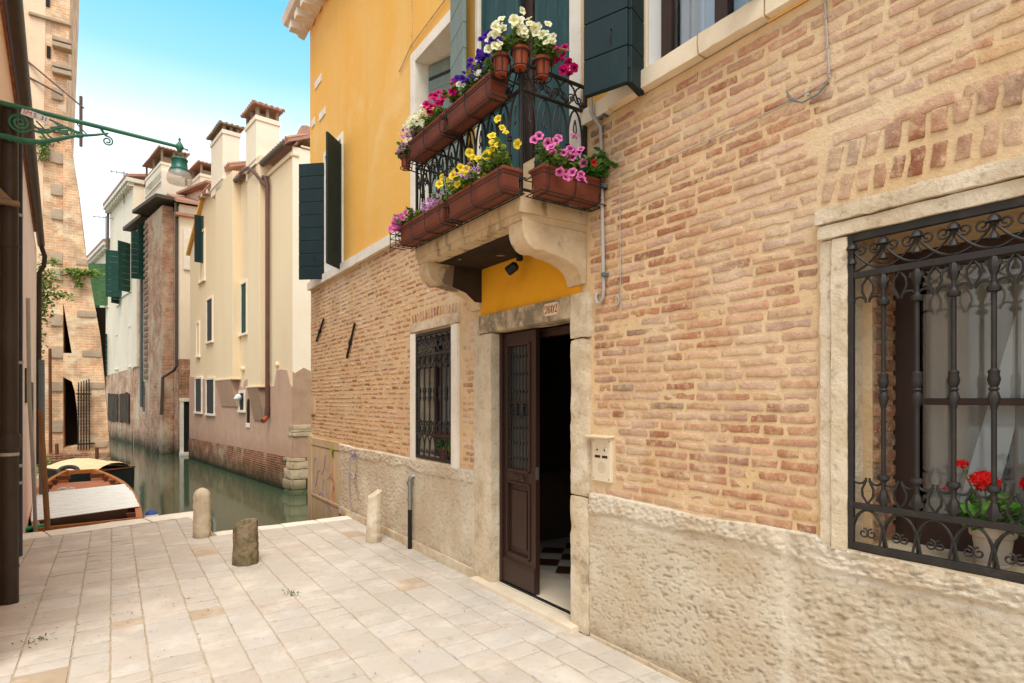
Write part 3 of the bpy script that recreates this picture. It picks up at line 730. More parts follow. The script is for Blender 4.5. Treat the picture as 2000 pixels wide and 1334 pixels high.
# hall
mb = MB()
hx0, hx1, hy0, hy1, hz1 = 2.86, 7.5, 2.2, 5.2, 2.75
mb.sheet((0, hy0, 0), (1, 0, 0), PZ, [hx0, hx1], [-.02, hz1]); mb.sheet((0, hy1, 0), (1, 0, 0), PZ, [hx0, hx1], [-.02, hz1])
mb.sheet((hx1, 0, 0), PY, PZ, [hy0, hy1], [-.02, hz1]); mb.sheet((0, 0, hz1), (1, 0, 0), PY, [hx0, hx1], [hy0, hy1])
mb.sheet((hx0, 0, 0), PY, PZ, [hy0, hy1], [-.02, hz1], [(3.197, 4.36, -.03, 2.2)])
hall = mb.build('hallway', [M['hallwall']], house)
mb = MB(); mb.box(3.0, 4.1, 2.25, 2.9, .03, .95); mb.build('hall_cabinet', [M['darkroom']], hall, bevel=.01)
mb = MB(); s = .225; c45 = math.sqrt(.5)
for i in range(-22, 40):
    for j in range(-22, 22):
        cx = 3.3 + (i * s - j * s) * c45; cy = 3.7 + (i * s + j * s) * c45
        if not (3.12 < cx < 7.4 and hy0 + .1 < cy < hy1 - .1): continue
        h = s / 2 - .002; a = np.array((c45, c45, 0)) * h; b = np.array((-c45, c45, 0)) * h; o = np.array((cx, cy, .036))
        P = [o - a - b, o + a - b, o + a + b, o - a + b]
        if min(p[0] for p in P) < 3.285: continue
        mb.add(P, [(0, 1, 2, 3)], mi=(i + j) % 2)
mb.build('floor_tile', [M['tilewhite'], M['tilered']], hall)
mb = MB(); mb.sheet((0, 0, .030), (1, 0, 0), PY, [3.2, hx1], [hy0, hy1]); mb.build('hall_floor', [M['tilewhite']], hall)
mb = MB(); mb.box(3.9, 4.75, 2.24, 2.45, 1.92, 2.22); mb.build('air_conditioner', [M['whitepaint']], hall, bevel=.03)
mb = MB(); mb.box(X0 + .16, X0 + .22, 3.2, 4.25, 2.10, 2.165); mb.box(X0 + .05, X0 + .11, 4.215, 4.25, .045, 2.165); mb.build('door_frame', [M['door']], house, bevel=.004)

def door_leaf(name, x, y0, y1, parent):
    mb = MB(); z0, z1 = .055, 2.158; t = .045; st = .085
    mb.box(x, x + t, y0, y0 + st, z0, z1); mb.box(x, x + t, y1 - st, y1, z0, z1)          # stiles
    gz0, gz1 = 1.02, 2.045
    mb.box(x, x + t, y0 + st, y1 - st, gz1, z1); mb.box(x, x + t, y0 + st, y1 - st, .90, gz0); mb.box(x, x + t, y0 + st, y1 - st, z0, .315)
    mb.box(x + .018, x + t - .012, y0 + st, y1 - st, .315, .90)                          # panel field
    mb.prism([(.0, .0), (.012, .0), (.0, .012)], (x + .006, y0 + st, .315), (1, 0, 0), PZ, (0, y1 - y0 - 2 * st, 0))
    mb.box(x + .006, x + .03, y0 + st + .045, y1 - st - .045, .37, .845)                  # raised centre
    d = mb.build(name, [M['door']], parent, bevel=.006)
    mb = MB()
    for (a, b, c, e_) in ((y0 + st, y1 - st, gz1, gz1 + .018), (y0 + st, y1 - st, gz0 - .018, gz0), (y0 + st, y1 - st, .90, .918), (y0 + st, y1 - st, .297, .315)):
        mb.box(x - .012, x, a - .018, b + .018, c, e_)
    for yy in (y0 + st - .018, y1 - st): 
        mb.box(x - .012, x, yy, yy + .018, gz0 - .018, gz1 + .018); mb.box(x - .012, x, yy, yy + .018, .297, .918)
    mb.box(x - .014, x, y0 - .0, y1 + .0, .055, .225); mb.prism([(0, .225), (.018, .225), (.018, .235), (.008, .255), (0, .26)], (x, y0, 0), NX, PZ, (0, y1 - y0, 0))
    mb.build('moulding', [M['door']], d, bevel=.004)
    mb = MB(); mb.box(x + .028, x + .033, y0 + st, y1 - st, gz0, gz1); mb.build('glass_pane', [M['darkglass']], d)
    mb = MB(); n = 7; a, b = y0 + st + .012, y1 - st - .012
    for i in range(n):
        y = a + (b - a) * i / (n - 1)
        for (c, e_) in ((gz0, 1.455), (1.575, gz1)):
            mb.tube([(x + .014, y, c), (x + .014, y, e_)], .0055, 6)
            for zz in (c + .09, (c + e_) / 2, e_ - .09): mb.lathe([(.004, -.016), (.011, -.006), (.011, .006), (.004, .016)], (x + .014, y, zz), 8)
            for zz, s in ((e_ - .02, -1),) if c < 1.2 else ((c + .02, 1),):
                if i < n - 1: mb.tube(arc((x + .014, y + (b - a) / (n - 1) / 2, zz), (b - a) / (n - 1) / 2, 0, 180 if s < 0 else -180, 8, PY, PZ), .004, 5)
    for c in (1.46, 1.57): mb.box(x + .008, x + .02, a - .012, b + .012, c - .006, c + .006)
    for y in np.linspace(a, b, 4): mb.box(x + .006, x + .02, y - .012, y + .012, 1.46, 1.57)
    for y in (a + .06, b - .06): mb.tube(arc((x + .013, y, 1.515), .035, 0, 360, 14, PY, PZ), .005, 5)
    mb.build('door_grille', [M['ironblack']], d, smooth=True)
    mb = MB(); yc = (y0 + y1) / 2; mb.box(x - .016, x, yc - .075, yc + .075, .945, .975); mb.tube([(x - .016, yc - .05, .955), (x - .034, yc - .05, .95), (x - .034, yc + .05, .95), (x - .016, yc + .05, .955)], .005, 6)
    mb.lathe([(.014, 0), (.014, .01), (.008, .022)], (x - .016, yc - .09, .94), 10, NX)
    mb.build('handle', [M['walnut']], d, smooth=True)
    mb = MB(); mb.box(x + .004, x + .03, y0 - .004, y0, .96, 1.06); mb.build('lock_plate', [M['steel']], d)
    return d
door_leaf('door', 2.775, 3.76, 4.235, house)
# the second leaf swung open into the hall
mb = MB(); mb.box(2.82, 3.36, 3.215, 3.255, .06, 2.15); mb.build('door', [M['door']], house, bevel=.005)

# ---------------- ground floor windows with wrought-iron grilles
def recess(name, y0, y1, z0, z1, d, mt, parent=house, x=X0 - .004):
    mb = MB(); y0 += .005; y1 -= .005; z0 += .005; z1 -= .005
    mb.sheet((0, y0, 0), (1, 0, 0), PZ, [x, x + d], [z0, z1]); mb.sheet((0, y1, 0), (1, 0, 0), PZ, [x, x + d], [z0, z1])
    mb.sheet((0, 0, z0), (1, 0, 0), PY, [x, x + d], [y0, y1]); mb.sheet((0, 0, z1), (1, 0, 0), PY, [x, x + d], [y0, y1])
    return mb.build(name, [mt], parent)
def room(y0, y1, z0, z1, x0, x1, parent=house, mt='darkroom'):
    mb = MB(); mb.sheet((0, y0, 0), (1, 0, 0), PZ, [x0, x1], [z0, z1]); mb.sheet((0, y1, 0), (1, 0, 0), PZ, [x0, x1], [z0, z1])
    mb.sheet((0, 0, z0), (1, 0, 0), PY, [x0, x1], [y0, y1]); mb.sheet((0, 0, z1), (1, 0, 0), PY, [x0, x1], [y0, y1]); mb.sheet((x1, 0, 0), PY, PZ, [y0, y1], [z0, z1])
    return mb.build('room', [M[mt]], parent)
def curtain(y0, y1, z0, z1, x, parent, mt='curtain', waves=6, amp=.012):
    mb = MB(); n = waves * 8; Y = np.linspace(y0, y1, n + 1); V = []
    for zz in (z0, (z0 + z1) / 2, z1): V += [(x + amp * math.sin(i / n * waves * 2 * math.pi + .3 * zz) + amp * .5 * math.sin(i * .37), Y[i], zz) for i in range(n + 1)]
    F = [(j * (n + 1) + i, j * (n + 1) + i + 1, (j + 1) * (n + 1) + i + 1, (j + 1) * (n + 1) + i) for j in (0, 1) for i in range(n)]
    mb.add(V, F); return mb.build('curtain', [M[mt]], parent, smooth=True)
def casement(name, x, y0, y1, z0, z1, bars, parent, mt='walnut', w=.05, t=.05):
    """timber casement with glass; bars: heights of the rails, plus centre mullions given as negative y"""
    mb = MB(); mb.box(x, x + t, y0, y0 + w, z0, z1); mb.box(x, x + t, y1 - w, y1, z0, z1); mb.box(x, x + t, y0 + w, y1 - w, z0, z0 + w); mb.box(x, x + t, y0 + w, y1 - w, z1 - w, z1)
    for kind, p, ww in bars:
        if kind == 'h': mb.box(x + .008, x + t - .008, y0 + w, y1 - w, p - ww / 2, p + ww / 2)
        else: mb.box(x - .006, x + t + .006, p - ww / 2, p + ww / 2, z0 + w, z1 - w)
    o = mb.build(name, [M[mt]], parent, bevel=.004)
    g = MB(); g.box(x + t * .5 - .002, x + t * .5 + .002, y0 + w, y1 - w, z0 + w, z1 - w); g.build('glass_pane', [M['glass']], o)
    return o
# near window (right)
mb = MB()
mb.rbox(X0 - .035, X0 + .10, 1.312, 1.385, .93, 2.318, res=.035, amp=.003, sc=.05, rnd=.008)
mb.rbox(X0 - .022, X0 + .10, 1.387, 1.442, .93, 2.318, res=.035, amp=.005, sc=.05, rnd=.008)
mb.rbox(X0 - .035, X0 + .10, -.055, .018, .93, 2.318, res=.035, amp=.003, sc=.05, rnd=.008)
mb.rbox(X0 - .022, X0 + .10, -.112, -.057, .93, 2.318, res=.035, amp=.005, sc=.05, rnd=.008)
mb.rbox(X0 - .045, X0 + .12, -.12, 1.44, 2.322, 2.385, res=.04, amp=.003, sc=.06, rnd=.006)
mb.rbox(X0 - .060, X0 + .12, -.13, 1.45, 2.388, 2.462, res=.04, amp=.007, sc=.05, rnd=.012)
mb.rbox(X0 - .03, X0 + .30, -.1, 1.33, .895, .945, res=.05, amp=.004, rnd=.01)
mb.build_each('window_surround', [M['jamb']], house, smooth=True)
recess('window_recess', .0, 1.315, .946, 2.32, .30, M['jamb'])
mb = MB(); mb.box(X0 + .10, X0 + .30, 1.27, 1.318, .95, 2.32); mb.box(X0 + .12, X0 + .30, 0, 1.27, 2.27, 2.318)
rng = random.Random(5)
for k in range(19):
    zz = .97 + k * .069
    for q in range(2):
        mb.rbox(X0 + .105 + q * .10, X0 + .20 + q * .10, 1.255, 1.275, zz, zz + .055, res=.03, amp=.004, rnd=.01, col=np.array(rng.choice(dark)) * rng.uniform(.7, 1.0), mi=1)
mb.build('inner_jamb', [M['mortar'], M['brick']], house, smooth=True)
win = casement('window', X0 + .30, .02, 1.30, .95, 2.30, [('h', 1.59, .03), ('v', .60, .13)], house, w=.12)
curtain(.66, 1.18, 1.02, 2.2, X0 + .40, win, 'curtaingrey', 5, .02); curtain(.06, .54, 1.02, 2.2, X0 + .40, win, 'curtaingrey', 4, .02)
mb = MB(); mb.prism([(.93, 1.06), (1.06, 1.06), (.78, 2.2), (.70, 2.2)], (X0 + .375, 0, 0), PY, PZ, (.006, 0, 0)); mb.build('curtain', [M['curtainmid']], win)
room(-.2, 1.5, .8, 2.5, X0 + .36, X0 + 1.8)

def grille(y0, y1, z0, z1, bars, zr_top, zr_bot, x, parent, detail=1.0, bw=.012):
    """wrought iron window grille: frame, rails, turned bars, scroll bands"""
    mb = MB(); fw = .022
    mb.box(x - .010, x + .012, y0, y0 + fw, z0, z1); mb.box(x - .010, x + .012, y1 - fw, y1, z0, z1)
    mb.box(x - .012, x + .014, y0 + fw, y1 - fw, z0, z0 + .030); mb.box(x - .012, x + .014, y0 + fw, y1 - fw, z1 - .034, z1)
    mb.box(x - .009, x + .011, y0 + fw, y1 - fw, zr_top - .014, zr_top + .014); mb.box(x - .009, x + .011, y0 + fw, y1 - fw, zr_bot - .014, zr_bot + .014)
    g = mb.build('window_grille', [M['iron']], parent, bevel=.003)
    p = abs(bars[1] - bars[0]); rb = bw
    for yb in bars:
        mb = MB(); zm = (zr_top + zr_bot) / 2
        mb.tube([(x, yb, zr_bot), (x, yb, zr_top)], rb * .78, 8)
        for zz in (zr_bot + .13, zr_top - .13): mb.lathe([(rb * .8, -.016), (rb * 1.7, -.012), (rb * 1.9, -.004), (rb * 1.9, .004), (rb * 1.1, .012), (rb * .8, .02)] if zz > zm else [(rb * .8, -.02), (rb * 1.1, -.012), (rb * 1.9, -.004), (rb * 1.9, .004), (rb * 1.7, .012), (rb * .8, .016)], (x, yb, zz), 10)
        mb.lathe([(rb * .8, -.075), (rb * 1.1, -.06), (rb * 1.7, -.035), (rb * 1.25, -.014), (rb * .95, -.008), (rb * 1.5, 0), (rb * .95, .008), (rb * 1.3, .014), (rb * 1.75, .035), (rb * 1.35, .055), (rb * 1.6, .066), (rb * .8, .075)], (x, yb, zm), 10)
        for zz, s in ((zr_top - .05, 1), (zr_bot + .05, -1)):        # leaf capitals
            mb.lathe([(rb * .9, -.03 * s), (rb * 1.5, -.01 * s), (rb * 1.8, .01 * s), (rb * 1.0, .035 * s)][::s], (x, yb, zz), 6)
            for q in (-1, 1): mb.obox((x - .004, yb + q * rb * 1.6, zz + .012 * s), (.006, 0, 0), (0, .006, .004 * q), (0, -.003 * q, .009))
        mb.build('bar', [M['iron']], g, smooth=True)
    mb = MB(); r = .0052
    ys = [yb + p / 2 for yb in bars] + [bars[-1] - p / 2]
    for yc in ys:
        if not (y0 + .01 < yc < y1 - .01): continue
        for zz, s in ((zr_top, -1), (zr_bot, 1)):                    # pointed loops with wings
            for q in (-1, 1):
                mb.tube([(x, yc, zz + s * .012), (x, yc + q * p * .17, zz + s * .045), (x, yc + q * p * .19, zz + s * .075), (x, yc + q * .006, zz + s * .115)], r, 5)
                mb.tube(arc((x, yc + q * p * .27, zz + s * .125), p * .22, 0, 180, 8, (0, q, 0), (0, 0, -s)), r, 5)
    mb.build('scrollwork', [M['iron']], g, smooth=True); mb = MB()
    # lower band: interlaced arches and small curls
    zb0, zb1 = z0 + .03, zr_bot - .014
    for yb in bars + [bars[0] + p]:
        a = [(x, yb + (q - 1) * p * .5 * .96 * 1.0, 0) for q in (0, 1, 2)]
        P = [(x + .003, yb + p * .5 * (1 - math.cos(math.pi * i / 12)) * 1.0 - p, zb0 + (zb1 - zb0) * math.sin(math.pi * i / 12) ** .8) for i in range(13)]
        P = [q for q in P if y0 < q[1] < y1]
        if len(P) > 2: mb.tube(P, r, 5)
        P = [(x - .003, yb + p * .62 * (1 - 2 * i / 12) - p / 2, zb0 + (zb1 - zb0) * (1 - (2 * i / 12 - 1) ** 2) ** .6) for i in range(13)]
        P = [q for q in P if y0 < q[1] < y1]
        if len(P) > 2: mb.tube(P, r, 5)
        for q in (-1, 1):
            P = spiral((x, yb - p / 2 + q * p * .13, zb0 + .045), .022, .006, 90, 90 + q * 420, 16, (0, 1, 0), (0, 0, 1))
            P = [w for w in P if y0 < w[1] < y1]
            if len(P) > 2: mb.tube(P, r * .8, 5)
    mb.build('scrollwork', [M['iron']], g, smooth=True); mb = MB()
    # upper band: hanging bell flowers, swags, scrolls
    zt0, zt1 = zr_top + .014, z1 - .034; hh = zt1 - zt0
    for yb in bars + [bars[0] + p, bars[-1] - p]:
        inb = y0 + .012 < yb < y1 - .012
        if inb:
            mb.lathe([(.026, -.012), (.020, .004), (.008, .016)], (x - .002, yb, zt1 - .022), 8)
            mb.tube([(x, yb, zt1 - .03), (x, yb, zt0 + hh * .42)], r, 5)
            mb.lathe([(.020, -.014), (.014, .002), (.005, .016)], (x - .002, yb, zt0 + hh * .38), 8)
        for q in (-1, 1):
            P = [(x + .002 * q, yb + q * p * t, zt1 - .03 - (hh - .035) * math.sin(t * math.pi / 2 * 1.0) ** .8) for t in np.linspace(0.02, 1.0, 10)]
            P = [w for w in P if y0 + .005 < w[1] < y1 - .005]
            if len(P) > 2: mb.tube(P, r, 5)
            P = [(x, yb + q * .006, zt1 - .03), (x, yb + q * p * .12, zt1 - hh * .42)] + spiral((x, yb + q * p * .28, zt1 - hh * .30), .024, .006, 225 if q > 0 else -45, (225 + 430) if q > 0 else (-45 - 430), 16, (0, 1, 0), (0, 0, 1))
            P = [w for w in P if y0 + .005 < w[1] < y1 - .005]
            if len(P) > 2: mb.tube(P, r * .85, 5)
    mb.build('scrollwork', [M['iron']], g, smooth=True)
    return g
grille(.02, 1.312, .948, 2.322, [1.172 - .125 * k for k in range(9)], 2.14, 1.138, X0 - .018, house)
# far window (left of the door)
mb = MB()
mb.rbox(X0 - .03, X0 + .10, 5.79, 5.915, .955, 2.305, res=.08, amp=.001, rnd=.006)
mb.rbox(X0 - .03, X0 + .10, 4.86, 4.98, .940, 2.315, res=.08, amp=.001, rnd=.006)
mb.build_each('window_surround', [M['istria']], house, smooth=True)
mb = MB(); mb.rbox(X0 - .035, X0 + .10, 4.84, 5.93, 2.318, 2.415, res=.05, amp=.005, sc=.07, rnd=.012); mb.build('window_lintel', [M['jamb']], house, smooth=True); mb = MB(); mb.rbox(X0 - .02, X0 + .2, 4.985, 5.785, .93, .978, res=.08, amp=.002, rnd=.008)
mb.build('window_ledge', [M['jamb']], house, smooth=True)
recess('window_recess', 4.98, 5.79, .98, 2.30, .22, M['jamb'])
win = casement('window', X0 + .20, 4.99, 5.78, .98, 2.29, [('v', 5.39, .07)], house)
curtain(5.04, 5.34, 1.03, 2.24, X0 + .28, win, 'curtain', 4); curtain(5.44, 5.73, 1.03, 2.24, X0 + .28, win, 'curtaingrey', 4)
room(4.8, 5.95, .85, 2.4, X0 + .26, X0 + 1.6)
grille(4.985, 5.785, .985, 2.295, [5.71 - .122 * k for k in range(6)], 2.06, 1.24, X0 - .012, house, bw=.013)

# ---------------- upper windows and shutters
def shutter(name, hinge, ang, w, z0, z1, mt, parent, t=.032, nb=7, vertical=False, hook=True):
    """board shutter leaf hinged at (x,y); ang = direction of the leaf, degrees from +Y towards -X"""
    d = np.array((-math.sin(R(ang)), math.cos(R(ang)), 0)); n = np.array((d[1], -d[0], 0)); o = np.array((*hinge, 0.0))
    mb = MB()
    cuts = np.linspace(z0, z1, nb + 1) if not vertical else None
    if vertical:
        cc = np.linspace(0, w, 4)
        for a, b in zip(cc[:-1], cc[1:]): mb.obox(o + d * (a + b) / 2 + (0, 0, (z0 + z1) / 2), d * ((b - a) / 2 - .002), n * t / 2, (0, 0, (z1 - z0) / 2))
    else:
        for a, b in zip(cuts[:-1], cuts[1:]): mb.obox(o + d * w / 2 + (0, 0, (a + b) / 2), d * w / 2, n * t / 2, (0, 0, (b - a) / 2 - .0025))
        mb.obox(o + d * w / 2 + n * .004 + (0, 0, (z0 + z1) / 2), d * (w / 2 - .004), n * (t / 2 - .008), (0, 0, (z1 - z0) / 2 - .004))
    s = mb.build(name, [M[mt]], parent, bevel=.004)
    if hook:
        mb = MB()
        for zz in (z0 + .12, z1 - .15):
            mb.obox(o + d * w * .45 + n * (t / 2 + .003) + (0, 0, zz), d * w * .42, n * .003, (0, 0, .016))
            mb.tube([o + (0, 0, zz - .03), o + (0, 0, zz + .03)], .009, 8)
        c = o + d * w * .35 - n * (t / 2) + (0, 0, z0 + .34)
        mb.tube([c, c - n * .02, c - n * .02 - (0, 0, .05), c - n * .008 - (0, 0, .085)], .004, 5)
        mb.build('hinge', [M['ironblack']], s)
    return s
# window nearest the canal
mb = MB(); mb.box(X0 - .022, X0 + .1, 8.21, 8.29, 3.512, 5.38); mb.box(X0 - .022, X0 + .1, 9.05, 9.13, 3.512, 5.38); mb.box(X0 - .022, X0 + .1, 8.29, 9.05, 5.30, 5.38)
mb.build('window_frame', [M['istria']], house, bevel=.006)
recess('window_recess', 8.29, 9.05, 3.512, 5.30, .25, M['whitepaint']); win = casement('window', X0 + .2, 8.3, 9.04, 3.52, 5.29, [('v', 8.67, .08)], house); room(8.2, 9.1, 3.4, 5.4, X0 + .27, X0 + 1.5)
shutter('shutter', (X0 - .03, 9.07), 47, .40, 3.44, 5.22, 'shutter', house, nb=9); shutter('shutter', (X0 - .03, 8.27), 136, .40, 3.44, 5.22, 'shutter', house, vertical=True)
# window beside the balcony
mb = MB(); mb.box(X0 - .024, X0 + .06, 5.80, 5.92, 3.512, 5.34); mb.box(X0 - .024, X0 + .06, 4.75, 4.85, 3.512, 5.34); mb.box(X0 - .024, X0 + .06, 4.85, 5.80, 5.22, 5.34)
mb.build('window_frame', [M['istria']], house, bevel=.006)
recess('window_recess', 4.85, 5.80, 3.512, 5.22, .30, M['istria']); win = casement('window', X0 + .26, 4.86, 5.79, 3.52, 5.21, [('v', 5.32, .08)], house); room(4.7, 5.9, 3.4, 5.35, X0 + .33, X0 + 1.6)
shutter('shutter', (X0 + .14, 5.78), 200, .44, 3.54, 5.20, 'shuttergrey', house, nb=6); shutter('shutter', (X0 - .06, 4.90), 168, .40, 3.54, 5.6, 'shuttergrey', house, nb=9)
# french window on the balcony
mb = MB(); mb.box(X0 - .03, X0 + .08, 4.47, 4.53, 2.93, 5.5); mb.box(X0 - .03, X0 + .08, 3.095, 3.22, 2.93, 5.5)
mb.build('window_frame', [M['istria']], house, bevel=.006)
recess('window_recess', 3.22, 4.47, 2.93, 5.45, .30, M['istria']); win = casement('window', X0 + .07, 3.235, 4.455, 2.945, 5.435, [('v', 3.84, .1), ('h', 4.55, .05)], house)
curtain(3.28, 4.42, 2.99, 5.4, X0 + .15, win, 'curtain', 9); room(3.1, 4.6, 2.9, 5.5, X0 + .34, X0 + 1.8)
shutter('shutter', (X0 + .01, 4.46), 180, .575, 2.95, 5.42, 'teal', house, vertical=True, hook=False); shutter('shutter', (X0 + .01, 3.23), 0, .43, 2.95, 5.42, 'teal', house, vertical=True, hook=False)
# window above the brick wall
mb = MB(); mb.box(X0 - .02, X0 + .10, 2.50, 2.545, 3.59, 5.35); mb.box(X0 - .02, X0 + .1, 1.66, 1.71, 3.59, 5.35)
mb.build('window_frame', [M['sill']], house, bevel=.006)
recess('window_recess', 1.71, 2.50, 3.592, 5.25, .2, M['whitepaint']); win = casement('window', X0 + .10, 1.72, 2.49, 3.592, 5.24, [('v', 2.055, .085)], house, w=.07)
curtain(1.78, 2.42, 3.62, 5.2, X0 + .165, win, 'curtain', 7, .018); room(1.6, 2.6, 3.5, 5.35, X0 + .24, X0 + 1.6)
sh = shutter('shutter', (2.506, 2.475), 19.6, .29, 3.455, 5.2, 'shutter', house, nb=8, t=.04)
shutter('shutter', (2.68, 2.54), 110.4, .186, 3.455, 5.2, 'shutter', house, nb=8, t=.04, hook=False)
shutter('shutter', (2.66, 1.69), 60, .18, 3.6, 5.2, 'shutter', house, nb=8, hook=False)

# ================================================================== balcony (part of the house)
BX, BY0, BY1 = 2.125, 3.045, 4.64
mb = MB()
prof = [(0, 2.905), (X0 - BX + .005, 2.905), (X0 - BX + .012, 2.885), (X0 - BX, 2.865), (X0 - BX - .012, 2.80), (X0 - BX - .035, 2.775), (X0 - BX - .035, 2.745), (0, 2.745)]
mb.rbox(BX + .008, X0 + .01, BY0 + .008, BY1 - .008, 2.79, 2.905, res=.04, amp=.004, sc=.09, rnd=.012, mi=0)
mb.rbox(BX + .024, X0 + .01, BY0 + .022, BY1 - .022, 2.745, 2.80, res=.05, amp=.004, sc=.09, rnd=.012, mi=0)
slab = mb.build('balcony_slab', [M['slabstone']], house, smooth=True)
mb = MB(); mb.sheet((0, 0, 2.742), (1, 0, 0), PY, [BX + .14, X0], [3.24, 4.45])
mb.build('soffit', [M['darkbrown']], slab)  # dark brown sheet just below the slab, between the corbels
def corbel(y0, y1):
    mb = MB()
    P = [(X0, 2.75), (2.165, 2.75), (2.165, 2.70)]
    P += [(2.165 + .215 * (1 - math.cos(R(a))) * .55, 2.70 - .135 * math.sin(R(a))) for a in range(15, 91, 15)]
    P += [(2.285 + .10 * t, 2.565 + .012 * math.sin(t * 3.1) - .01 * t) for t in (.3, .6, .9)]
    P += [(2.385 + .275 * math.sin(R(a)), 2.555 - .15 * (1 - math.cos(R(a)))) for a in range(15, 91, 15)]
    P += [(2.668, 2.392), (X0, 2.392)]
    mb.prism([(p[0], p[1]) for p in P], (0, y0, 0), (1, 0, 0), PZ, (0, y1 - y0, 0))
    c = mb.build('corbel', [M['corbel']], house, bevel=.008)
    return c
corbel(3.065, 3.235)
cb = corbel(4.445, 4.615)
mb = MB(); mb.prism([(X0, 2.742), (2.42, 2.742), (2.40, 2.56), (2.53, 2.52), (2.62, 2.45), (X0, 2.45)], (0, 4.443, 0), (1, 0, 0), PZ, (0, -.003, 0)); mb.build('dark_patch', [M['darkbrown']], cb)  # dark brown patch on the door side of this corbel
rail = MB()
RX, RY0, RY1 = 2.145, 3.06, 4.605
zb, zm, zt = 2.935, 3.568, 3.735
for z, w in ((zb, .010), (zm, .013), (zt, .014)):
    rail.box(RX - w, RX + w, RY0 - w, RY1 + w, z - .007, z + .007)
    for y in (RY0, RY1): rail.box(RX + w, X0, y - w, y + w, z - .007, z + .007)
for (x, y) in ((RX, RY0), (RX, RY1), (X0 - .02, RY0), (X0 - .02, RY1), (RX, 3.83)):
    rail.box(x - .011, x + .011, y - .011, y + .011, 2.90, zt)
railing = rail.build('railing', [M['iron']], house, bevel=.003)
def bay(o, d, pitch):
    """one bay of the railing: baluster with collars, gothic arch, trefoil, upper curls"""
    o = np.array(o, float); d = np.array(d, float); up = np.array((0, 0, 1.0))
    mb = MB()
    mb.tube([o + up * zb, o + up * 3.33], .0095, 7)
    for z in (3.02, 3.18, 3.30): mb.lathe([(.008, -.02), (.017, -.012), (.012, 0), (.018, .010), (.009, .02)], tuple(o + up * z), 8)
    mb.lathe([(.009, 0), (.016, .03), (.012, .06), (.017, .075), (.008, .09)], tuple(o + up * 3.06), 8)
    mb.build('baluster', [M['iron']], railing, smooth=True)
    for s in (1, -1):
        mb = MB()
        P = [o + d * s * pitch * .52 * (1 - math.cos(R(a))) + up * (3.32 + .235 * math.sin(R(a))) for a in range(0, 91, 12)]
        mb.tube(P, .0075, 6)
        c = o + d * s * pitch * .5
        mb.tube([c + d * s * pitch * -.16 + up * 3.39, c + d * s * pitch * -.10 + up * 3.37, c + d * s * pitch * -.02 + up * 3.385, c + d * s * pitch * -.10 + up * 3.42, c + d * s * pitch * -.08 + up * 3.45, c + up * 3.49], .005, 5)
        mb.tube(spiral(c + d * s * pitch * .22 + up * 3.63, .030, .008, 180, 180 + 460 * s, 18, d, up), .005, 5)
        mb.tube([o + up * zm, o + d * s * pitch * .25 + up * 3.61, o + d * s * pitch * .6 + up * 3.70, o + d * s * pitch * .95 + up * zt], .0065, 6)
        if s > 0: mb.lathe([(.002, .03), (.012, .012), (.012, 0), (.004, -.012)][::-1], tuple(o + up * 3.60), 8)
        mb.build('scrollwork', [M['iron']], railing, smooth=True)
for k in range(4): bay((2.265 + k * .13, RY0, 0), (1, 0, 0), .13)
for k in range(10): bay((RX, 3.19 + k * .145, 0), (0, 1, 0), .145)
for k in range(3): bay((2.27 + k * .15, RY1, 0), (1, 0, 0), .15)
for yc in (3.72, 4.5):                                         # scrolled panels near the ends
    mb = MB()
    for zc, s in ((3.42, 1), (3.12, -1)):
        for q in (1, -1): mb.tube(spiral((RX - .004, yc + q * .035, zc), .036, .008, 90, 90 + q * s * 560, 24, (0, 1, 0), (0, 0, 1)), .005, 5)
    for q in (1, -1): mb.tube([(RX, yc + q * .02, zb), (RX, yc + q * .05, 3.2), (RX, yc + q * .02, 3.5), (RX, yc, zm)], .006, 5)
    mb.build('scrollwork', [M['iron']], railing, smooth=True)

# ================================================================== planters, pots, flowers
def bloom_mesh(name, col, throat, r=.030, lobes=5, ruffle=.16):
    n = lobes * 6; rings = [(.10, -.55), (.30, -.10), (.62, .02), (1.0, .06)]
    V, F, Cc = [], [], []
    for k, (rr, h) in enumerate(rings):
        for i in range(n):
            t = 2 * math.pi * i / n; w = 1 - ruffle * (k / 3) * (abs(math.cos(lobes * t / 2)) ** 6)
            hz = h + (.10 * math.sin(lobes * t + 1) + .06 * math.sin(2 * t)) * (k / 3)
            V.append((r * rr * w * math.cos(t), r * rr * w * math.sin(t), r * hz))
            f = [0, .12, .75, 1][k]; q = np.array(throat) * (1 - f) + np.array(col) * f
            Cc.append((*(q * (1 - .12 * (abs(math.cos(lobes * t / 2)) ** 8) * k / 3)), 1))
    for k in range(3):
        for i in range(n): F.append((k * n + i, k * n + (i + 1) % n, (k + 1) * n + (i + 1) % n, (k + 1) * n + i))
    F.append(tuple(range(n))[::-1])
    me = bpy.data.meshes.new(name); me.from_pydata(V, [], F); me.materials.append(M['petal'])
    a = me.color_attributes.new('Col', 'FLOAT_COLOR', 'POINT'); a.data.foreach_set('color', [x for c in Cc for x in c])
    me.polygons.foreach_set('use_smooth', [True] * len(F)); return me
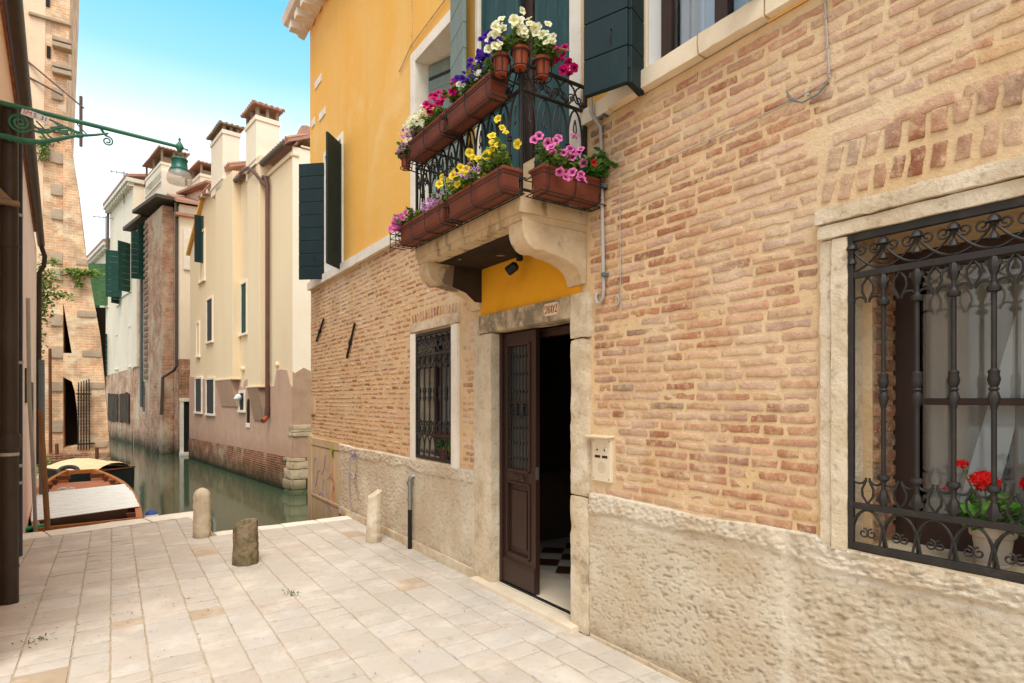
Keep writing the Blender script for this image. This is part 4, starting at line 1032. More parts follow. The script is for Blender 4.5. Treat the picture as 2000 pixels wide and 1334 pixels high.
BL = {
    'white': bloom_mesh('blossom', C(246, 244, 226), C(220, 216, 110), .034),
    'smallwhite': bloom_mesh('blossom', C(246, 244, 226), C(216, 208, 110), .021),
    'yellow': bloom_mesh('blossom', C(244, 222, 70), C(214, 176, 30), .032),
    'pink': bloom_mesh('blossom', C(240, 130, 190), C(120, 16, 70), .036),
    'magenta': bloom_mesh('blossom', C(214, 20, 110), C(110, 6, 60), .033),
    'purple': bloom_mesh('blossom', C(74, 26, 150), C(36, 10, 84), .032),
    'lilac': bloom_mesh('blossom', C(214, 160, 204), C(130, 50, 110), .017),
    'red': bloom_mesh('blossom', C(206, 16, 34), C(120, 4, 12), .034),
    'softpink': bloom_mesh('blossom', C(236, 128, 196), C(196, 70, 140), .034),
}
def leaf_into(mb, p, d, n, L, w, col):
    p, d, n = np.asarray(p), np.asarray(d), np.asarray(n); s = np.cross(d, n); s /= max(np.linalg.norm(s), 1e-6)
    V = [p, p + d * L * .35 + s * w - n * w * .2, p + d * L * .75 + s * w * .7 - n * L * .10, p + d * L - n * L * .25, p + d * L * .75 - s * w * .7 - n * L * .10, p + d * L * .35 - s * w - n * w * .2, p + d * L * .5 + n * w * .25]
    mb.add(V, [(0, 1, 6), (1, 2, 6), (2, 3, 6), (3, 4, 6), (4, 5, 6), (5, 0, 6)], col=col)
def plant(name, label, cat, bases, outward, h, spread, nst, blooms, seed, leafcol=((70, 100, 38), (96, 128, 52), (128, 152, 70)), leaf=(.044, .015), group=None, droop=.38, mats=None, nleaf=14):
    """bases: two end points of the planting line; outward: horizontal lean; blooms: [(kind, count, t0, t1, height factor)]"""
    rng = random.Random(seed); p0, p1 = np.array(bases[0], float), np.array(bases[1], float); out = np.array((*outward, 0.0))
    t = thing(name, label, cat, tuple((p0 + p1) / 2), group)
    mb = MB(); st = MB(); tips = []
    for i in range(nst):
        u = (i + rng.random()) / nst; b = p0 + (p1 - p0) * u
        lean = out * rng.uniform(-.35, 1.0) * spread + np.array((rng.uniform(-1, 1), rng.uniform(-1, 1), 0)) * spread * .45
        hh = h * rng.uniform(.45, 1.05); dr = droop * rng.random() * (1 if np.dot(lean, out) > 0 else .2)
        P = [b + lean * s + np.array((0, 0, hh * (s - dr * 2.2 * s ** 3))) for s in np.linspace(0, 1, 7)]
        st.tube(P, .0022, 4); tips.append((u, P[-1], P[-1] - P[-2], P[4]))
        for k in range(nleaf):
            s = rng.uniform(.15, 1.0); q = b + lean * s + np.array((0, 0, hh * (s - dr * 2.2 * s ** 3)))
            d = np.array((rng.gauss(0, 1), rng.gauss(0, 1), rng.uniform(-.3, .8))); d /= np.linalg.norm(d)
            nn = np.array((rng.gauss(0, .6), rng.gauss(0, .6), 1.0)); nn -= d * np.dot(nn, d); nn /= max(np.linalg.norm(nn), 1e-6)
            c = np.array(C(*rng.choice(leafcol))) / np.array(C(74, 104, 40)) * rng.uniform(.7, 1.25)
            leaf_into(mb, q, d, nn, leaf[0] * rng.uniform(.6, 1.25), leaf[1] * rng.uniform(.7, 1.3), c)
    mb.build('foliage', [M['leaf']], t, smooth=False, fix=False); st.build('stem', [M['stem']], t, smooth=True)
    for kind, cnt, t0, t1, hf in blooms:
        cnt = int(cnt * 1.25)
        for k in range(cnt):
            u = t0 + (t1 - t0) * (k + rng.uniform(-.8, 1.8)) / cnt
            b = p0 + (p1 - p0) * u
            sw = rng.random()
            if hf >= 0: q = b + out * spread * (.25 + .9 * sw) + np.array((rng.uniform(-.4, .4) * spread, rng.uniform(-.4, .4) * spread, h * hf * (1.1 - .75 * sw) * rng.uniform(.7, 1.15)))
            else: q = b + out * spread * (1.0 + .5 * sw) + np.array((rng.uniform(-.2, .2) * spread, rng.uniform(-.3, .3) * spread, h * hf * rng.uniform(.4, 1)))
            f = bpy.data.objects.new('blossom', BL[kind]); COL.objects.link(f); f.parent = t
            f.location = Vector(q) - t.location
            d = Vector((-.62 + rng.gauss(0, .42), -.62 + rng.gauss(0, .42), .25 + rng.gauss(0, .35)))
            f.rotation_euler = (d.to_track_quat('Z', 'Y') @ Matrix.Rotation(rng.uniform(0, 6.28), 3, 'Z').to_quaternion()).to_euler()
            sc = rng.uniform(.66, 1.02); f.scale = (sc, sc, sc)
    return t
def planter(label, c, L, along, group='terracotta flower boxes on the balcony', w=.15, h=.15, basket=True):
    """flower box: c = centre of the base; along = unit vector of its length"""
    t = thing('flower_box', label, 'flower box', c, group)
    d = np.array((*along, 0.0)); n = np.array((-d[1], d[0], 0.0)); c = np.array(c, float)
    def loop(hw, hl, z): return [c + n * hw * s + d * hl * q + (0, 0, z) for s, q in ((-1, -1), (1, -1), (1, 1), (-1, 1))]
    mb = MB()
    lv = [(.34, -.03, 0.008), (.36, -.028, .03), (.38, -.026, .045), (.43, -.012, h - .022), (.5, 0, h - .020), (.5, 0, h), (.46, -.006, h), (.44, -.012, h - .03)]
    V = []
    for a, b, z in lv: V += loop(w * a, L / 2 + b, z)
    F = [(3, 2, 1, 0)]
    for k in range(len(lv) - 1):
        for i in range(4): F.append((k * 4 + i, k * 4 + (i + 1) % 4, k * 4 + 4 + (i + 1) % 4, k * 4 + 4 + i))
    mb.add(V, F); mb.build('box', [M['planter']], t, bevel=.006)
    mb = MB(); V = loop(w * .35, L / 2 - .03, 0) + loop(w * .46, L / 2 - .008, .032) + loop(w * .43, L / 2 - .012, .032) + loop(w * .33, L / 2 - .034, .006)
    F = [(3, 2, 1, 0)] + [(k * 4 + i, k * 4 + (i + 1) % 4, k * 4 + 4 + (i + 1) % 4, k * 4 + 4 + i) for k in range(3) for i in range(4)]
    mb.add(V, F); mb.build('drip_tray', [M['planter']], t, bevel=.005)
    mb = MB(); V = loop(w * .44, L / 2 - .014, h - .02); mb.add(V, [(0, 1, 2, 3)]); mb.build('soil', [M['soil']], t)
    if basket:
        mb = MB(); r = .0038
        for z, e in ((h * .62, .010), (-.006, .0)):
            for s in (1, -1): mb.tube([c + n * s * (w * .5 + e) + d * q + (0, 0, z) for q in (-L / 2 - .02, L / 2 + .02)], r, 5)
            for q in (-1, 1): mb.tube([c + n * s * (w * .5 + e) + d * q * (L / 2 + .018) + (0, 0, z) for s in (-1, 1)], r, 5)
        k = max(2, int(L / .26)); 
        for i in range(k + 1):
            q = -L / 2 + .04 + (L - .08) * i / k
            mb.tube([c + d * q + n * w * .56 + (0, 0, h * .98), c + d * q + n * w * .56 + (0, 0, h * .3), c + d * q + n * w * .47 + (0, 0, -.004), c + d * q + n * w * .2 + (0, 0, -.009), c + d * q - n * w * .2 + (0, 0, -.009), c + d * q - n * w * .47 + (0, 0, -.004), c + d * q - n * w * .56 + (0, 0, h * .3), c + d * q - n * w * .56 + (0, 0, h * .98)], r, 5)
        for s in (.25, -.25): mb.tube([c + n * w * s + d * q + (0, 0, -.012) for q in (-L / 2, L / 2)], r, 5)
        mb.build('wire_basket', [M['iron']], t, smooth=True)
    return t
XF = 2.045
FY, SD = (0, 1), (1, 0)
planter('terracotta flower box on the balcony rail with white flowers, beside the smallest hanging pot', (XF, 4.10, 3.525), .62, FY)
planter('terracotta flower box on the balcony rail with purple flowers, nearest the corner pots', (XF, 3.46, 3.525), .62, FY)
planter('low terracotta flower box with lilac flowers at the canal end of the balcony floor', (XF, 4.20, 2.885), .80, FY)
planter('low terracotta flower box with yellow flowers along the balcony front', (XF, 3.375, 2.885), .74, FY)
planter('terracotta flower box with pink flowers on the balcony side by the conduit', (2.425, 2.945, 2.885), .50, SD, h=.16, w=.16)
# iron arm that carries the box at the end
mb = MB()
for z in (2.895, 2.965, 3.01): mb.tube([(2.12, 4.60, z), (XF - .085, 4.62, z), (XF - .085, 4.74, z), (2.10, 4.74, z)], .004, 5)
for y in (4.62, 4.74): mb.tube([(XF - .085, y, 2.88), (XF - .085, y, 3.02)], .004, 5)
mb.tube(spiral((XF - .085, 4.74, 3.04), .022, .008, -90, 200, 12, (0, 1, 0), (0, 0, 1)), .004, 5)
tag(mb.build('iron_basket_arm', [M['iron']], None, smooth=True), 'empty end of the black iron basket beyond the lilac flower box', 'basket')
def pot(label, c, r, h, ring=True, group='round pots in rings on the balcony corner'):
    t = thing('flower_pot', label, 'flower pot', c, group)
    mb = MB(); mb.lathe([(r * .68, 0), (r * .92, h * .80), (r, h * .80), (r * 1.02, h), (r * .90, h), (r * .86, h * .85), (r * .1, h * .84)], c, 20); mb.build('pot', [M['terracotta']], t, smooth=True, angle=35)
    mb = MB(); mb.lathe([(r * .86, h * .80), (r * .86, h * .86)], c, 14); mb.build('soil', [M['soil']], t)
    if ring:
        mb = MB(); mb.tube(arc(c, r * 1.06, 0, 350, 20, (1, 0, 0), (0, 1, 0)), .004, 5, closed=True)
        mb.tube([(p[0], p[1], p[2] + h * .8) for p in arc(c, r * 1.06, 0, 350, 20, (1, 0, 0), (0, 1, 0))], .005, 5, closed=True)
        for a in (200, 245, 330, 90): mb.tube([(c[0] + r * 1.06 * math.cos(R(a)), c[1] + r * 1.06 * math.sin(R(a)), c[2] + z) for z in (0, h * .8)], .004, 5)
        mb.tube([(c[0], c[1], c[2] - .004), (2.15, 3.10 if c[1] < 3.5 else 4.5, c[2] - .02)], .005, 5)
        mb.build('iron_ring', [M['iron']], t, smooth=True)
    return t
pot('small terracotta pot with white flowers, leftmost of the three in iron rings', (2.02, 3.10, 3.635), .054, .12)
pot('small terracotta pot on the railing corner, middle of the three in iron rings', (2.11, 3.02, 3.67), .056, .12)
pot('small terracotta pot with magenta flowers, rightmost of the three in iron rings', (2.30, 3.045, 3.675), .058, .125)
pot('smallest terracotta pot hanging in a ring off the canal end of the railing', (2.0, 4.50, 3.50), .045, .10, group=None)
# flowers in them
WN = (-.75, -.66)
plant('petunia_plant', 'white petunias with small lilac flowers in the rail box at the canal end', 'flower plant', ((XF, 4.38, 3.66), (XF, 3.85, 3.66)), (-1, -.1), .17, .12, 40, [('smallwhite', 76, -.05, .7, 1.0), ('lilac', 20, -.05, .3, .5), ('yellow', 3, .5, .8, .7), ('magenta', 12, .66, 1.0, 1.15)], 1, group='flowers on the balcony')
plant('petunia_plant', 'magenta and deep purple petunias in the rail box nearest the corner pots', 'flower plant', ((XF, 3.72, 3.66), (XF, 3.18, 3.66)), (-1, -.1), .16, .11, 40, [('magenta', 6, 0, .25, 1.1), ('purple', 18, .3, 1.0, 1.2), ('purple', 12, .75, 1.05, 1.9), ('smallwhite', 4, .4, .6, .6)], 2, group='flowers on the balcony')
plant('petunia_plant', 'white petunias spilling from the leftmost ringed pot', 'flower plant', ((2.02, 3.13, 3.74), (2.02, 3.06, 3.74)), (-.8, -.5), .17, .10, 22, [('white', 14, 0, 1, 1.1), ('white', 4, 0, 1, .2), ('purple', 8, 0, .6, .9)], 3, group='flowers on the balcony')
plant('petunia_plant', 'white petunias standing tall in the middle ringed pot', 'flower plant', ((2.08, 3.03, 3.77), (2.15, 3.01, 3.77)), (-.3, -.7), .18, .10, 24, [('white', 20, -.3, 1.3, 1.15)], 4, group='flowers on the balcony')
plant('petunia_plant', 'magenta petunias trailing from the rightmost ringed pot', 'flower plant', ((2.26, 3.05, 3.78), (2.36, 3.04, 3.78)), (.35, -.7), .15, .12, 26, [('white', 8, -.2, .6, 1.3), ('magenta', 10, .3, 1.0, .9), ('magenta', 5, .9, 1.6, .3), ('magenta', 6, .7, 1.5, -.5)], 5, group='flowers on the balcony')
plant('petunia_plant', 'pale lilac flowers in the smallest hanging pot', 'flower plant', ((2.0, 4.53, 3.59), (2.0, 4.47, 3.59)), (-1, 0), .10, .06, 14, [('lilac', 22, 0, 1, .9), ('smallwhite', 6, 0, 1, 1.1)], 6, group='flowers on the balcony')
plant('petunia_plant', 'soft pink petunias hanging over the canal end of the low box', 'flower plant', ((XF, 4.58, 3.01), (XF, 4.30, 3.01)), (-1, .3), .13, .10, 26, [('softpink', 12, -.15, .3, .9), ('softpink', 7, -.1, .2, .2), ('softpink', 3, .5, .9, .7)], 7, group='flowers on the balcony')
plant('verbena_plant', 'striped lilac and white clusters in the low box', 'flower plant', ((XF, 4.25, 3.01), (XF, 3.86, 3.01)), (-1, 0), .13, .06, 24, [('lilac', 60, .15, .9, .9)], 8, group='flowers on the balcony')
plant('petunia_plant', 'yellow petunias along the front box of the balcony', 'flower plant', ((XF, 3.74, 3.02), (XF, 3.02, 3.02)), (-1, -.2), .18, .13, 52, [('yellow', 26, -.05, 1.0, 1.0), ('lilac', 14, .3, .7, .7), ('yellow', 4, .9, 1.02, 1.7), ('yellow', 5, 0, .6, .3)], 9, leafcol=((84, 116, 42), (112, 142, 54), (146, 164, 70)), group='flowers on the balcony')
plant('petunia_plant', 'pink dark throated petunias in the side box of the balcony', 'flower plant', ((2.20, 2.95, 3.03), (2.52, 2.95, 3.03)), (-.2, -1), .20, .13, 40, [('pink', 17, -.15, 1.0, 1.1), ('pink', 6, .3, 1.0, -.35)], 10, group='flowers on the balcony')
plant('leafy_plant', 'glossy green bush with one red flower at the wall end of the side box', 'plant', ((2.50, 2.94, 3.03), (2.66, 2.92, 3.03)), (.2, -1), .20, .13, 34, [('red', 2, 0, .3, .6)], 12, leafcol=((40, 96, 30), (58, 120, 40), (84, 146, 56)), leaf=(.055, .018), nleaf=12, group='flowers on the balcony')

# ================================================================== small fixtures on the facade
t = thing('intercom', 'cream intercom panel with two buttons and round speaker beside the door', 'intercom', (X0 - .02, 2.895, 1.2))
mb = MB(); mb.box(X0 - .022, X0 + .005, 2.808, 2.985, 1.055, 1.345); mb.build('face_plate', [M['creamplastic']], t, bevel=.004)
mb = MB(); mb.box(X0 - .075, X0 + .004, 2.795, 3.005, 1.346, 1.362); mb.build('rain_cover', [M['creamplastic']], t, bevel=.005)
for y in (2.932, 2.862):
    mb = MB(); mb.lathe([(.017, 0), (.017, .003), (.012, .006), (.011, .003), (.002, .003)], (X0 - .022, y, 1.268), 18, NX); b = mb.build('push_button', [M['creamplastic']], t, smooth=True)
    q = MB(); q.lathe([(.006, 0), (.005, .006)], (X0 - .0245, y - .004, 1.266), 10, NX); q.build('button_eye', [M['black']], b)
    mb = MB(); mb.box(X0 - .0235, X0 - .020, y - .026, y + .026, 1.212, 1.229); mb.build('name_plate', [M['door']], t)
for rr, n in ((0, 1), (.009, 6), (.018, 12), (.027, 18), (.036, 24)):
    if rr == 0: GRL = MB()
    for i in range(n): GRL.lathe([(.0021, 0), (.0021, .0006)], (X0 - .0222, 2.893 + rr * math.cos(2 * math.pi * i / n), 1.150 + rr * math.sin(2 * math.pi * i / n)), 6, NX)
GRL.build('speaker_grille', [M['cementstain']], t)
for y in (2.972, 2.822):
    for z in (1.075, 1.325):
        mb = MB(); mb.lathe([(.004, 0), (.003, .002)], (X0 - .022, y, z), 8, NX); mb.build('screw', [M['black']], t)
t = thing('conduit_pipe', 'pale grey conduit pipe running down beside the balcony to a hooked end', 'pipe', (X0 - .02, 2.9, 2.3))
mb = MB(); mb.tube([(X0 - .085, 2.925, 3.70), (X0 - .085, 2.925, 3.50), (X0 - .07, 2.915, 3.46), (X0 - .03, 2.895, 3.40), (X0 - .025, 2.893, 3.3), (X0 - .025, 2.872, 2.42)], .0125, 10); mb.build('pipe', [M['pvc']], t, smooth=True)
mb = MB(); mb.tube([(X0 - .025, 2.872, 2.42), (X0 - .025, 2.868, 2.33), (X0 - .025, 2.875, 2.27), (X0 - .025, 2.90, 2.235), (X0 - .025, 2.93, 2.24), (X0 - .025, 2.947, 2.275), (X0 - .02, 2.945, 2.305), (X0 + .01, 2.938, 2.31)], .011, 10); mb.build('pipe_hook', [M['pvc']], t, smooth=True)
for z in (2.42, 3.0, 3.47): 
    mb = MB(); mb.box(X0 - .045, X0 + .002, 2.845, 2.865, z - .012, z + .012); mb.lathe([(.0155, -.014), (.0155, .014)], (X0 - .025, 2.872 + (z - 2.42) * .022, z), 12); mb.build('pipe_clip', [M['zinc']], t, bevel=.002)
def cable(name, label, P, r, mt, clips=()):
    t = thing(name, label, 'cable', P[0]); mb = MB(); mb.tube(P, r, 5); mb.build('wire', [M[mt]], t, smooth=True)
    for c in clips: 
        mb = MB(); mb.obox(c, (.005, 0, 0), (0, .006, 0), (0, 0, .005)); mb.build('cable_clip', [M['pvc']], t)
    return t
xx = X0 - .012
P = [(xx, 1.425, 3.47), (xx, 1.41, 3.2), (xx, 1.40, 3.055)]
cable('wall_cable', 'thin grey cable rising up the brick wall to the stone sill', P, .0045, 'pvc', [(xx, 1.41, 3.2), (xx, 1.402, 3.08), (xx, 1.418, 3.34)])
P = [(xx, 1.41, 3.05), (xx, 1.60, 3.025), (xx, 1.85, 3.02), (xx, 2.2, 3.012), (xx, 2.55, 3.0), (xx, 2.725, 2.995), (xx, 2.735, 2.97), (xx, 2.73, 2.6), (xx, 2.722, 2.16)]
cable('wall_cable', 'thin cable crossing the brick wall from the junction and dropping beside the conduit', P, .0032, 'pvc', [(xx, y, 3.025 - (y - 1.5) * .02) for y in (1.5, 1.75, 1.9, 2.05, 2.2, 2.35, 2.5)] + [(xx, 2.73, z) for z in (2.8, 2.6, 2.4, 2.2)])
P = [(xx, 1.405, 3.04), (xx - .01, 1.45, 3.0), (xx - .015, 1.52, 2.99), (xx - .01, 1.58, 3.03), (xx + .02, 1.618, 3.10)]
cable('wall_cable', 'short loose loop of black wire hanging from a hole in the bricks', P, .004, 'zinc')
mb = MB(); mb.tube(arc((xx, 2.775, 2.235), .035, 60, 300, 12, (0, 1, 0), (0, 0, 1)), .005, 6); mb.tube([(xx, 2.757, 2.265), (xx + .02, 2.745, 2.28)], .005, 6)
tag(mb.build('cable_end', [M['pvc']], None, smooth=True), 'loose curled white cable end under the conduit hook', 'cable')
cable('wall_cable', 'long thin wire slanting across the yellow plaster above the window', [(X0 - .02, 6.22, 5.30), (X0 - .025, 5.9, 5.43), (X0 - .025, 4.9, 5.50), (X0 - .02, 4.6, 5.52)], .007, 'jamb')
cable('wall_cable', 'thin upright wire on the yellow plaster', [(X0 - .015, 5.90, 5.42), (X0 - .015, 5.90, 7.6)], .004, 'jamb')
for lab, a, b in (('longer black iron wall anchor bar, the one nearer the window', (7.70, 2.62), (8.03, 2.17)), ('shorter black iron wall anchor bar near the house corner', (9.10, 2.84), (9.50, 2.52))):
    mb = MB(); a3, b3 = np.array((X0 - .02, *a)), np.array((X0 - .02, *b)); d = (b3 - a3) / np.linalg.norm(b3 - a3); n = np.cross(d, (1, 0, 0))
    mb.obox((a3 + b3) / 2, (b3 - a3) / 2, n * .013, (.012, 0, 0)); m_ = a3 + (b3 - a3) * .55
    mb.obox(m_, d * .03, n * .022, (.02, 0, 0))
    tag(mb.build('wall_anchor', [M['ironblack']], None, bevel=.004), lab, 'wall anchor', 'iron anchor bars in the brick wall')
t = thing('vent_pipe', 'metal vent pipe with elbow top and dark lower half on the roughcast', 'pipe', (X0 - .06, 5.83, 0))
mb = MB(); mb.tube([(X0 - .065, 5.835, -.0), (X0 - .065, 5.835, .42)], .023, 14); mb.build('lower_pipe', [M['black']], t, smooth=True)
mb = MB(); mb.tube([(X0 - .065, 5.835, .40), (X0 - .065, 5.835, .72), (X0 - .06, 5.832, .755), (X0 - .045, 5.825, .775), (X0 + .02, 5.80, .778)], .022, 14); mb.lathe([(.033, -.02), (.033, .02)], (X0 - .065, 5.835, .70), 14); mb.lathe([(.031, -.01), (.031, .01)], (X0 - .065, 5.835, .53), 14)
mb.build('upper_pipe', [M['steel']], t, smooth=True)
t = thing('security_lamp', 'small dark spotlight under the balcony above the door', 'lamp', (2.55, 3.70, 2.70))
mb = MB(); mb.box(2.56, 2.60, 3.68, 3.72, 2.66, 2.742); mb.build('bracket', [M['black']], t, bevel=.004)
mb = MB(); mb.lathe([(.02, 0), (.038, .02), (.038, .09), (.03, .10)], (2.58, 3.73, 2.64), 14, (-.5, .55, -.5)); mb.build('lamp_head', [M['black']], t, smooth=True)

# geraniums behind the grilles
def geranium(label, c, h, seed, heads, scale=1.0):
    rng = random.Random(seed); t = thing('geranium', label, 'flower plant', c, 'geraniums behind the grilles')
    mb = MB(); st = MB()
    for i in range(int(46 * scale)):
        a = rng.uniform(0, 6.28); r = h * .55 * math.sqrt(rng.random()); z = h * rng.uniform(.15, .75) * (1 - (r / (h * .6)) ** 2 * .4)
        q = np.array(c) + (r * math.cos(a), r * math.sin(a), z); st.tube([c, (np.array(c) + q) / 2 + (0, 0, .02), q], .0025, 4)
        R_ = rng.uniform(.026, .042) * (.6 + .4 * scale); n = np.array((rng.gauss(-.3, .4), rng.gauss(-.2, .4), 1)); n /= np.linalg.norm(n); u = np.cross(n, (0, 1, 0)); u /= np.linalg.norm(u); v = np.cross(n, u)
        cc = np.array(C(*rng.choice(((58, 120, 34), (84, 146, 44), (110, 160, 56))))) / np.array(C(74, 104, 40)) * rng.uniform(.7, 1.15)
        ring = [q + R_ * (1 - .16 * (k % 2)) * (math.cos(k * .571 + .4) * u + math.sin(k * .571 + .4) * v) + n * R_ * .18 * (1 if k % 2 else .6) for k in range(11)]
        mb.add([q] + ring, [(0, k + 1, (k + 1) % 11 + 1) for k in range(10)], col=cc)
    mb.build('foliage', [M['leaf']], t, fix=False); st.build('stem', [M['stem']], t)
    for hx, hy, hz, hr, colr in heads:
        fb = MB(); o = np.array(c) + (hx, hy, hz)
        for i in range(int(70 * min(1, hr / .03))):
            d = np.array((rng.gauss(0, 1), rng.gauss(0, 1), rng.gauss(.3, 1))); d /= np.linalg.norm(d); p = o + d * hr * rng.uniform(.75, 1.0) * (1, 1, .8)
            u = np.cross(d, (.3, .2, 1)); u /= np.linalg.norm(u); v = np.cross(d, u); s = hr * .34
            for k in range(5):
                a = k * 1.2566 + rng.random(); e_ = math.cos(a) * u + math.sin(a) * v; f_ = -math.sin(a) * u + math.cos(a) * v
                fb.add([p, p + e_ * s * .6 + f_ * s * .35, p + e_ * s + d * s * .3, p + e_ * s * .6 - f_ * s * .35], [(0, 1, 2, 3)], col=np.array(C(*colr)) * rng.uniform(.75, 1.15))
        fb.build('flower_head', [M['petal']], t, fix=False)
        sb = MB(); sb.tube([c, (o[0], o[1], o[2] - hr * .5)], .003, 5); sb.build('flower_stalk', [M['stem']], t)
    return t
def sillpot(label, c, r, h, mt, lip=1.0):
    t = thing('flower_pot', label, 'flower pot', c, 'pots on the window sills')
    mb = MB(); mb.lathe([(r * .72, 0), (r * .74, h * .10), (r * .68, h * .12), (r * .86, h * .72), (r * .98, h * .76), (r, h * .80), (r * 1.02, h), (r * .92, h), (r * .86, h * .8), (r * .1, h * .8)], c, 24); mb.build('pot', [M[mt]], t, smooth=True, angle=35)
    mb = MB(); mb.lathe([(r * .8, h * .78), (r * .8, h * .84)], c, 14); mb.build('soil', [M['soil']], t); return t
M['potwhite'] = mat('potwhite', C(186, 172, 152), .6, [(C(160, 146, 126), 8, .45, .75, .5)], spec=.3)
sillpot('cream pot with red geranium behind the near grille', (X0 + .13, .845, .946), .075, .165, 'potwhite')
geranium('bright red geranium in the cream pot behind the near grille', (X0 + .13, .845, 1.08), .22, 3, [(-.02, .02, .20, .048, (226, 36, 28)), (-.03, .09, .262, .022, (220, 26, 30)), (0, -.135, .20, .05, (206, 24, 28)), (.0, .16, .15, .012, (200, 30, 40))])
for i, y in enumerate((5.12, 5.36)):
    sillpot(['terracotta pot at the door end of the far grille sill', 'terracotta pot in the middle of the far grille sill'][i], (X0 + .10, y, .98), .07, .13, 'terracotta')
    geranium(['dark red geranium low behind the far grille, at its door end', 'red geranium low behind the far grille, at its middle'][i], (X0 + .10, y, 1.09), .15, 20 + i, [(-.06, -.06, .155, .040, (216, 20, 26)), (-.06, .07, .140, .038, (222, 24, 28)), (-.05, .0, .15, .016, (150, 90, 170))], .6)

# ================================================================== stone bollards
def bollard(label, c, r, h, mt, top, seed, tilt=(0, 0), sides=8, rough=.004):
    mb = MB(); n = sides * 4; rows = 26; V = []; rng = random.Random(seed)
    for j in range(rows + 1):
        t = j / rows; z = t * h
        for i in range(n):
            a = 2 * math.pi * i / n; k = (a * sides / (2 * math.pi)) % 1
            oct_ = math.cos(math.pi / sides) / math.cos((k - .5) * 2 * math.pi / sides)
            rr = r * (1.03 - .08 * t) * (oct_ if sides < 12 else 1)
            if top == 'dome' and t > .86: q = (t - .86) / .14; rr *= math.sqrt(max(0.0, 1 - (q * .97) ** 2)) * (1 - .05 * q) if q > .15 else (1 - .02)
            V.append((c[0] + rr * math.cos(a) + tilt[0] * t, c[1] + rr * math.sin(a) + tilt[1] * t, z))
    V = np.array(V); top_i = np.arange(len(V)) >= rows * n
    F = [(j * n + i, j * n + (i + 1) % n, (j + 1) * n + (i + 1) % n, (j + 1) * n + i) for j in range(rows) for i in range(n)]
    # closing rings on top
    rings = 5; base = len(V); ctr = V[rows * n:].mean(0); ext = []
    for q in range(1, rings + 1):
        f = 1 - q / rings
        for i in range(n): p = ctr + (V[rows * n + i] - ctr) * f; ext.append(p)
    V = np.concatenate([V, np.array(ext)])
    for q in range(rings):
        a = rows * n if q == 0 else base + (q - 1) * n; b = base + q * n
        F += [(a + i, a + (i + 1) % n, b + (i + 1) % n, b + i) for i in range(n)]
    V = V + np.stack([rough * 2 * fbm(V, .035, seed), rough * 2 * fbm(V, .035, seed + 1), rough * .7 * fbm(V, .05, seed + 2)], 1)
    hi = np.clip((V[:, 2] - h * .8) / (h * .2), 0, 1)
    if top == 'broken': V[:, 2] += hi * (.05 * ((V[:, 0] - c[0]) / r) * 1.0 + .03 * fbm(V, .07, seed + 5))
    if top == 'stump':
        rel = np.hypot(V[:, 0] - c[0] - tilt[0], V[:, 1] - c[1] - tilt[1]) / r
        V[:, 2] += hi * (.035 * ((V[:, 0] - c[0]) / r) + .03 * fbm(V, .08, seed + 5) - .06 * np.clip(1 - rel / .45, 0, 1))
    col = np.ones((len(V), 3))
    mb.add(V, F, col=col)
    return tag(mb.build('bollard', [M[mt]], None, smooth=True, angle=55), label, 'bollard', 'stone bollards on the quay')
M['bollard'] = mat('bollard', C(206, 190, 162), .9, [(C(168, 146, 116), 4, .42, .7, .7, (1, 1, .35)), (C(236, 226, 206), 5, .5, .75, .6), (C(140, 120, 94), 26, .58, .8, .5)], [(70, .4, .005), (20, .3, .008)], spec=.15, extra=zband(-.02, .07, C(136, 120, 92), .7, 9, .05))
M['mossy'] = mat('mossy', C(140, 122, 98), .95, [(C(104, 96, 60), 6, .42, .62, .85), (C(84, 72, 58), 24, .5, .72, .8), (C(160, 144, 112), 8, .58, .75, .6)], [(60, .7, .01), (160, .5, .005)], spec=.08, extra=chain(zband(-.05, .10, C(108, 90, 70), .5, 9, .1)))
bollard('pale octagonal stone bollard with rounded top at the kerb corner', (.86, 7.70), .092, .57, 'bollard', 'dome', 4)
bollard('dark mossy broken stump of a bollard', (1.075, 6.22), .118, .40, 'mossy', 'stump', 9, (.0, .0), 8, .006)
bollard('pale broken bollard leaning close to the roughcast wall', (2.43, 6.36), .085, .52, 'bollard', 'broken', 14, (.02, .02), 8, .006)

# ================================================================== house on the left and what hangs on it
def wallx(y): return -.75 - .06 * (y - 6)
M['pinkwall'] = mat('pinkwall', C(246, 218, 194), .92, [(C(236, 194, 164), 1.6, .4, .7, .6), (C(236, 206, 178), 5, .5, .75, .5), (C(176, 124, 100), 12, .6, .8, .4)], [(30, .3, .008)], spec=.1, extra=zband(-.6, 1.2, C(206, 144, 122), .6, 2.2, .9))
lh = thing('pink_house', 'pink plastered house along the left edge, its wall rising from the canal', 'house', (-1, 8, 0))
A0, A1 = (wallx(4.5), 4.5), (wallx(16.6), 16.6)
d = np.array((A1[0] - A0[0], A1[1] - A0[1], 0)); LL = np.linalg.norm(d); d /= LL; nl = np.array((-d[1], d[0], 0))
mb = MB(); mb.prism([(0, 0), (LL, 0), (LL, -6), (0, -6)], (A0[0], A0[1], -1.6), d, -nl, (0, 0, 6.48)); mb.build('wall', [M['pinkwall']], lh)
M['rooftile'] = mat('rooftile', C(176, 112, 84), .85, [(C(140, 84, 62), 5, .4, .7, .7), (C(206, 150, 116), 9, .5, .75, .6)], [(20, .4, .02)], spec=.12)
mb = MB(); o = np.array((A0[0], A0[1], 4.90)) - d * .1
mb.prism([(-.02, 0), (6, 1.6), (6, 1.68), (-.10, .09)], o, nl, np.array((0, 0, 1)), d * (LL - 1.6)); mb.build('roof', [M['rooftile']], lh)
gx = lambda y: wallx(y) + .085
mb = MB(); mb.tube([(gx(4.5), 4.5, 4.93), (gx(16.3), 16.3, 4.95)], .066, 10)
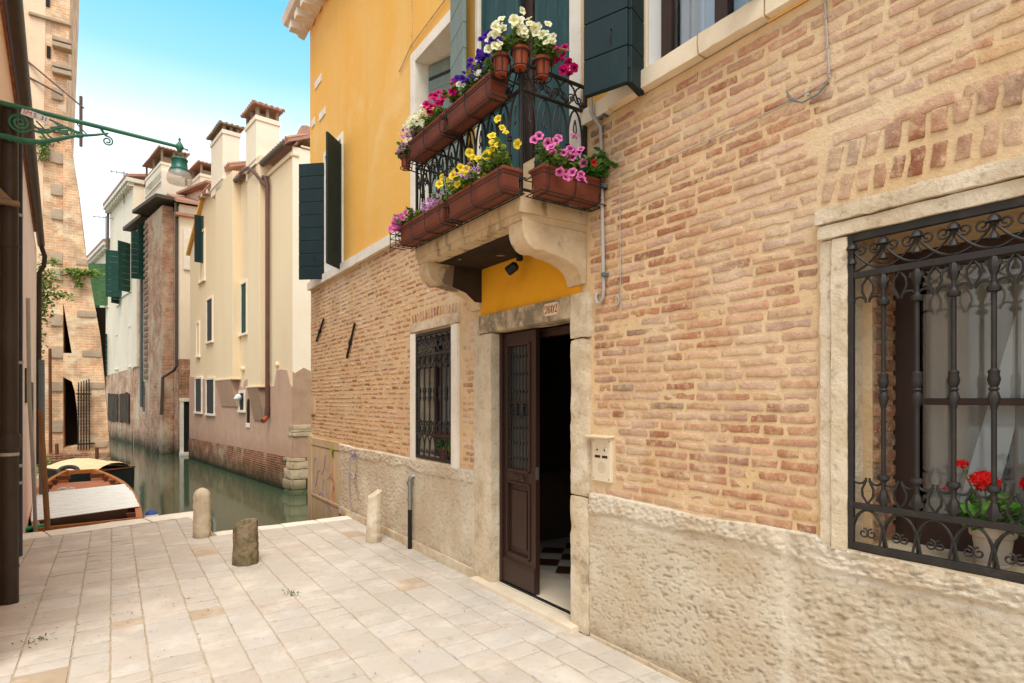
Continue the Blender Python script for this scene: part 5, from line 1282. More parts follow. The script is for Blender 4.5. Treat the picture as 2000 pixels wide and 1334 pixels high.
for y in np.arange(5, 16, 1.1): mb.obox((gx(y) - .03, y, 4.97), (.09, 0, 0), (0, .012, 0), (0, 0, .05))
mb.tube([(gx(16.2), 16.2, 4.92), (gx(16.2) + .06, 16.25, 4.7), (gx(16.2) + .04, 16.3, 4.5), (gx(16.2) - .04, 16.35, 4.35), (gx(16.2) - .06, 16.35, .2)], .045, 8)
mb.build('gutter', [M['brownpipe']], lh, smooth=True)
mb = MB()
for y, z0, z1 in ((11.2, 1.55, 2.05), (13.5, .9, 1.9)): mb.obox((wallx(y) + .004, y, (z0 + z1) / 2), (.02, 0, 0), d * .3, (0, 0, (z1 - z0) / 2))
mb.build('window', [M['darkglass']], lh)
t = thing('downpipe', 'thick brown downpipe standing on the paving at the left edge', 'pipe', (-.665, 6.04, 0))
mb = MB(); mb.tube([(-.672, 6.04, -.01), (-.672, 6.04, 1.26)], .060, 20); mb.lathe([(.064, 0), (.074, .02), (.076, .10), (.066, .13)], (-.672, 6.04, 1.20), 20); mb.build('lower_pipe', [M['brownpipe']], t, smooth=True)
mb = MB(); mb.tube([(-.672, 6.04, 1.3), (-.672, 6.04, 3.90)], .058, 20); mb.build('upper_pipe', [M['brownpipe']], t, smooth=True)
for z in (.29, 1.17, 2.80): 
    mb = MB(); mb.lathe([(.063, -.012), (.063, .012)], (-.672, 6.04, z), 20); mb.box(-.80, -.70, 6.03, 6.05, z - .01, z + .01); mb.build('pipe_clamp', [M['pvc'] if z > 1 and z < 2 else M['brownpipe']], t, smooth=True)
t = thing('cable_duct', 'dark blue cable duct running up behind the thick brown downpipe', 'pipe', (-.66, 6.2, .5))
mb = MB(); mb.tube([(-.645, 6.24, .32), (-.645, 6.24, 3.9)], .036, 12); mb.build('pipe', [M['bluepipe']], t, smooth=True)
for z in (.92, 1.06, 1.9, 3.1):
    mb = MB(); mb.lathe([(.040, -.012), (.040, .012)], (-.645, 6.24, z), 12); mb.build('pipe_clamp', [M['pvc']], t, smooth=True)
mb = MB(); mb.box(-.80, -.60, 5.93, 5.99, 3.105, 3.14); mb.prism([(-.80, 3.14), (-.64, 3.14), (-.72, 3.23), (-.80, 3.24)], (0, 5.94, 0), (1, 0, 0), PZ, (0, .05, 0))
tag(mb.build('wall_ledge', [M['cementstain']], None, bevel=.006), 'small grey stone ledge wrapped round the thick brown downpipe', 'ledge')
t = thing('floodlight', 'white floodlight high on the pink wall at the top left', 'lamp', (-.75, 6.8, 5.1))
mb = MB(); mb.lathe([(.03, 0), (.05, .02), (.055, .09), (.05, .10)], (-.78, 6.85, 5.14), 16, (.75, -.2, -.6)); mb.build('lamp_head', [M['whitepaint']], t, smooth=True)
mb = MB(); mb.tube([(-.86, 6.8, 4.95), (-.79, 6.85, 4.98), (-.78, 6.85, 5.10)], .012, 8); mb.build('bracket', [M['whitepaint']], t, smooth=True)

# street lamp on a scrolled green arm
t = thing('street_lamp', 'green street lamp hanging from a scrolled iron arm with a small white sign', 'street lamp', (-.66, 5.96, 3.88))
YL = 5.96; U3, V3 = np.array((1.0, 0, 0)), np.array((0, 0, 1.0))
pt = lambda x, z, y=YL: (x, y, z)
mb = MB(); mb.tube([pt(-.74, 3.885), pt(-.05, 3.858), pt(.49, 3.832)], [.019, .017, .014], 12)
mb.lathe([(.014, -.04), (.030, -.015), (.034, .0), (.026, .02), (.010, .045), (.006, .055), (.012, .065), (.002, .085)], pt(.49, 3.832), 14)
mb.tube([pt(.50, 3.832), pt(.545, 3.820)], .006, 6); mb.lathe([(.006, -.006), (.011, 0), (.006, .006)], pt(.55, 3.819), 8, (1, 0, -.2))
arm = mb.build('arm', [M['green']], t, smooth=True)
mb = MB()
mb.tube([pt(-.72, 3.63), pt(-.58, 3.625), pt(-.47, 3.64), pt(-.36, 3.69), pt(-.25, 3.745), pt(-.12, 3.785), pt(-.03, 3.82)], [.022, .022, .019, .016, .013, .010, .008], 8)
for i in range(9): mb.tube(arc(pt(-.66 + i * .032, 3.627 + (.0012 * max(0, i - 4) ** 2)), .024, 200, 380, 6, (.5, .86, 0), (0, 0, 1)), .004, 4)
mb.tube(spiral(pt(-.60, 3.76), .075, .012, -30, -30 - 800, 44, U3, V3), .009, 6)
mb.tube([pt(-.535, 3.72), pt(-.47, 3.715), pt(-.42, 3.73), pt(-.37, 3.775), pt(-.30, 3.80), pt(-.25, 3.775), pt(-.2, 3.745)], .009, 6)
mb.tube(spiral(pt(-.285, 3.765), .034, .008, 120, 120 - 560, 24, U3, V3), .006, 6)
mb.tube([pt(-.50, 3.80), pt(-.46, 3.76), pt(-.42, 3.70), pt(-.38, 3.675), pt(-.35, 3.66)], .006, 6)
mb.tube([pt(-.53, 3.78), pt(-.48, 3.73), pt(-.45, 3.69), pt(-.43, 3.665)], .007, 6)
mb.tube([pt(-.40, 3.83), pt(-.36, 3.80), pt(-.30, 3.79), pt(-.22, 3.78), pt(-.17, 3.76)], .006, 6)
mb.tube([pt(-.24, 3.845), pt(-.20, 3.80), pt(-.17, 3.77)], .005, 6)
for q in ((-.38, 3.77), (-.44, 3.735), (-.33, 3.755)): mb.obox(pt(*q), (.03, 0, .012), (0, .004, 0), (-.006, 0, .014))
mb.tube(spiral(pt(-.035, 3.755), .040, .010, 100, 100 - 600, 28, U3, V3), .006, 6)
mb.tube([pt(-.08, 3.845), pt(-.06, 3.815), pt(-.042, 3.795)], .010, 6)
mb.build('scrollwork', [M['green']], arm, smooth=True)
sg = MB(); sO = np.array((-.505, YL - .012, 3.835)); sU = np.array((.99, 0, -.20)); sU /= np.linalg.norm(sU); sV = np.array((.20, 0, .99)); sV /= np.linalg.norm(sV)
sg.obox(sO, sU * .085, sV * .026, (0, .003, 0)); sg = sg.build('sign_plate', [M['whitepaint']], t)
M['signred'] = mat('signred', C(196, 84, 84), .7, spec=.2); M['signblue'] = mat('signblue', C(96, 92, 150), .7, spec=.2)
def text(name, body, size, O, U, Vv, N, mt, parent, ext=.0008):
    cu = bpy.data.curves.new(name, 'FONT'); cu.body = body; cu.size = size; cu.extrude = ext; cu.align_x = 'CENTER'; cu.align_y = 'CENTER'
    tmp = bpy.data.objects.new(name, cu); COL.objects.link(tmp); bpy.context.view_layer.update()
    me = bpy.data.meshes.new_from_object(tmp.evaluated_get(bpy.context.evaluated_depsgraph_get())); bpy.data.objects.remove(tmp)
    me.materials.clear(); me.materials.append(M[mt])
    Mx = Matrix(((U[0], Vv[0], N[0], O[0]), (U[1], Vv[1], N[1], O[1]), (U[2], Vv[2], N[2], O[2]), (0, 0, 0, 1)))
    me.transform(Matrix.Translation(-wloc(parent)) @ Mx)
    o = bpy.data.objects.new(name, me); COL.objects.link(o); o.parent = parent; return o
text('sign_text', 'SM', .046, sO - sU * .048 + (0, -.004, 0), sU, sV, (0, -1, 0), 'signred', sg)
text('sign_text', 'S. 31', .046, sO + sU * .034 + (0, -.004, 0), sU, sV, (0, -1, 0), 'signblue', sg)
# lantern
lx = .49
mb = MB(); mb.lathe([(.006, 3.72), (.010, 3.735), (.006, 3.75), (.012, 3.76), (.006, 3.772), (.010, 3.79), (.014, 3.80)], pt(lx, 0), 12)
mb.lathe([(.088, 3.605), (.085, 3.612), (.078, 3.618), (.079, 3.628), (.072, 3.634), (.066, 3.640), (.060, 3.70), (.062, 3.705), (.068, 3.715), (.062, 3.726), (.045, 3.735), (.02, 3.742), (.008, 3.745)], pt(lx, 0), 28); mb.build('lantern_cap', [M['lampgreen']], t, smooth=True, angle=50)
mb = MB(); mb.lathe([(.02, 3.505), (.06, 3.502), (.094, 3.512), (.102, 3.53), (.101, 3.555), (.093, 3.59), (.086, 3.605)], pt(lx, 0), 28); mb.build('lamp_shade', [M['opal']], t, smooth=True, angle=60)

# ================================================================== canal: boats and poles
M['wood'] = mat('wood', C(176, 104, 46), .5, [(C(140, 78, 34), 5, .45, .75, .6), (C(206, 140, 72), 9, .5, .75, .5)], [(50, .15, .003)], spec=.35)
M['wooddark'] = mat('wooddark', C(104, 60, 34), .55, [(C(76, 42, 26), 6, .45, .75, .6)], spec=.3)
M['deck'] = mat('deck', C(178, 112, 82), .6, [(C(200, 140, 106), 5, .45, .75, .6)], spec=.25)
M['tarp'] = mat('tarp', C(240, 240, 232), .7, [(C(206, 204, 190), 3, .45, .75, .4)], [(8, .2, .02)], spec=.25)
M['tan'] = mat('tan', C(214, 188, 146), .85, [(C(186, 156, 116), 5, .45, .75, .6), (C(234, 216, 184), 9, .5, .75, .5)], [(14, .6, .03)], spec=.12)
M['hull'] = mat('hull', C(26, 30, 28), .45, [(C(44, 48, 44), 4, .5, .75, .5)], spec=.4)
M['hullgreen'] = mat('hullgreen', C(36, 66, 56), .5, spec=.35)
M['rope'] = mat('rope', C(220, 206, 184), .9, spec=.1)
M['blue'] = mat('blue', C(52, 78, 136), .5, spec=.3)
M['hosegreen'] = mat('hosegreen', C(24, 150, 84), .45, spec=.4)
M['rubber'] = mat('rubber', C(60, 62, 66), .7, spec=.2)
def hullshape(L, Wd, sheer, n=25, stern=.78, bowk=.98):
    """half widths and rim heights along the boat, bow at t=1"""
    out = []
    for i in range(n):
        t = i / (n - 1); hw = Wd / 2 * (stern + (1 - stern) * math.sin(min(1, t / .45) * math.pi / 2)) * (1 - max(0, (t - .5) / .5) ** 2.3 * bowk)
        out.append((t * L, hw, sheer * (max(0, (t - .55) / .45) ** 2) + sheer * .35 * max(0, (.35 - t) / .35) ** 2))
    return out
def boat(name, label, stern, bow, Wd, zr, depth, hullm, inm, sheer=.22, sternw=.78, bowk=.98):
    s3, b3 = np.array((*stern, 0.0)), np.array((*bow, 0.0)); dd = b3 - s3; L = np.linalg.norm(dd); dd /= L; nn = np.array((dd[1], -dd[0], 0))
    t = thing(name, label, 'boat', tuple((s3 + b3) / 2 + (0, 0, WATER)))
    hs = hullshape(L, Wd, sheer, 25, sternw, bowk); P = lambda a, w, z: s3 + dd * a + nn * w + (0, 0, z)
    mb = MB(); V = []; F = []; m = 7
    for (a, hw, sh) in hs:
        for q in (-1, -.93, -.62, 0, .62, .93, 1):
            k = abs(q); z = zr + sh if k == 1 else (zr + sh - depth * .45 if k > .9 else zr - depth)
            V.append(P(a, hw * q * (1 if k == 1 else .98), z))
    for i in range(len(hs) - 1):
        for j in range(m - 1): F.append((i * m + j, i * m + j + 1, (i + 1) * m + j + 1, (i + 1) * m + j))
    F.append(tuple(range(m)))
    mb.add(V, F); h = mb.build('hull', [M[hullm]], t, smooth=True)
    mb = MB(); V = []; F = []
    for (a, hw, sh) in hs:
        for q in (-1, -.8, 0, .8, 1):
            V.append(P(a * .985 + .03, (hw - .05) * q, (zr + sh - .015) if abs(q) == 1 else (zr - depth * .62)))
    for i in range(len(hs) - 1):
        for j in range(4): F.append((i * 5 + j, i * 5 + j + 1, (i + 1) * 5 + j + 1, (i + 1) * 5 + j))
    mb.add(V, F); mb.build('inner_hull', [M[inm]], t, smooth=True)
    mb = MB()
    for sgn in (1, -1):
        V = []; F = []
        for (a, hw, sh) in hs:
            for (w, z) in ((.025, -.02), (.025, .022), (-.07, .022), (-.07, -.02)): V.append(P(a, sgn * max(.0, hw + w), zr + sh + z))
        for i in range(len(hs) - 1):
            for j in range(4): F.append((i * 4 + j, i * 4 + (j + 1) % 4, (i + 1) * 4 + (j + 1) % 4, (i + 1) * 4 + j))
        mb.add(V, F)
    a, hw, sh = hs[-1]; mb.obox(P(a - .02, 0, zr + sh - .03), nn * hw, dd * .03, (0, 0, .05))
    a, hw, sh = hs[0]; mb.obox(P(.02, 0, zr + sh - .03), nn * hw, dd * .03, (0, 0, .06))
    mb.build('gunwale', [M[inm]], t, smooth=True, angle=30)
    return t, P, hs, L, dd, nn
ZR = -.38
t, P, hs, L, dd, nn = boat('wooden_boat', 'varnished wooden boat with a white cover laid across its stern half', (-.28, 11.25), (-.72, 19.3), 1.66, ZR, .55, 'hullgreen', 'wood', .10, .80, .62)
mb = MB()
n = 17
for i in range(n):
    a0 = 1.0 + i * .20; z = ZR + .055 + .008 * math.sin(i * 2.1)
    hw = .80 - .05 * abs(i - 9) / 9; e = .03 * math.sin(i * 3.7)
    sk = .22
    mb.obox(P(a0 + .1, .0, z), nn * (hw) + dd * sk + np.array((0, 0, .004)), dd * .099, (0, 0, .007))
mb.build('cover', [M['tarp']], t, bevel=.004)
mb = MB(); mb.obox(P(5.9, 0, ZR - .10), nn * .60, dd * 1.15, (0, 0, .015)); mb.build('deck', [M['deck']], t)
for a in (.8, 4.75, 5.4, 6.0, 6.7):
    for s in (1, -1):
        k = min(hs, key=lambda h: abs(h[0] - a)); mb = MB(); mb.prism([(0, 0), (.14, 0), (.06, -.22), (0, -.28)], P(a, s * (k[1] - .06), ZR + k[2]), -nn * s, PZ, dd * .05); mb.build('rib', [M['wooddark']], t, bevel=.004)
for a in (1.5, 2.1, 2.7, 3.3, 3.9):
    k = min(hs, key=lambda h: abs(h[0] - a)); mb = MB(); mb.prism([(0, 0), (.12, 0), (.06, -.2), (0, -.26)], P(a, (k[1] - .05), ZR + k[2]), -nn, PZ, dd * .05); mb.build('rib', [M['wooddark']], t, bevel=.004)
for s in (1, -1):
    mb = MB(); mb.obox(P(7.1, s * .34, ZR + .04), nn * .14, dd * .06, (0, 0, .05)); mb.build('bow_block', [M['wooddark']], t, bevel=.006)
mb = MB()
rng = random.Random(4); Q = [P(5.6 + rng.uniform(-.35, .35), -.30 + rng.uniform(-.22, .22), ZR - .075 + i * .002) for i in range(16)]
Q2 = []
for i in range(len(Q) - 1):
    for k in range(4): Q2.append(Q[i] * (1 - k / 4) + Q[i + 1] * k / 4)
Q2 = [np.mean(Q2[max(0, i - 2):i + 3], axis=0) for i in range(len(Q2))]
mb.tube(Q2, .012, 5); tag(mb.build('rope', [M['rope']], None, smooth=True), 'loose pale rope on the deck of the wooden boat', 'rope')
t2 = thing('boat_fender', 'white and blue fender ball hanging off the stern of the wooden boat', 'fender', tuple(P(.9, .92, ZR - .1)))
o = P(.9, .90, ZR - .12); mb = MB(); mb.lathe([(.02, -.15), (.08, -.13), (.11, -.06), (.115, 0), (.10, .07)], o, 16); mb.build('ball', [M['tarp']], t2, smooth=True)
mb = MB(); mb.lathe([(.101, .07), (.085, .11), (.04, .14), (.015, .15)], o, 16); mb.build('blue_end', [M['blue']], t2, smooth=True)
mb = MB(); mb.tube([P(.15, -.55, ZR + .07), P(.02, -.75, ZR + .07), P(-.12, -.98, ZR - .02)], .032, 8); tag(mb.build('green_hose', [M['hosegreen']], None, smooth=True), 'bright green tube sticking out over the boat stern', 'hose')
t, P, hs, L, dd, nn = boat('dark_boat', 'dark boat with a crumpled tan cover moored beyond the wooden boat', (-1.45, 22.4), (.50, 19.9), 1.25, -.42, .5, 'hull', 'wooddark', .10, .7)
mb = MB(); V = []; F = []; nu, nv = 16, 9
for i in range(nu):
    a = .35 + i / (nu - 1) * 2.1
    for j in range(nv):
        q = j / (nv - 1) * 2 - 1; k = min(hs, key=lambda h: abs(h[0] - a)); V.append(P(a, q * (k[1] + .05), -.38 + .26 * (1 - q * q) * math.sin(min(1, (i + 2) / 8) * 1.57) * (1 - .5 * (i / nu) ** 2)))
V = np.array(V); V[:, 2] += .05 * fbm(V, .25, 4); F = [(i * nv + j, (i + 1) * nv + j, (i + 1) * nv + j + 1, i * nv + j + 1) for i in range(nu - 1) for j in range(nv - 1)]
mb.add(V, F); mb.build('cover', [M['tan']], t, smooth=True)
mb = MB(); mb.tube(arc((-.98, 19.75, -.32), .20, 0, 350, 20, (1, 0, 0), (0, .5, .5)), .055, 8, closed=True); tag(mb.build('tyre_fender', [M['rubber']], None, smooth=True), 'black tyre lying between the two boats', 'tyre')
M['pole'] = mat('pole', C(140, 100, 64), .85, [(C(100, 70, 46), 6, .42, .7, .7, (1, 1, .2)), (C(176, 134, 92), 9, .5, .75, .5, (1, 1, .3))], [(40, .4, .006, (1, 1, .2))], spec=.15)
def pole(label, x, y, top, r, tilt, mt='pole'):
    mb = MB(); mb.tube([(x - tilt[0] * .3, y - tilt[1] * .3, -1.9), (x, y, WATER), (x + tilt[0], y + tilt[1], top)], [r * 1.05, r, r * .85], 10)
    return tag(mb.build('mooring_pole', [M[mt]], None, smooth=True), label, 'mooring pole', 'mooring poles in the canal')
pole('long brown mooring pole leaning in front of the wooden boat', -.78, 11.2, 1.45, .040, (-.12, .15))
pole('thin dark mooring pole close to the pink wall', -1.30, 14.0, .55, .045, (-.08, .0), 'wooddark')
pole('tall thin rusty pole standing at the foot of the tower', -1.62, 23.6, 3.2, .05, (-.02, 0), 'wooddark')
pole('short dark pole stub beside the tall rusty pole', -1.42, 23.4, .2, .055, (-.04, 0), 'wooddark')
pole('short dark stake in the water by the brick ledge', -.42, 23.2, .05, .06, (.0, 0), 'wooddark')
mb = MB(); mb.tube([(-1.18, 15.2, -.6), (-1.19, 15.2, 2.4)], .05, 8); tag(mb.build('wall_pipe', [M['zinc']], None, smooth=True), 'slim grey pipe down the far end of the pink wall', 'pipe')
mb = MB(); mb.tube([(wallx(10.5) + .05, 10.5, 3.0), (wallx(10.7) + .06, 10.7, 1.6), (wallx(11) + .09, 11.0, .7), (wallx(11.2) + .12, 11.2, -.5)], .024, 8); tag(mb.build('wall_pipe', [M['pvc']], None, smooth=True), 'pale bent pipe running down the pink wall beside the pole', 'pipe')

# weeds and litter on the paving
def weed(label, x, y, n, seed):
    rng = random.Random(seed); mb = MB()
    for i in range(n):
        a = rng.uniform(0, 6.28); d_ = np.array((math.cos(a) * .7, math.sin(a) * .7, rng.uniform(.3, 1.0))); d_ /= np.linalg.norm(d_); nn = np.array((0, 0, 1.0)) - d_ * d_[2]; nn /= np.linalg.norm(nn)
        leaf_into(mb, (x + rng.gauss(0, .035), y + rng.gauss(0, .05), .0), d_, nn, rng.uniform(.012, .032), .004, np.array((1.0, 1.0, .9)) * rng.uniform(.6, 1.1))
    return tag(mb.build('weed', [M['leaf']], None, fix=False), label, 'weed', 'weeds between the paving stones')
weed('tuft of weeds in a paving joint between the dark stump and the door step', 1.21, 5.03, 40, 1)
weed('sparse weeds in the paving near the foot of the brown downpipe', -.41, 5.02, 30, 2)
rng = random.Random(9); mb = MB()
for i in range(150):
    x, y = (rng.gauss(.1, .35), rng.gauss(5.3, .5)) if i < 60 else (rng.uniform(-.6, 2.5), rng.uniform(3.2, 7.6))
    a = rng.uniform(0, 6.28); d_ = np.array((math.cos(a), math.sin(a), rng.uniform(0, .25))); leaf_into(mb, (x, y, .004), d_, (0, 0, 1.0), rng.uniform(.006, .02), rng.uniform(.002, .005), np.array(rng.choice(((.6, .45, .3), (.9, .7, .4), (.4, .33, .25), (1.2, 1.0, .7)))) * rng.uniform(.5, 1.2))
M['litter'] = mat('litter', C(120, 96, 70), .9, attr=True, spec=.1)
tag(mb.build('leaf_litter', [M['litter']], None, fix=False), 'tiny dry leaf scraps scattered over the paving', 'leaf litter', kind='stuff')

# ================================================================== houses along the canal
M['cream'] = mat('cream', C(234, 212, 174), .9, [(C(226, 196, 154), 1.2, .45, .7, .5, (1, 1, .3)), (C(246, 226, 188), 2.4, .5, .75, .5, (1, 1, .3))], [(30, .15, .005)], spec=.12)
M['creamlight'] = mat('creamlight', C(240, 226, 200), .9, [(C(234, 214, 182), 2, .45, .7, .5)], [(30, .15, .005)], spec=.12)
M['pinkplaster'] = mat('pinkplaster', C(198, 164, 140), .92, [(C(180, 144, 120), 2.2, .42, .7, .6, (1, 1, .5)), (C(212, 172, 146), 4, .52, .75, .5), (C(140, 110, 92), 9, .60, .74, .55)], [(26, .3, .008)], spec=.1, extra=zband(-.2, .5, C(160, 116, 96), .6, 3, .3))
M['greyplaster'] = mat('greyplaster', C(176, 146, 120), .92, [(C(150, 122, 100), 3, .45, .7, .6)], [(26, .3, .006)], spec=.1)
M['basebrick'] = mat('basebrick', C(140, 84, 62), .95, [], [(22, .7, .02)], spec=.12, extra=chain(brickpat(C(150, 88, 66), C(118, 66, 50), C(178, 150, 120), axis='yz'), lambda nt, v, c: _mix(nt, _ramp(nt, _noise(nt, v, 1.7, 5), .50, .66), c, C(178, 150, 122)), zband(-.85, -.25, C(58, 58, 34), .95, 3.5, .35), zband(-.92, -.70, C(30, 36, 26), 1.0, 6, .12)))
M['oldbrick'] = mat('oldbrick', C(160, 112, 84), .95, [], [(18, .8, .03)], spec=.1, extra=chain(brickpat(C(214, 160, 130), C(184, 130, 104), C(222, 200, 172), axis='yz'), lambda nt, v, c: _mix(nt, _ramp(nt, _noise(nt, _scalevec(nt, v, (1, 1, .6)), .9, 6, .65), .48, .60), c, C(216, 194, 164)), lambda nt, v, c: _mix(nt, _ramp(nt, _noise(nt, v, 3.3, 5), .60, .74), c, C(146, 98, 78)), zband(-.9, .1, C(50, 52, 36), .95, 2.5, .5)))
M['whitewall'] = mat('whitewall', C(242, 226, 200), .9, [(C(228, 208, 178), 1.3, .45, .7, .6, (1, 1, .3)), (C(170, 146, 122), 3.5, .64, .74, .6), (C(240, 232, 216), 2.2, .5, .75, .5)], [(20, .3, .01)], spec=.12)
M['brickz'] = mat('brickz', C(160, 112, 84), .95, [], [(18, .8, .03)], spec=.1, extra=chain(brickpat(C(170, 110, 84), C(136, 84, 64), C(190, 166, 138), axis='xz'), lambda nt, v, c: _mix(nt, _ramp(nt, _noise(nt, v, .9, 6, .65), .5, .62), c, C(200, 168, 136)), zband(-.9, .1, C(50, 52, 36), .95, 2.5, .5)))
M['stonedark'] = mat('stonedark', C(150, 128, 104), .9, [(C(124, 104, 84), 3, .45, .7, .6)], [(16, .4, .02)], spec=.1)
M['tilered2'] = mat('roofred', C(180, 136, 114), .85, [(C(146, 100, 82), 5, .45, .75, .6), (C(196, 156, 136), 8, .55, .75, .6)], [(26, .4, .02)], spec=.12)
M['guttergrey'] = mat('guttergrey', C(100, 86, 74), .5, [(C(78, 66, 56), 4, .5, .75, .5)], spec=.3)
M['shutterfar'] = mat('shutterfar', C(30, 66, 56), .65, [(C(48, 86, 72), 5, .45, .75, .6, (1, 1, .2))], spec=.2)
M['winddark'] = mat('winddark', C(34, 31, 27), .6, [(C(54, 50, 44), 2, .45, .7, .5)], spec=.15)

class Frame:
    """wall frame: d along the wall, o outward over the canal, z up"""
    def __init__(s, A, d, n): s.A = np.array((*A, 0.0)); s.d = np.array((*d, 0.0)); s.n = np.array((*n, 0.0))
    def p(s, d, o, z): return s.A + s.d * d + s.n * o + np.array((0, 0, z))
    def box(s, mb, d0, d1, o0, o1, z0, z1, **k): mb.obox(s.p((d0 + d1) / 2, (o0 + o1) / 2, (z0 + z1) / 2), s.d * (d1 - d0) / 2, s.n * (o1 - o0) / 2, (0, 0, (z1 - z0) / 2), **k)
    def poly(s, mb, P, o0, o1, **k): mb.prism(P, s.p(0, o0, 0), s.d, (0, 0, 1), s.n * (o1 - o0), **k)
    def sect(s, mb, P, d0, d1, **k): mb.prism(P, s.p(d0, 0, 0), s.n, (0, 0, 1), s.d * (d1 - d0), **k)
    def tube(s, mb, P, r, n=8, **k): mb.tube([s.p(*q) for q in P], r, n, **k)
    def window(s, parent, d0, d1, z0, z1, frame='istria', deep=.0, name='window', fw=.09, glass='winddark', sill=True):
        """a stone frame set proud of the wall with a sunk dark pane"""
        mb = MB()
        s.box(mb, d0 - fw, d0, -.1, .045 + deep, z0, z1 + fw); s.box(mb, d1, d1 + fw, -.1, .045 + deep, z0, z1 + fw); s.box(mb, d0, d1, -.1, .045 + deep, z1, z1 + fw)
        if sill: s.box(mb, d0 - fw - .04, d1 + fw + .04, -.1, .08 + deep, z0 - .08, z0)
        w = mb.build(name, [M[frame]], parent, bevel=.008)
        mb = MB(); s.box(mb, d0, d1, .004, .012 + deep, z0, z1); mb.build('window_pane', [M[glass]], w)
        return w
    def leaf(s, parent, hinge, ang, w, z0, z1, mt='shutterfar'):
        """shutter leaf, ang from the wall direction towards the canal"""
        mb = MB(); h = s.p(hinge, .06, 0); v = s.d * math.cos(R(ang)) + s.n * math.sin(R(ang)); q = np.cross(v, (0, 0, 1))
        nb = 8; cs = np.linspace(z0, z1, nb + 1)
        for a, b in zip(cs[:-1], cs[1:]): mb.obox(h + v * w / 2 + np.array((0, 0, (a + b) / 2)), v * w / 2, q * .02, (0, 0, (b - a) / 2 - .006))
        return mb.build('shutter', [M[mt]], parent)

# ---------------- cream house opposite
F1 = Frame((4.002, 16.373), (-.1064, .9943), (-.9943, -.1064))
ch = thing('cream_house', 'cream house rising straight from the canal, with a pink plaster base and two tall chimneys', 'house', (4.0, 22, 0))
mb = MB()
F1.poly(mb, [(0, -1.5), (12.06, -1.5), (12.06, 7.75), (10.1, 8.96), (9.6, 9.45), (7.9, 9.42), (5.45, 8.98), (2.75, 8.62), (2.75, 8.32), (0, 8.32)], 0, -5.5)
w = mb.build('wall', [M['cream']], ch, bevel=.01)
mb = MB(); mb.box(3.99, 9.5, 16.355, 16.372, 2.05, 8.38); mb.build('end_wall', [M['creamlight']], ch)
mb = MB(); F1.poly(mb, [(0, .03), (12.06, -.02), (12.06, 2.58), (10, 2.42), (8, 2.35), (5.6, 2.12), (4.4, 2.0), (4.3, 2.18), (4.05, 2.25), (3.7, 2.25), (3.55, 2.40), (3.2, 2.42), (2.9, 2.36), (2.7, 2.52), (2.3, 2.46), (1.9, 2.42), (1.72, 1.98), (1.4, 1.98), (1.22, 2.40), (.9, 2.44), (.35, 2.40), (.14, 2.05), (.0, 1.94)], .004, .03)
mb.build('plaster_base', [M['pinkplaster']], ch)
mb = MB(); P = [(0, .85), (5, .85), (5, 2.1), (.9, 2.12), (.75, 2.3), (.55, 2.25), (.45, 2.38), (.28, 2.46), (.05, 2.30), (0, 2.35)]
mb.prism(P, (3.992, 16.352, 0), (1, 0, 0), PZ, (0, -.025, 0)); mb.prism([(0, .03), (5, .03), (5, .83), (.35, .82), (.2, .7), (0, .68)], (3.992, 16.350, 0), (1, 0, 0), PZ, (0, -.018, 0))
mb.build('grey_patch', [M['greyplaster']], ch, bevel=.004)
mb = MB(); F1.poly(mb, [(.45, -1.5), (12.06, -1.5), (12.06, -.03), (.45, .02)], .006, .05); mb.box(4.35, 9.4, 16.30, 16.37, -1.5, .03)
mb.build('brick_base', [M['basebrick']], ch)
mb = MB(); rng = random.Random(2); z = -1.3
M['cornerstone'] = mat('cornerstone', C(196, 178, 146), .9, [(C(160, 138, 108), 4, .42, .7, .7), (C(220, 206, 180), 7, .55, .75, .5)], [(24, .5, .02)], spec=.12, extra=zband(-.9, -.45, C(70, 74, 44), .9, 4, .2))
while z < .0:
    h = rng.uniform(.17, .3); wd = rng.choice((.35, .5, .62)); dd_ = .95 - wd
    h = min(h, .03 - z)
    mb.M = frame4(F1.p(0, 0, 0), F1.d, F1.n, (0, 0, 1)); mb.rbox(-.06, wd, -.3, .07, z, z + h - .012, res=.07, amp=.012, rnd=.025, seed=int(z * 50)); mb.M = None
    mb.rbox(4.0, 4.0 + dd_, 16.29, 16.5, z, z + h - .012, res=.07, amp=.012, rnd=.025, seed=int(z * 70))
    z += h
for z0, z1, e in ((.72, .80, .22), (.80, .92, .18), (.60, .715, .28)):
    mb.rbox(3.98, 4.6, 16.30, 16.5, z0, z1, res=.07, amp=.01, rnd=.02); mb.M = frame4(F1.p(0, 0, 0), F1.d, F1.n, (0, 0, 1)); mb.rbox(-.03, e, -.2, .055, z0, z1, res=.06, amp=.01, rnd=.02); mb.M = None
mb.build_each('corner_stone', [M['cornerstone']], ch, smooth=True)
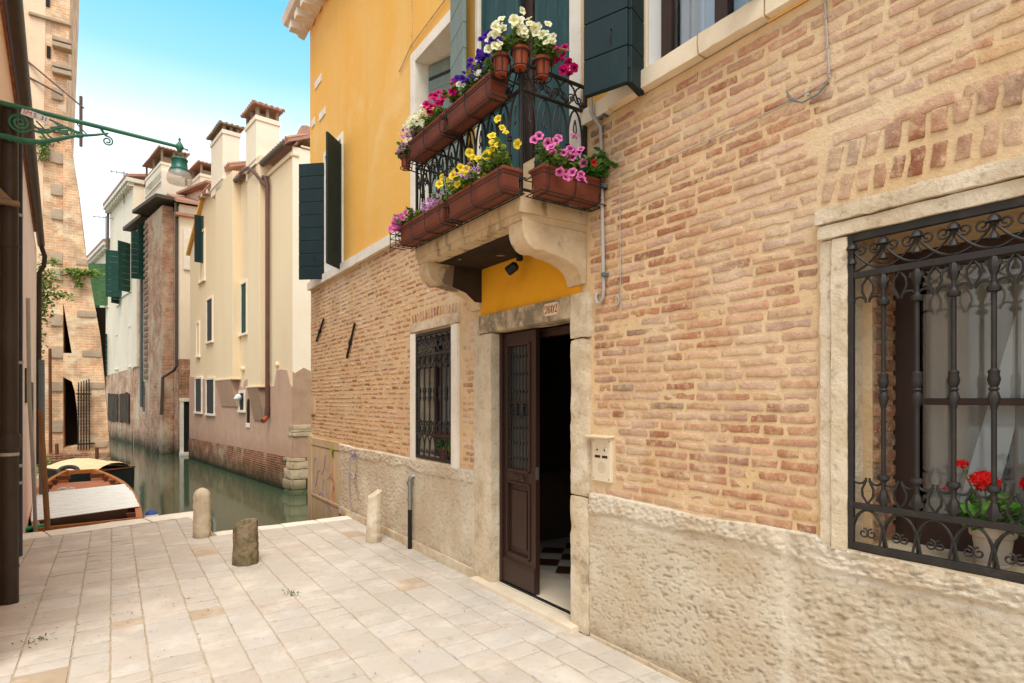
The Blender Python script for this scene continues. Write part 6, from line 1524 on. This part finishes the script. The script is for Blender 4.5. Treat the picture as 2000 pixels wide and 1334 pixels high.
# chimney breasts on sloping corbels
def breast(d0, d1, zb, zc, ztop, out, tip, mt='pinkplaster'):
    mb = MB(); F1.box(mb, d0, d1, -.1, out, zc, ztop); mb.build('chimney_breast', [M['cream']], ch, bevel=.012)
    mb = MB(); F1.sect(mb, [(0, zb), (.06, zb), (out + .02, zc - .03), (out + .02, zc), (0, zc)], d0 + tip, d1 - tip * .2); mb.build('corbel', [M[mt]], ch, bevel=.01)
    mb = MB(); F1.box(mb, d0 - .04, d1 + .04, 0, out + .04, zc, zc + .05); mb.build('ledge', [M['cream']], ch, bevel=.006)
breast(2.02, 3.15,   .95, 1.95, 8.75, .25, .05, 'greyplaster'); breast(4.75, 6.9, 1.35, 2.25, 9.1, .25, .2)
def chimney(d0, d1, o0, o1, z0, z1, n, roofmat='tilered2', flue=.30, wall='creamlight', parent=ch, F=F1):
    mb = MB(); F.box(mb, d0, d1, o0, o1, z0, z1); b = .03
    F.box(mb, d0 - b, d1 + b, o0 - b, o1 + b, z1 - .0, z1 + .14)
    F.box(mb, d0 - b, d1 + b, o0 - b, o1 + b, z0 + .25, z0 + .33)
    c = mb.build('chimney', [M[wall]], parent, bevel=.008)
    mb = MB(); zt = z1 + .14; dm, om = (d0 + d1) / 2, (o0 + o1) / 2
    for (a, bb) in ((d0 + .05, o0 + .05), (d0 + .05, o1 - .05), (d1 - .05, o0 + .05), (d1 - .05, o1 - .05), (d0 + .05, om), (dm, o0 + .05), (d1 - .05, om), (dm, o1 - .05)):
        F.box(mb, a - .045, a + .045, bb - .045, bb + .045, zt, zt + flue)
    F.box(mb, d0 + .14, d1 - .14, o0 + .14, o1 - .14, zt, zt + flue * .5)
    mb.build('chimney_vent', [M['stonedark']], c)
    mb = MB(); ov = .09; zt += flue; hr = .19
    V = [F.p(d0 - ov, o0 - ov, zt), F.p(d1 + ov, o0 - ov, zt), F.p(d1 + ov, o1 + ov, zt), F.p(d0 - ov, o1 + ov, zt), F.p(dm - .05, om, zt + hr), F.p(dm + .05, om, zt + hr)]
    V2 = [v + np.array((0, 0, .05)) for v in V]
    mb.add(V + V2, [(3, 2, 1, 0), (6, 7, 11, 10), (7, 8, 11), (8, 9, 10, 11), (9, 6, 10), (0, 1, 7, 6), (1, 2, 8, 7), (2, 3, 9, 8), (3, 0, 6, 9)])
    k = max(3, int((d1 - d0 + 2 * ov) / .16))
    for i in range(k + 1):                                       # tile ends
        for o_, s in ((o0 - ov, -1), (o1 + ov, 1)):
            q = d0 - ov + (d1 - d0 + 2 * ov) * i / k; mb.tube([F.p(q, o_ + s * .03, zt + .03), F.p(dm + (q - dm) * .3, om + (o_ - om) * .15, zt + hr + .02)], .045, 6)
    k2 = max(3, int((o1 - o0 + 2 * ov) / .16))
    for i in range(k2 + 1):
        for d_, s in ((d0 - ov, -1), (d1 + ov, 1)):
            q = o0 - ov + (o1 - o0 + 2 * ov) * i / k2; mb.tube([F.p(d_ + s * .03, q, zt + .03), F.p(dm + s * .08, om + (q - om) * .2, zt + hr + .02)], .045, 6)
    mb.lathe([(.06, 0), (.07, .04), (.03, .10), (.05, .13), (.01, .17)], tuple(F.p(dm, om, zt + hr + .02)), 10)
    mb.build('chimney_cap', [M[roofmat]], c, smooth=True)
    return c
chimney(2.30, 3.32, -.42, .25, 8.3, 9.86, 0)
chimney(5.94, 7.5, -.30, .25, 8.9, 10.72, 0, flue=.16, roofmat='stonedark')
# roofs
def tiled(F, parent, d0, d1, P, name='roof', mt='tilered2', pitch=.2):
    """roof slab with section P (o,z) low edge first, rows of tiles as tubes"""
    mb = MB()
    (o0, z0), (o1, z1) = P
    F.sect(mb, [(o0, z0), (o1, z1), (o1, z1 - .08), (o0, z0 - .08)], d0, d1)
    for q in np.arange(d0 + .06, d1, pitch): F.tube(mb, [(q, o0 + .03, z0 + .02), (q, o1, z1 + .02)], .06, 6)
    return mb.build(name, [M[mt]], parent, smooth=True)
tiled(F1, ch, -.12, 2.8, [(.18, 8.50), (-2.6, 9.75)]); tiled(F1, ch, 2.9, 5.4, [(.14, 8.85), (-2.5, 10.1)]); tiled(F1, ch, 5.4, 9.7, [(.18, 9.50), (-2.5, 10.5)])
mb = MB(); mb.prism([(0, 8.38), (.10, 8.55), (.22, 8.98), (.36, 9.02), (.9, 8.9), (5, 8.8), (5, 8.70), (.2, 8.72), (.12, 8.45)], (3.99, 16.30, 0), (1, 0, 0), PZ, (0, .35, 0)); mb.build('roof_verge', [M['tilered2']], ch, bevel=.01)
mb = MB(); mb.box(4.22, 4.62, 16.40, 16.9, 8.62, 8.95); mb.build('dormer', [M['stonedark']], ch)
mb = MB(); F1.box(mb, 0, 2.72, 0, .05, 8.13, 8.22); mb.box(3.99, 4.15, 16.32, 16.37, 8.13, 8.20); mb.box(4.2, 5.2, 16.32, 16.37, 8.40, 8.45); mb.build('moulding', [M['cream']], ch, bevel=.006)
mb = MB()
F1.poly(mb, [(9.7, 9.42), (12.2, 7.72), (12.2, 7.86), (9.7, 9.58)], -.3, .12); mb.build('roof_verge', [M['yellow']], ch)
for i in range(5): 
    mb = MB(); F1.box(mb, 5.75 + i * .85, 5.93 + i * .85, -.1, .20, 9.02 + .10 * i, 9.18 + .10 * i); mb.build('rafter_end', [M['creamlight']], ch, bevel=.01)
mb = MB(); F1.tube(mb, [(.10, .16, 8.47), (2.80, .16, 8.52)], .095, 12); F1.tube(mb, [(4.05, .16, 8.74), (5.45, .16, 8.82)], .085, 12)
mb.build('gutter', [M['guttergrey']], ch, smooth=True)
M['rustpipe'] = mat('rustpipe', C(92, 62, 50), .5, [(C(112, 80, 66), 3, .45, .75, .5)], spec=.3)
mb = MB(); F1.tube(mb, [(2.62, .16, 8.45), (2.45, .16, 8.25), (1.85, .12, 8.05), (1.76, .10, 7.8), (1.76, .10, 1.15)], .062, 10); F1.tube(mb, [(4.1, .2, 8.72), (3.4, .36, 8.62), (2.6, .38, 8.5), (2.2, .33, 8.25), (1.76, .12, 7.75)], .05, 10)
F1.tube(mb, [(1.76, .10, 1.35), (1.76, .12, 1.08)], .075, 10)
mb.build('downpipe', [M['rustpipe']], ch, smooth=True)
mb = MB(); F1.tube(mb, [(1.76, .11, 1.12), (1.74, .18, 1.02), (1.70, .26, .98)], .07, 10); mb.build('pipe_end', [M['terracotta']], ch, smooth=True)
# windows
F1.window(ch, 9.85, 10.85, 1.10, 2.42, deep=.025); F1.window(ch, 7.95, 9.05, 1.06, 2.34, deep=.025); F1.window(ch, 4.2, 4.7, 1.25, 1.8, deep=.025)
F1.window(ch, 8.3, 9.1, 3.81, 5.40, 'creamlight'); F1.window(ch, 4.05, 4.62, 3.74, 5.35, 'creamlight', glass='shutterfar'); F1.window(ch, 10.35, 10.75, 3.36, 4.67, 'creamlight', glass='cream')
F1.window(ch, 9.5, 10.3, 6.3, 8.2, 'creamlight', glass='cream'); F1.window(ch, 5.0, 5.6, 7.7, 8.5, 'creamlight', glass='cream')
F1.leaf(ch, 9.85, -150, 1.0, 7.0, 8.85)
mb = MB(); F1.box(mb, 9.82, 9.86, .02, .30, 7.0, 8.85); mb.build('shutter', [M['shutter']], ch)
mb = MB()
pts = [(-.16, .85), (.16, .85), (.16, 1.45)] + [(.16 * math.cos(R(a)), 1.45 + .18 * math.sin(R(a))) for a in range(20, 161, 20)] + [(-.16, 1.45)]
F1.poly(mb, [(3.82 + a, b) for a, b in pts], .031, .036); aw = mb.build('arched_window', [M['winddark']], ch)
mb = MB(); F1.box(mb, 3.80, 3.84, .037, .055, .85, 1.6); F1.box(mb, 3.66, 3.98, .037, .055, 1.26, 1.29); mb.build('iron_bar', [M['ironblack']], aw)
mb = MB(); F1.box(mb, 3.62, 4.02, .03, .06, .70, .85); mb.build('window_sill', [M['istria']], aw, bevel=.02)
for q, z in ((4.5, 2.60), (4.37, 2.58), (1.16, 2.58)):
    mb = MB(); mb.lathe([(.06, 0), (.075, .02), (.075, .06), (.05, .075)], tuple(F1.p(q, 0, z)), 12, tuple(F1.n)); mb.build('vent', [M['cream']], ch, smooth=True)
t = thing('wall_vent', 'white round vent hood on the pink plaster of the cream house', 'vent', tuple(F1.p(4.64, .1, 1.68)))
mb = MB(); mb.lathe([(.09, 0), (.12, .05), (.12, .10), (.05, .18), (.02, .22)], tuple(F1.p(4.64, .03, 1.68)), 14, tuple(F1.n + np.array((0, 0, -.3)))); mb.build('hood', [M['whitepaint']], t, smooth=True)

# ---------------- old brick house and white house further on
F2 = Frame((2.525, 30.159), (-.16324, .98659), (-.98659, -.16324))
bh = thing('old_brick_house', 'weathered red brick house with a dark roof edge past the cream house', 'house', (2, 33, 0))
mb = MB(); F2.poly(mb, [(.1, -1.5), (9.4, -1.5), (9.4, 11.0), (4.9, 10.6), (.1, 10.2)], 0, -6); mb.build('wall', [M['oldbrick']], bh)
mb = MB(); F2.box(mb, 1.2, 4.6, 0, .45, -1.5, 10.5); mb.build('chimney_breast', [M['oldbrick']], bh, bevel=.02)
mb = MB()
for k in range(26): F2.box(mb, 3.9 + .12 * (k % 2), 4.66, .0, .50, 2.6 + k * .3, 2.78 + k * .3)
mb.build('corner_brick', [M['stonedark']], bh, bevel=.02)
mb = MB(); F2.box(mb, 8.2, 9.4, .0, .10, 3.4, 10.9); mb.build('plaster_strip', [M['whitewall']], bh)
M['darkroof'] = mat('darkroof', C(98, 86, 76), .8, [(C(104, 92, 82), 4, .5, .75, .5)], spec=.15)
mb = MB()
F2.poly(mb, [(.6, 10.62), (5.4, 10.98), (5.4, 11.15), (.6, 10.8)], -1.5, .85); F2.poly(mb, [(5.2, 10.85), (9.6, 11.05), (9.6, 11.25), (5.2, 11.05)], -1.5, .5); mb.build('roof_edge', [M['darkroof']], bh, bevel=.02)
mb = MB(); F2.poly(mb, [(-.9, 11.3), (4, 12.0), (4, 12.1), (-.9, 11.4)], -6, -.8); mb.build('roof', [M['tilered2']], bh)
w = F2.window(bh, 5.2, 6.0, 4.35, 6.3); w = F2.window(bh, 5.3, 6.7, .94, 2.55)
mb = MB()
for q in np.linspace(5.3, 6.7, 7): F2.tube(mb, [(q, .10, .94), (q, .10, 2.55)], .014, 5)
for z in np.linspace(1.0, 2.5, 8): F2.tube(mb, [(5.3, .10, z), (6.7, .10, z)], .014, 5)
mb.build('iron_bar', [M['ironblack']], w)
F2.window(bh, 5.0, 6.4, 7.95, 10.3, glass='shutterfar'); F2.leaf(bh, 5.0, 95, .62, 7.9, 10.4); F2.leaf(bh, 6.45, 80, .62, 7.9, 10.4)
mb = MB(); F2.tube(mb, [(7.0, .12, 10.7), (7.0, .12, 1.2)], .075, 8); mb.build('downpipe', [M['zinc']], bh, smooth=True)
mb = MB(); F2.tube(mb, [(.15, .14, 10.4), (.15, .14, 3.1), (.35, .20, 2.9), (.9, .5, 2.6), (1.1, .52, .9)], .07, 8); mb.build('downpipe', [M['guttergrey']], bh, smooth=True)
wl = thing('white_back_house', 'low white house glimpsed between the brick house and the cream house', 'house', (3.5, 30.1, 0))
mb = MB(); mb.box(2.46, 7.5, 30.02, 36, 3.4, 10.3); mb.build('wall', [M['whitewall']], wl); mb = MB(); mb.box(2.46, 7.5, 30.03, 36, -1.5, 3.4); mb.build('brick_base', [M['brickz']], wl)
mb = MB(); mb.box(2.3, 7.5, 29.75, 30.3, 9.75, 9.87); mb.prism([(29.7, 10.3), (35, 12.1), (35, 12.2), (29.7, 10.42)], (2.3, 0, 0), PY, PZ, (5.2, 0, 0)); mb.build('roof', [M['tilered2']], wl)
mb = MB(); mb.box(2.95, 3.35, 29.99, 30.03, 7.6, 9.1); mb.build('window', [M['winddark']], wl); mb = MB(); mb.box(2.62, 2.95, 29.93, 30.02, 7.4, 9.2); mb.build('window_frame', [M['istria']], wl)
mb = MB(); mb.box(2.47, 2.62, 29.86, 30.03, -.75, 1.5); mb.box(2.92, 3.02, 29.86, 30.03, -.75, 1.5); mb.box(2.45, 3.04, 29.84, 30.03, 1.5, 1.66); mb.box(2.45, 3.04, 29.7, 30.03, -.9, -.76); df = mb.build('door_frame', [M['istria']], wl, bevel=.01)
mb = MB(); mb.box(2.62, 2.92, 29.98, 30.03, -.75, 1.5); mb.build('water_door', [M['winddark']], wl)
wh = thing('white_house', 'white rendered house with green shutters where the canal bends', 'house', (0.5, 43, 0))
mb = MB(); F2.poly(mb, [(9.42, -1.5), (26, -1.5), (26, 11.4), (16.2, 11.5), (16.2, 13.7), (9.42, 13.7)], .02, -6); mb.build('wall', [M['whitewall']], wh)
mb = MB(); F2.poly(mb, [(9.42, -1.5), (26, -1.5), (26, 2.9), (16, 3.2), (14.5, 3.25), (9.42, 3.35)], .024, .06); mb.build('brick_base', [M['oldbrick']], wh)
mb = MB()
for d0, d1, z in ((9.3, 16.3, 13.7), (16.3, 26, 11.45)):
    F2.box(mb, d0, d1, -.5, .38, z + .12, z + .34)
    for q in np.arange(d0 + .1, d1, .55): F2.box(mb, q, q + .25, 0, .30, z - .10, z + .12)
mb.build('cornice', [M['istria']], wh)
mb = MB(); F2.sect(mb, [(.4, 14.05), (-5, 15.5), (-5, 15.6), (.4, 14.2)], 9.3, 16.3); F2.sect(mb, [(.4, 11.8), (-5, 13.4), (-5, 13.5), (.4, 11.95)], 16.3, 26); mb.build('roof', [M['tilered2']], wh)
mb = MB(); F2.box(mb, 5.0, 9.0, -3.0, -.4, 9.0, 13.4); mb.build('tower_wall', [M['whitewall']], wh)
chimney(5.2, 8.6, -1.6, -.4, 12.6, 13.75, 0, flue=.7, wall='whitewall', parent=wh, F=F2); chimney(1.4, 4.0, -3.0, -1.2, 10.5, 12.3, 0, flue=.5, wall='whitewall', parent=wh, F=F2)
for d0, d1, z0, z1 in ((10.1, 12.3, 7.8, 10.4), (13.2, 13.9, 7.4, 9.6), (16.8, 19.6, 7.7, 10.6), (22.6, 23.6, 7.2, 9.0)):
    F2.window(wh, d0, d1, z0, z1, glass='winddark')
M['palegreen'] = mat('palegreen', C(66, 98, 58), .6, [(C(96, 128, 78), 5, .45, .75, .6, (1, 1, .2))], spec=.2)
F2.leaf(wh, 10.05, 120, .75, 7.7, 10.5); F2.leaf(wh, 12.4, 70, .80, 7.7, 10.5); F2.leaf(wh, 13.15, 120, .5, 7.4, 9.6); F2.leaf(wh, 16.9, 48, 1.2, 7.75, 10.5, 'palegreen'); F2.leaf(wh, 19.75, 70, .8, 7.6, 10.5)
for d0, d1, z0, z1 in ((13.5, 14.4, 3.5, 5.55), (9.95, 10.65, 3.5, 5.75)): F2.window(wh, d0, d1, z0, z1)
F2.leaf(wh, 16.9, 95, .9, 3.1, 5.9); F2.leaf(wh, 21, 70, 1.0, 3.1, 5.95)
M['oldboard'] = mat('oldboard', C(76, 66, 56), .9, [(C(110, 98, 84), 4, .45, .7, .6, (1, 1, .2)), (C(46, 40, 34), 9, .55, .8, .6, (1, 1, .2))], [(20, .4, .01, (1, 1, .2))], spec=.1)
for d0, d1 in ((13.2, 16.3), (10.0, 12.5)):
    mb = MB()
    for q in np.arange(d0, d1 - .3, .42): F2.box(mb, q, q + .40, .10, .16, .25 + random.uniform(-.05, .05), 1.95 + random.uniform(-.04, .06))
    mb.build('board', [M['oldboard']], wh)
mb = MB(); F2.tube(mb, [(21.6, .14, 11.3), (21.6, .14, 1.0)], .09, 8); F2.tube(mb, [(16.25, .12, 13.6), (16.25, .14, 9.5), (15.2, .14, 9.3)], .07, 8); mb.build('downpipe', [M['guttergrey']], wh, smooth=True)
# further roofline, hazy
fb = thing('far_house', 'distant pale house closing the view at the canal bend', 'house', (-3, 60, 0))
mb = MB(); mb.box(-9, 2.5, 62, 72, -1.5, 9.5); mb.build('wall', [M['whitewall']], fb)

# ---------------- bell tower with its battered buttress
M['towerbrick'] = mat('towerbrick', C(236, 200, 160), .95, [], [(16, .5, .02)], spec=.08, extra=chain(brickpat(C(236, 192, 150), C(224, 172, 130), C(240, 218, 184), axis='xz', w=.3, h=.085), lambda nt, v, c: _mix(nt, _ramp(nt, _noise(nt, _scalevec(nt, v, (1, 1, 1.6)), 1.3, 6, .6), .52, .62), c, C(228, 206, 170)), lambda nt, v, c: _mix(nt, _ramp(nt, _noise(nt, v, 4.2, 5), .60, .72), c, C(206, 150, 112)), zband(-.9, .3, C(150, 128, 92), .8, 2.2, .5)))
M['towerplain'] = mat('towerplain', C(238, 208, 174), .95, [(C(226, 186, 148), 1.6, .42, .7, .7, (1, 1, .5)), (C(206, 166, 126), 5, .58, .75, .5)], [(14, .4, .02)], spec=.08)
M['towerstone'] = mat('towerstone', C(186, 164, 138), .95, [(C(160, 140, 116), 3, .42, .7, .7), (C(186, 164, 134), 5, .55, .75, .5)], [(12, .5, .02)], spec=.08)
bt = thing('bell_tower', 'tall leaning brick bell tower with a sloping buttress standing in the canal', 'tower', (-2.5, 26, 0))
mb = MB(); mb.prism([(-5.5, -1.5), (-1.33, -1.5), (-1.33, 8.9), (-1.24, 11.7), (-1.10, 16), (-.95, 24), (-5.5, 24)], (0, 24.0, 0), (1, 0, 0), PZ, (0, 4.5, 0)); mb.build('wall', [M['towerbrick']], bt)
mb = MB(); mb.prism([(-5.4, -1.5), (-1.95, -1.5), (-1.80, 12), (-1.66, 24), (-5.4, 24)], (0, 23.985, 0), (1, 0, 0), PZ, (0, .015, 0)); mb.build('plain_face', [M['towerplain']], bt)
mb = MB()
mb.prism([(-1.325, 10.7), (-1.24, 10.9), (-.973, 8.82), (-.769, 6.67), (-.55, 5.1), (-.354, 3.82), (-.22, 2.2), (-.12, .6), (-.06, -.5), (-.05, -1.5), (-1.325, -1.5), (-1.325, .02), (-.93, .08), (-.96, 1.2), (-1.02, 1.85), (-1.10, 2.18), (-1.325, 2.32), (-1.325, 3.1), (-1.10, 3.1), (-1.17, 3.6), (-1.325, 4.75)], (0, 23.9, 0), (1, 0, 0), PZ, (0, 2.4, 0))
mb.build('buttress', [M['towerbrick']], bt)
mb = MB(); mb.box(-1.32, -.2, 25.0, 25.05, -1.5, 4.8); mb.build('arch_back', [M['darkroom']], bt)
mb = MB(); rng = random.Random(6)
for z in (.55, 1.9, 3.0, 4.05, 5.55, 6.1, 7.55, 8.35, 9.4, 10.4, 11.5):
    zz = z * .98; mb.rbox(-1.66 + rng.uniform(-.05, .05), -1.325, 23.93, 24.1, zz, zz + rng.uniform(.28, .42), res=.12, amp=.01, rnd=.03, seed=int(z * 9))
for z in (.0, 1.95, 3.0, 4.3, 6.0): 
    xr = np.interp(z, [0, 2.2, 3.82, 6.67], [-.10, -.22, -.354, -.769]); mb.rbox(max(-1.0, xr - .55), xr - .01, 23.86, 24.0, z, z + .22, res=.12, amp=.01, rnd=.03)
mb.build_each('stone_block', [M['towerstone']], bt, smooth=True)
for z, h in ((12.05, .35), (12.9, .34), (13.75, .10)):
    mb = MB(); 
    if h > .2:
        for q in (0, 1): mb.box(-1.60, -1.10 + .0, 23.75, 24.1, z + q * h * .55, z + q * h * .55 + h * .42)
    else: mb.box(-2.2, -1.12, 23.9, 24.1, z, z + h)
    mb.build('stone_corbel', [M['towerstone']], bt, bevel=.02)
for x_, z in ((-1.72, 14.2), (-1.70, 12.55)):
    mb = MB(); mb.box(x_ - .05, x_ + .05, 23.96, 24.05, z, z + .38); mb.build('slit_window', [M['winddark']], bt)
mb = MB(); mb.rbox(-1.72, -.05, 23.15, 23.95, -1.5, -.30, res=.14, amp=.015, rnd=.03); mb.rbox(-1.72, -.10, 23.35, 23.95, -.30, -.12, res=.14, amp=.015, rnd=.03); mb.build('brick_ledge', [M['brickz']], bt, smooth=True)
g = thing('iron_gate', 'rusty iron gate standing open beside the dark arch of the tower', 'gate', (-.85, 23.8, 0))
for i in range(5):
    x_ = -.96 + i * .075; mb = MB(); mb.tube([(x_ + .03, 23.80 - i * .02, -.05), (x_ + .03 - .02 * (i - 2) * .3, 23.80, 2.15 + .03 * i)], .018, 5)
    for z in np.arange(.25, 2.0, .11): mb.lathe([(.018, -.02), (.034, 0), (.018, .02)], (x_ + .03, 23.80 - i * .01, z), 5)
    mb.build('bar', [M['ironblack']], g)
for z in (.12, 1.75): 
    mb = MB(); mb.box(-.99, -.58 + .1 * (z < 1), 23.74, 23.80, z, z + .05); mb.build('rail', [M['ironblack']], g)
t = thing('iron_bracket', 'old iron wall bracket with an upright post sticking out from the tower', 'bracket', (-1, 23.4, 9))
B0, B1 = (-.838, 23.3, 11.28), (-.838, 23.3, 9.68)
mb = MB(); mb.tube([B0, B1], .045, 8); mb.build('post', [M['rustpipe']], t, smooth=True)
for a, b in (((-2.30, 24.0, 12.35), (-.77, 23.25, 10.91)), ((-2.2, 24.0, 11.8), (-1.33, 23.6, 11.3)), ((-2.17, 24.0, 10.25), (-.81, 23.3, 9.96)), ((-2.0, 24.0, 10.7), (-.88, 23.3, 10.1))):
    mb = MB(); mb.tube([a, b], .03, 6); mb.build('stay', [M['rustpipe']], t, smooth=True)
# creepers
def creeper(name, label, spots, seed, n=260, s=.07, col=((120, 150, 60), (150, 172, 80), (88, 122, 44))):
    rng = random.Random(seed); t = thing(name, label, 'plant', spots[0][0], 'creepers on tower and pink wall'); mb = MB()
    for (c, r) in spots:
        for i in range(int(n * r[0] * r[2] * 6)):
            q = np.array([c[k] + rng.gauss(0, .45) * r[k] for k in range(3)])
            d_ = np.array((rng.gauss(0, 1), rng.gauss(0, 1), rng.uniform(-.8, .4))); d_ /= np.linalg.norm(d_); nn = np.array((rng.gauss(-.2, .5), rng.gauss(-.6, .5), .8)); nn -= d_ * np.dot(nn, d_); nn /= np.linalg.norm(nn)
            leaf_into(mb, q, d_, nn, s * rng.uniform(.7, 1.5), s * .34, np.array(C(*rng.choice(col))) / np.array(C(74, 104, 40)) * rng.uniform(.65, 1.15))
    mb.build('foliage', [M['leaf']], t, fix=False)
    st = MB()
    for (c, r) in spots: st.tube([(c[0] - r[0], c[1] + .1, c[2] - r[2]), c, (c[0] + r[0] * .5, c[1], c[2] + r[2] * .5)], .012, 4)
    st.build('stem', [M['wooddark']], t)
creeper('creeper', 'long green creeper hanging down the end of the pink wall', [((-1.30, 17.0, 4.3), (.3, .3, .35)), ((-1.36, 17.0, 3.75), (.28, .3, .5)), ((-1.10, 17.0, 4.0), (.4, .3, .12)), ((-1.42, 17.0, 2.9), (.14, .2, .7)), ((-1.2, 17.0, 4.75), (.25, .2, .12))], 1, 420)
creeper('shrub', 'small green plant rooted in the sloping buttress', [((-.95, 23.8, 5.75), (.45, .2, .16)), ((-.55, 23.8, 5.78), (.3, .2, .12)), ((-.92, 23.8, 5.45), (.12, .15, .2))], 2, 420, .09)
creeper('shrub', 'tuft of green leaves high on the tower edge', [((-1.83, 23.85, 9.6), (.14, .15, .45))], 3, 500, .09)
creeper('shrub', 'green weeds at the water line below the tower', [((-1.85, 22.8, -.35), (.3, .3, .35))], 4, 420, .09)

for x, y, z, lab in ((-.35, 45.2, 12.1, 'small television aerial on the lower eave of the white house'), (.55, 41.4, 13.9, 'television aerial mast near the roof corner of the white house')):
    t = thing('aerial', lab, 'aerial', (x, y, z)); mb = MB(); mb.tube([(x, y, z - .8), (x, y, z + 1.1)], .03, 5); mb.build('mast', [M['zinc']], t)
    mb = MB(); mb.tube([(x - .7, y, z + .95), (x + .5, y, z + 1.0)], .02, 4)
    for q in np.linspace(-.6, .4, 5): mb.tube([(x + q, y - .3, z + .97), (x + q, y + .3, z + .97)], .014, 4)
    mb.build('rod', [M['zinc']], t)
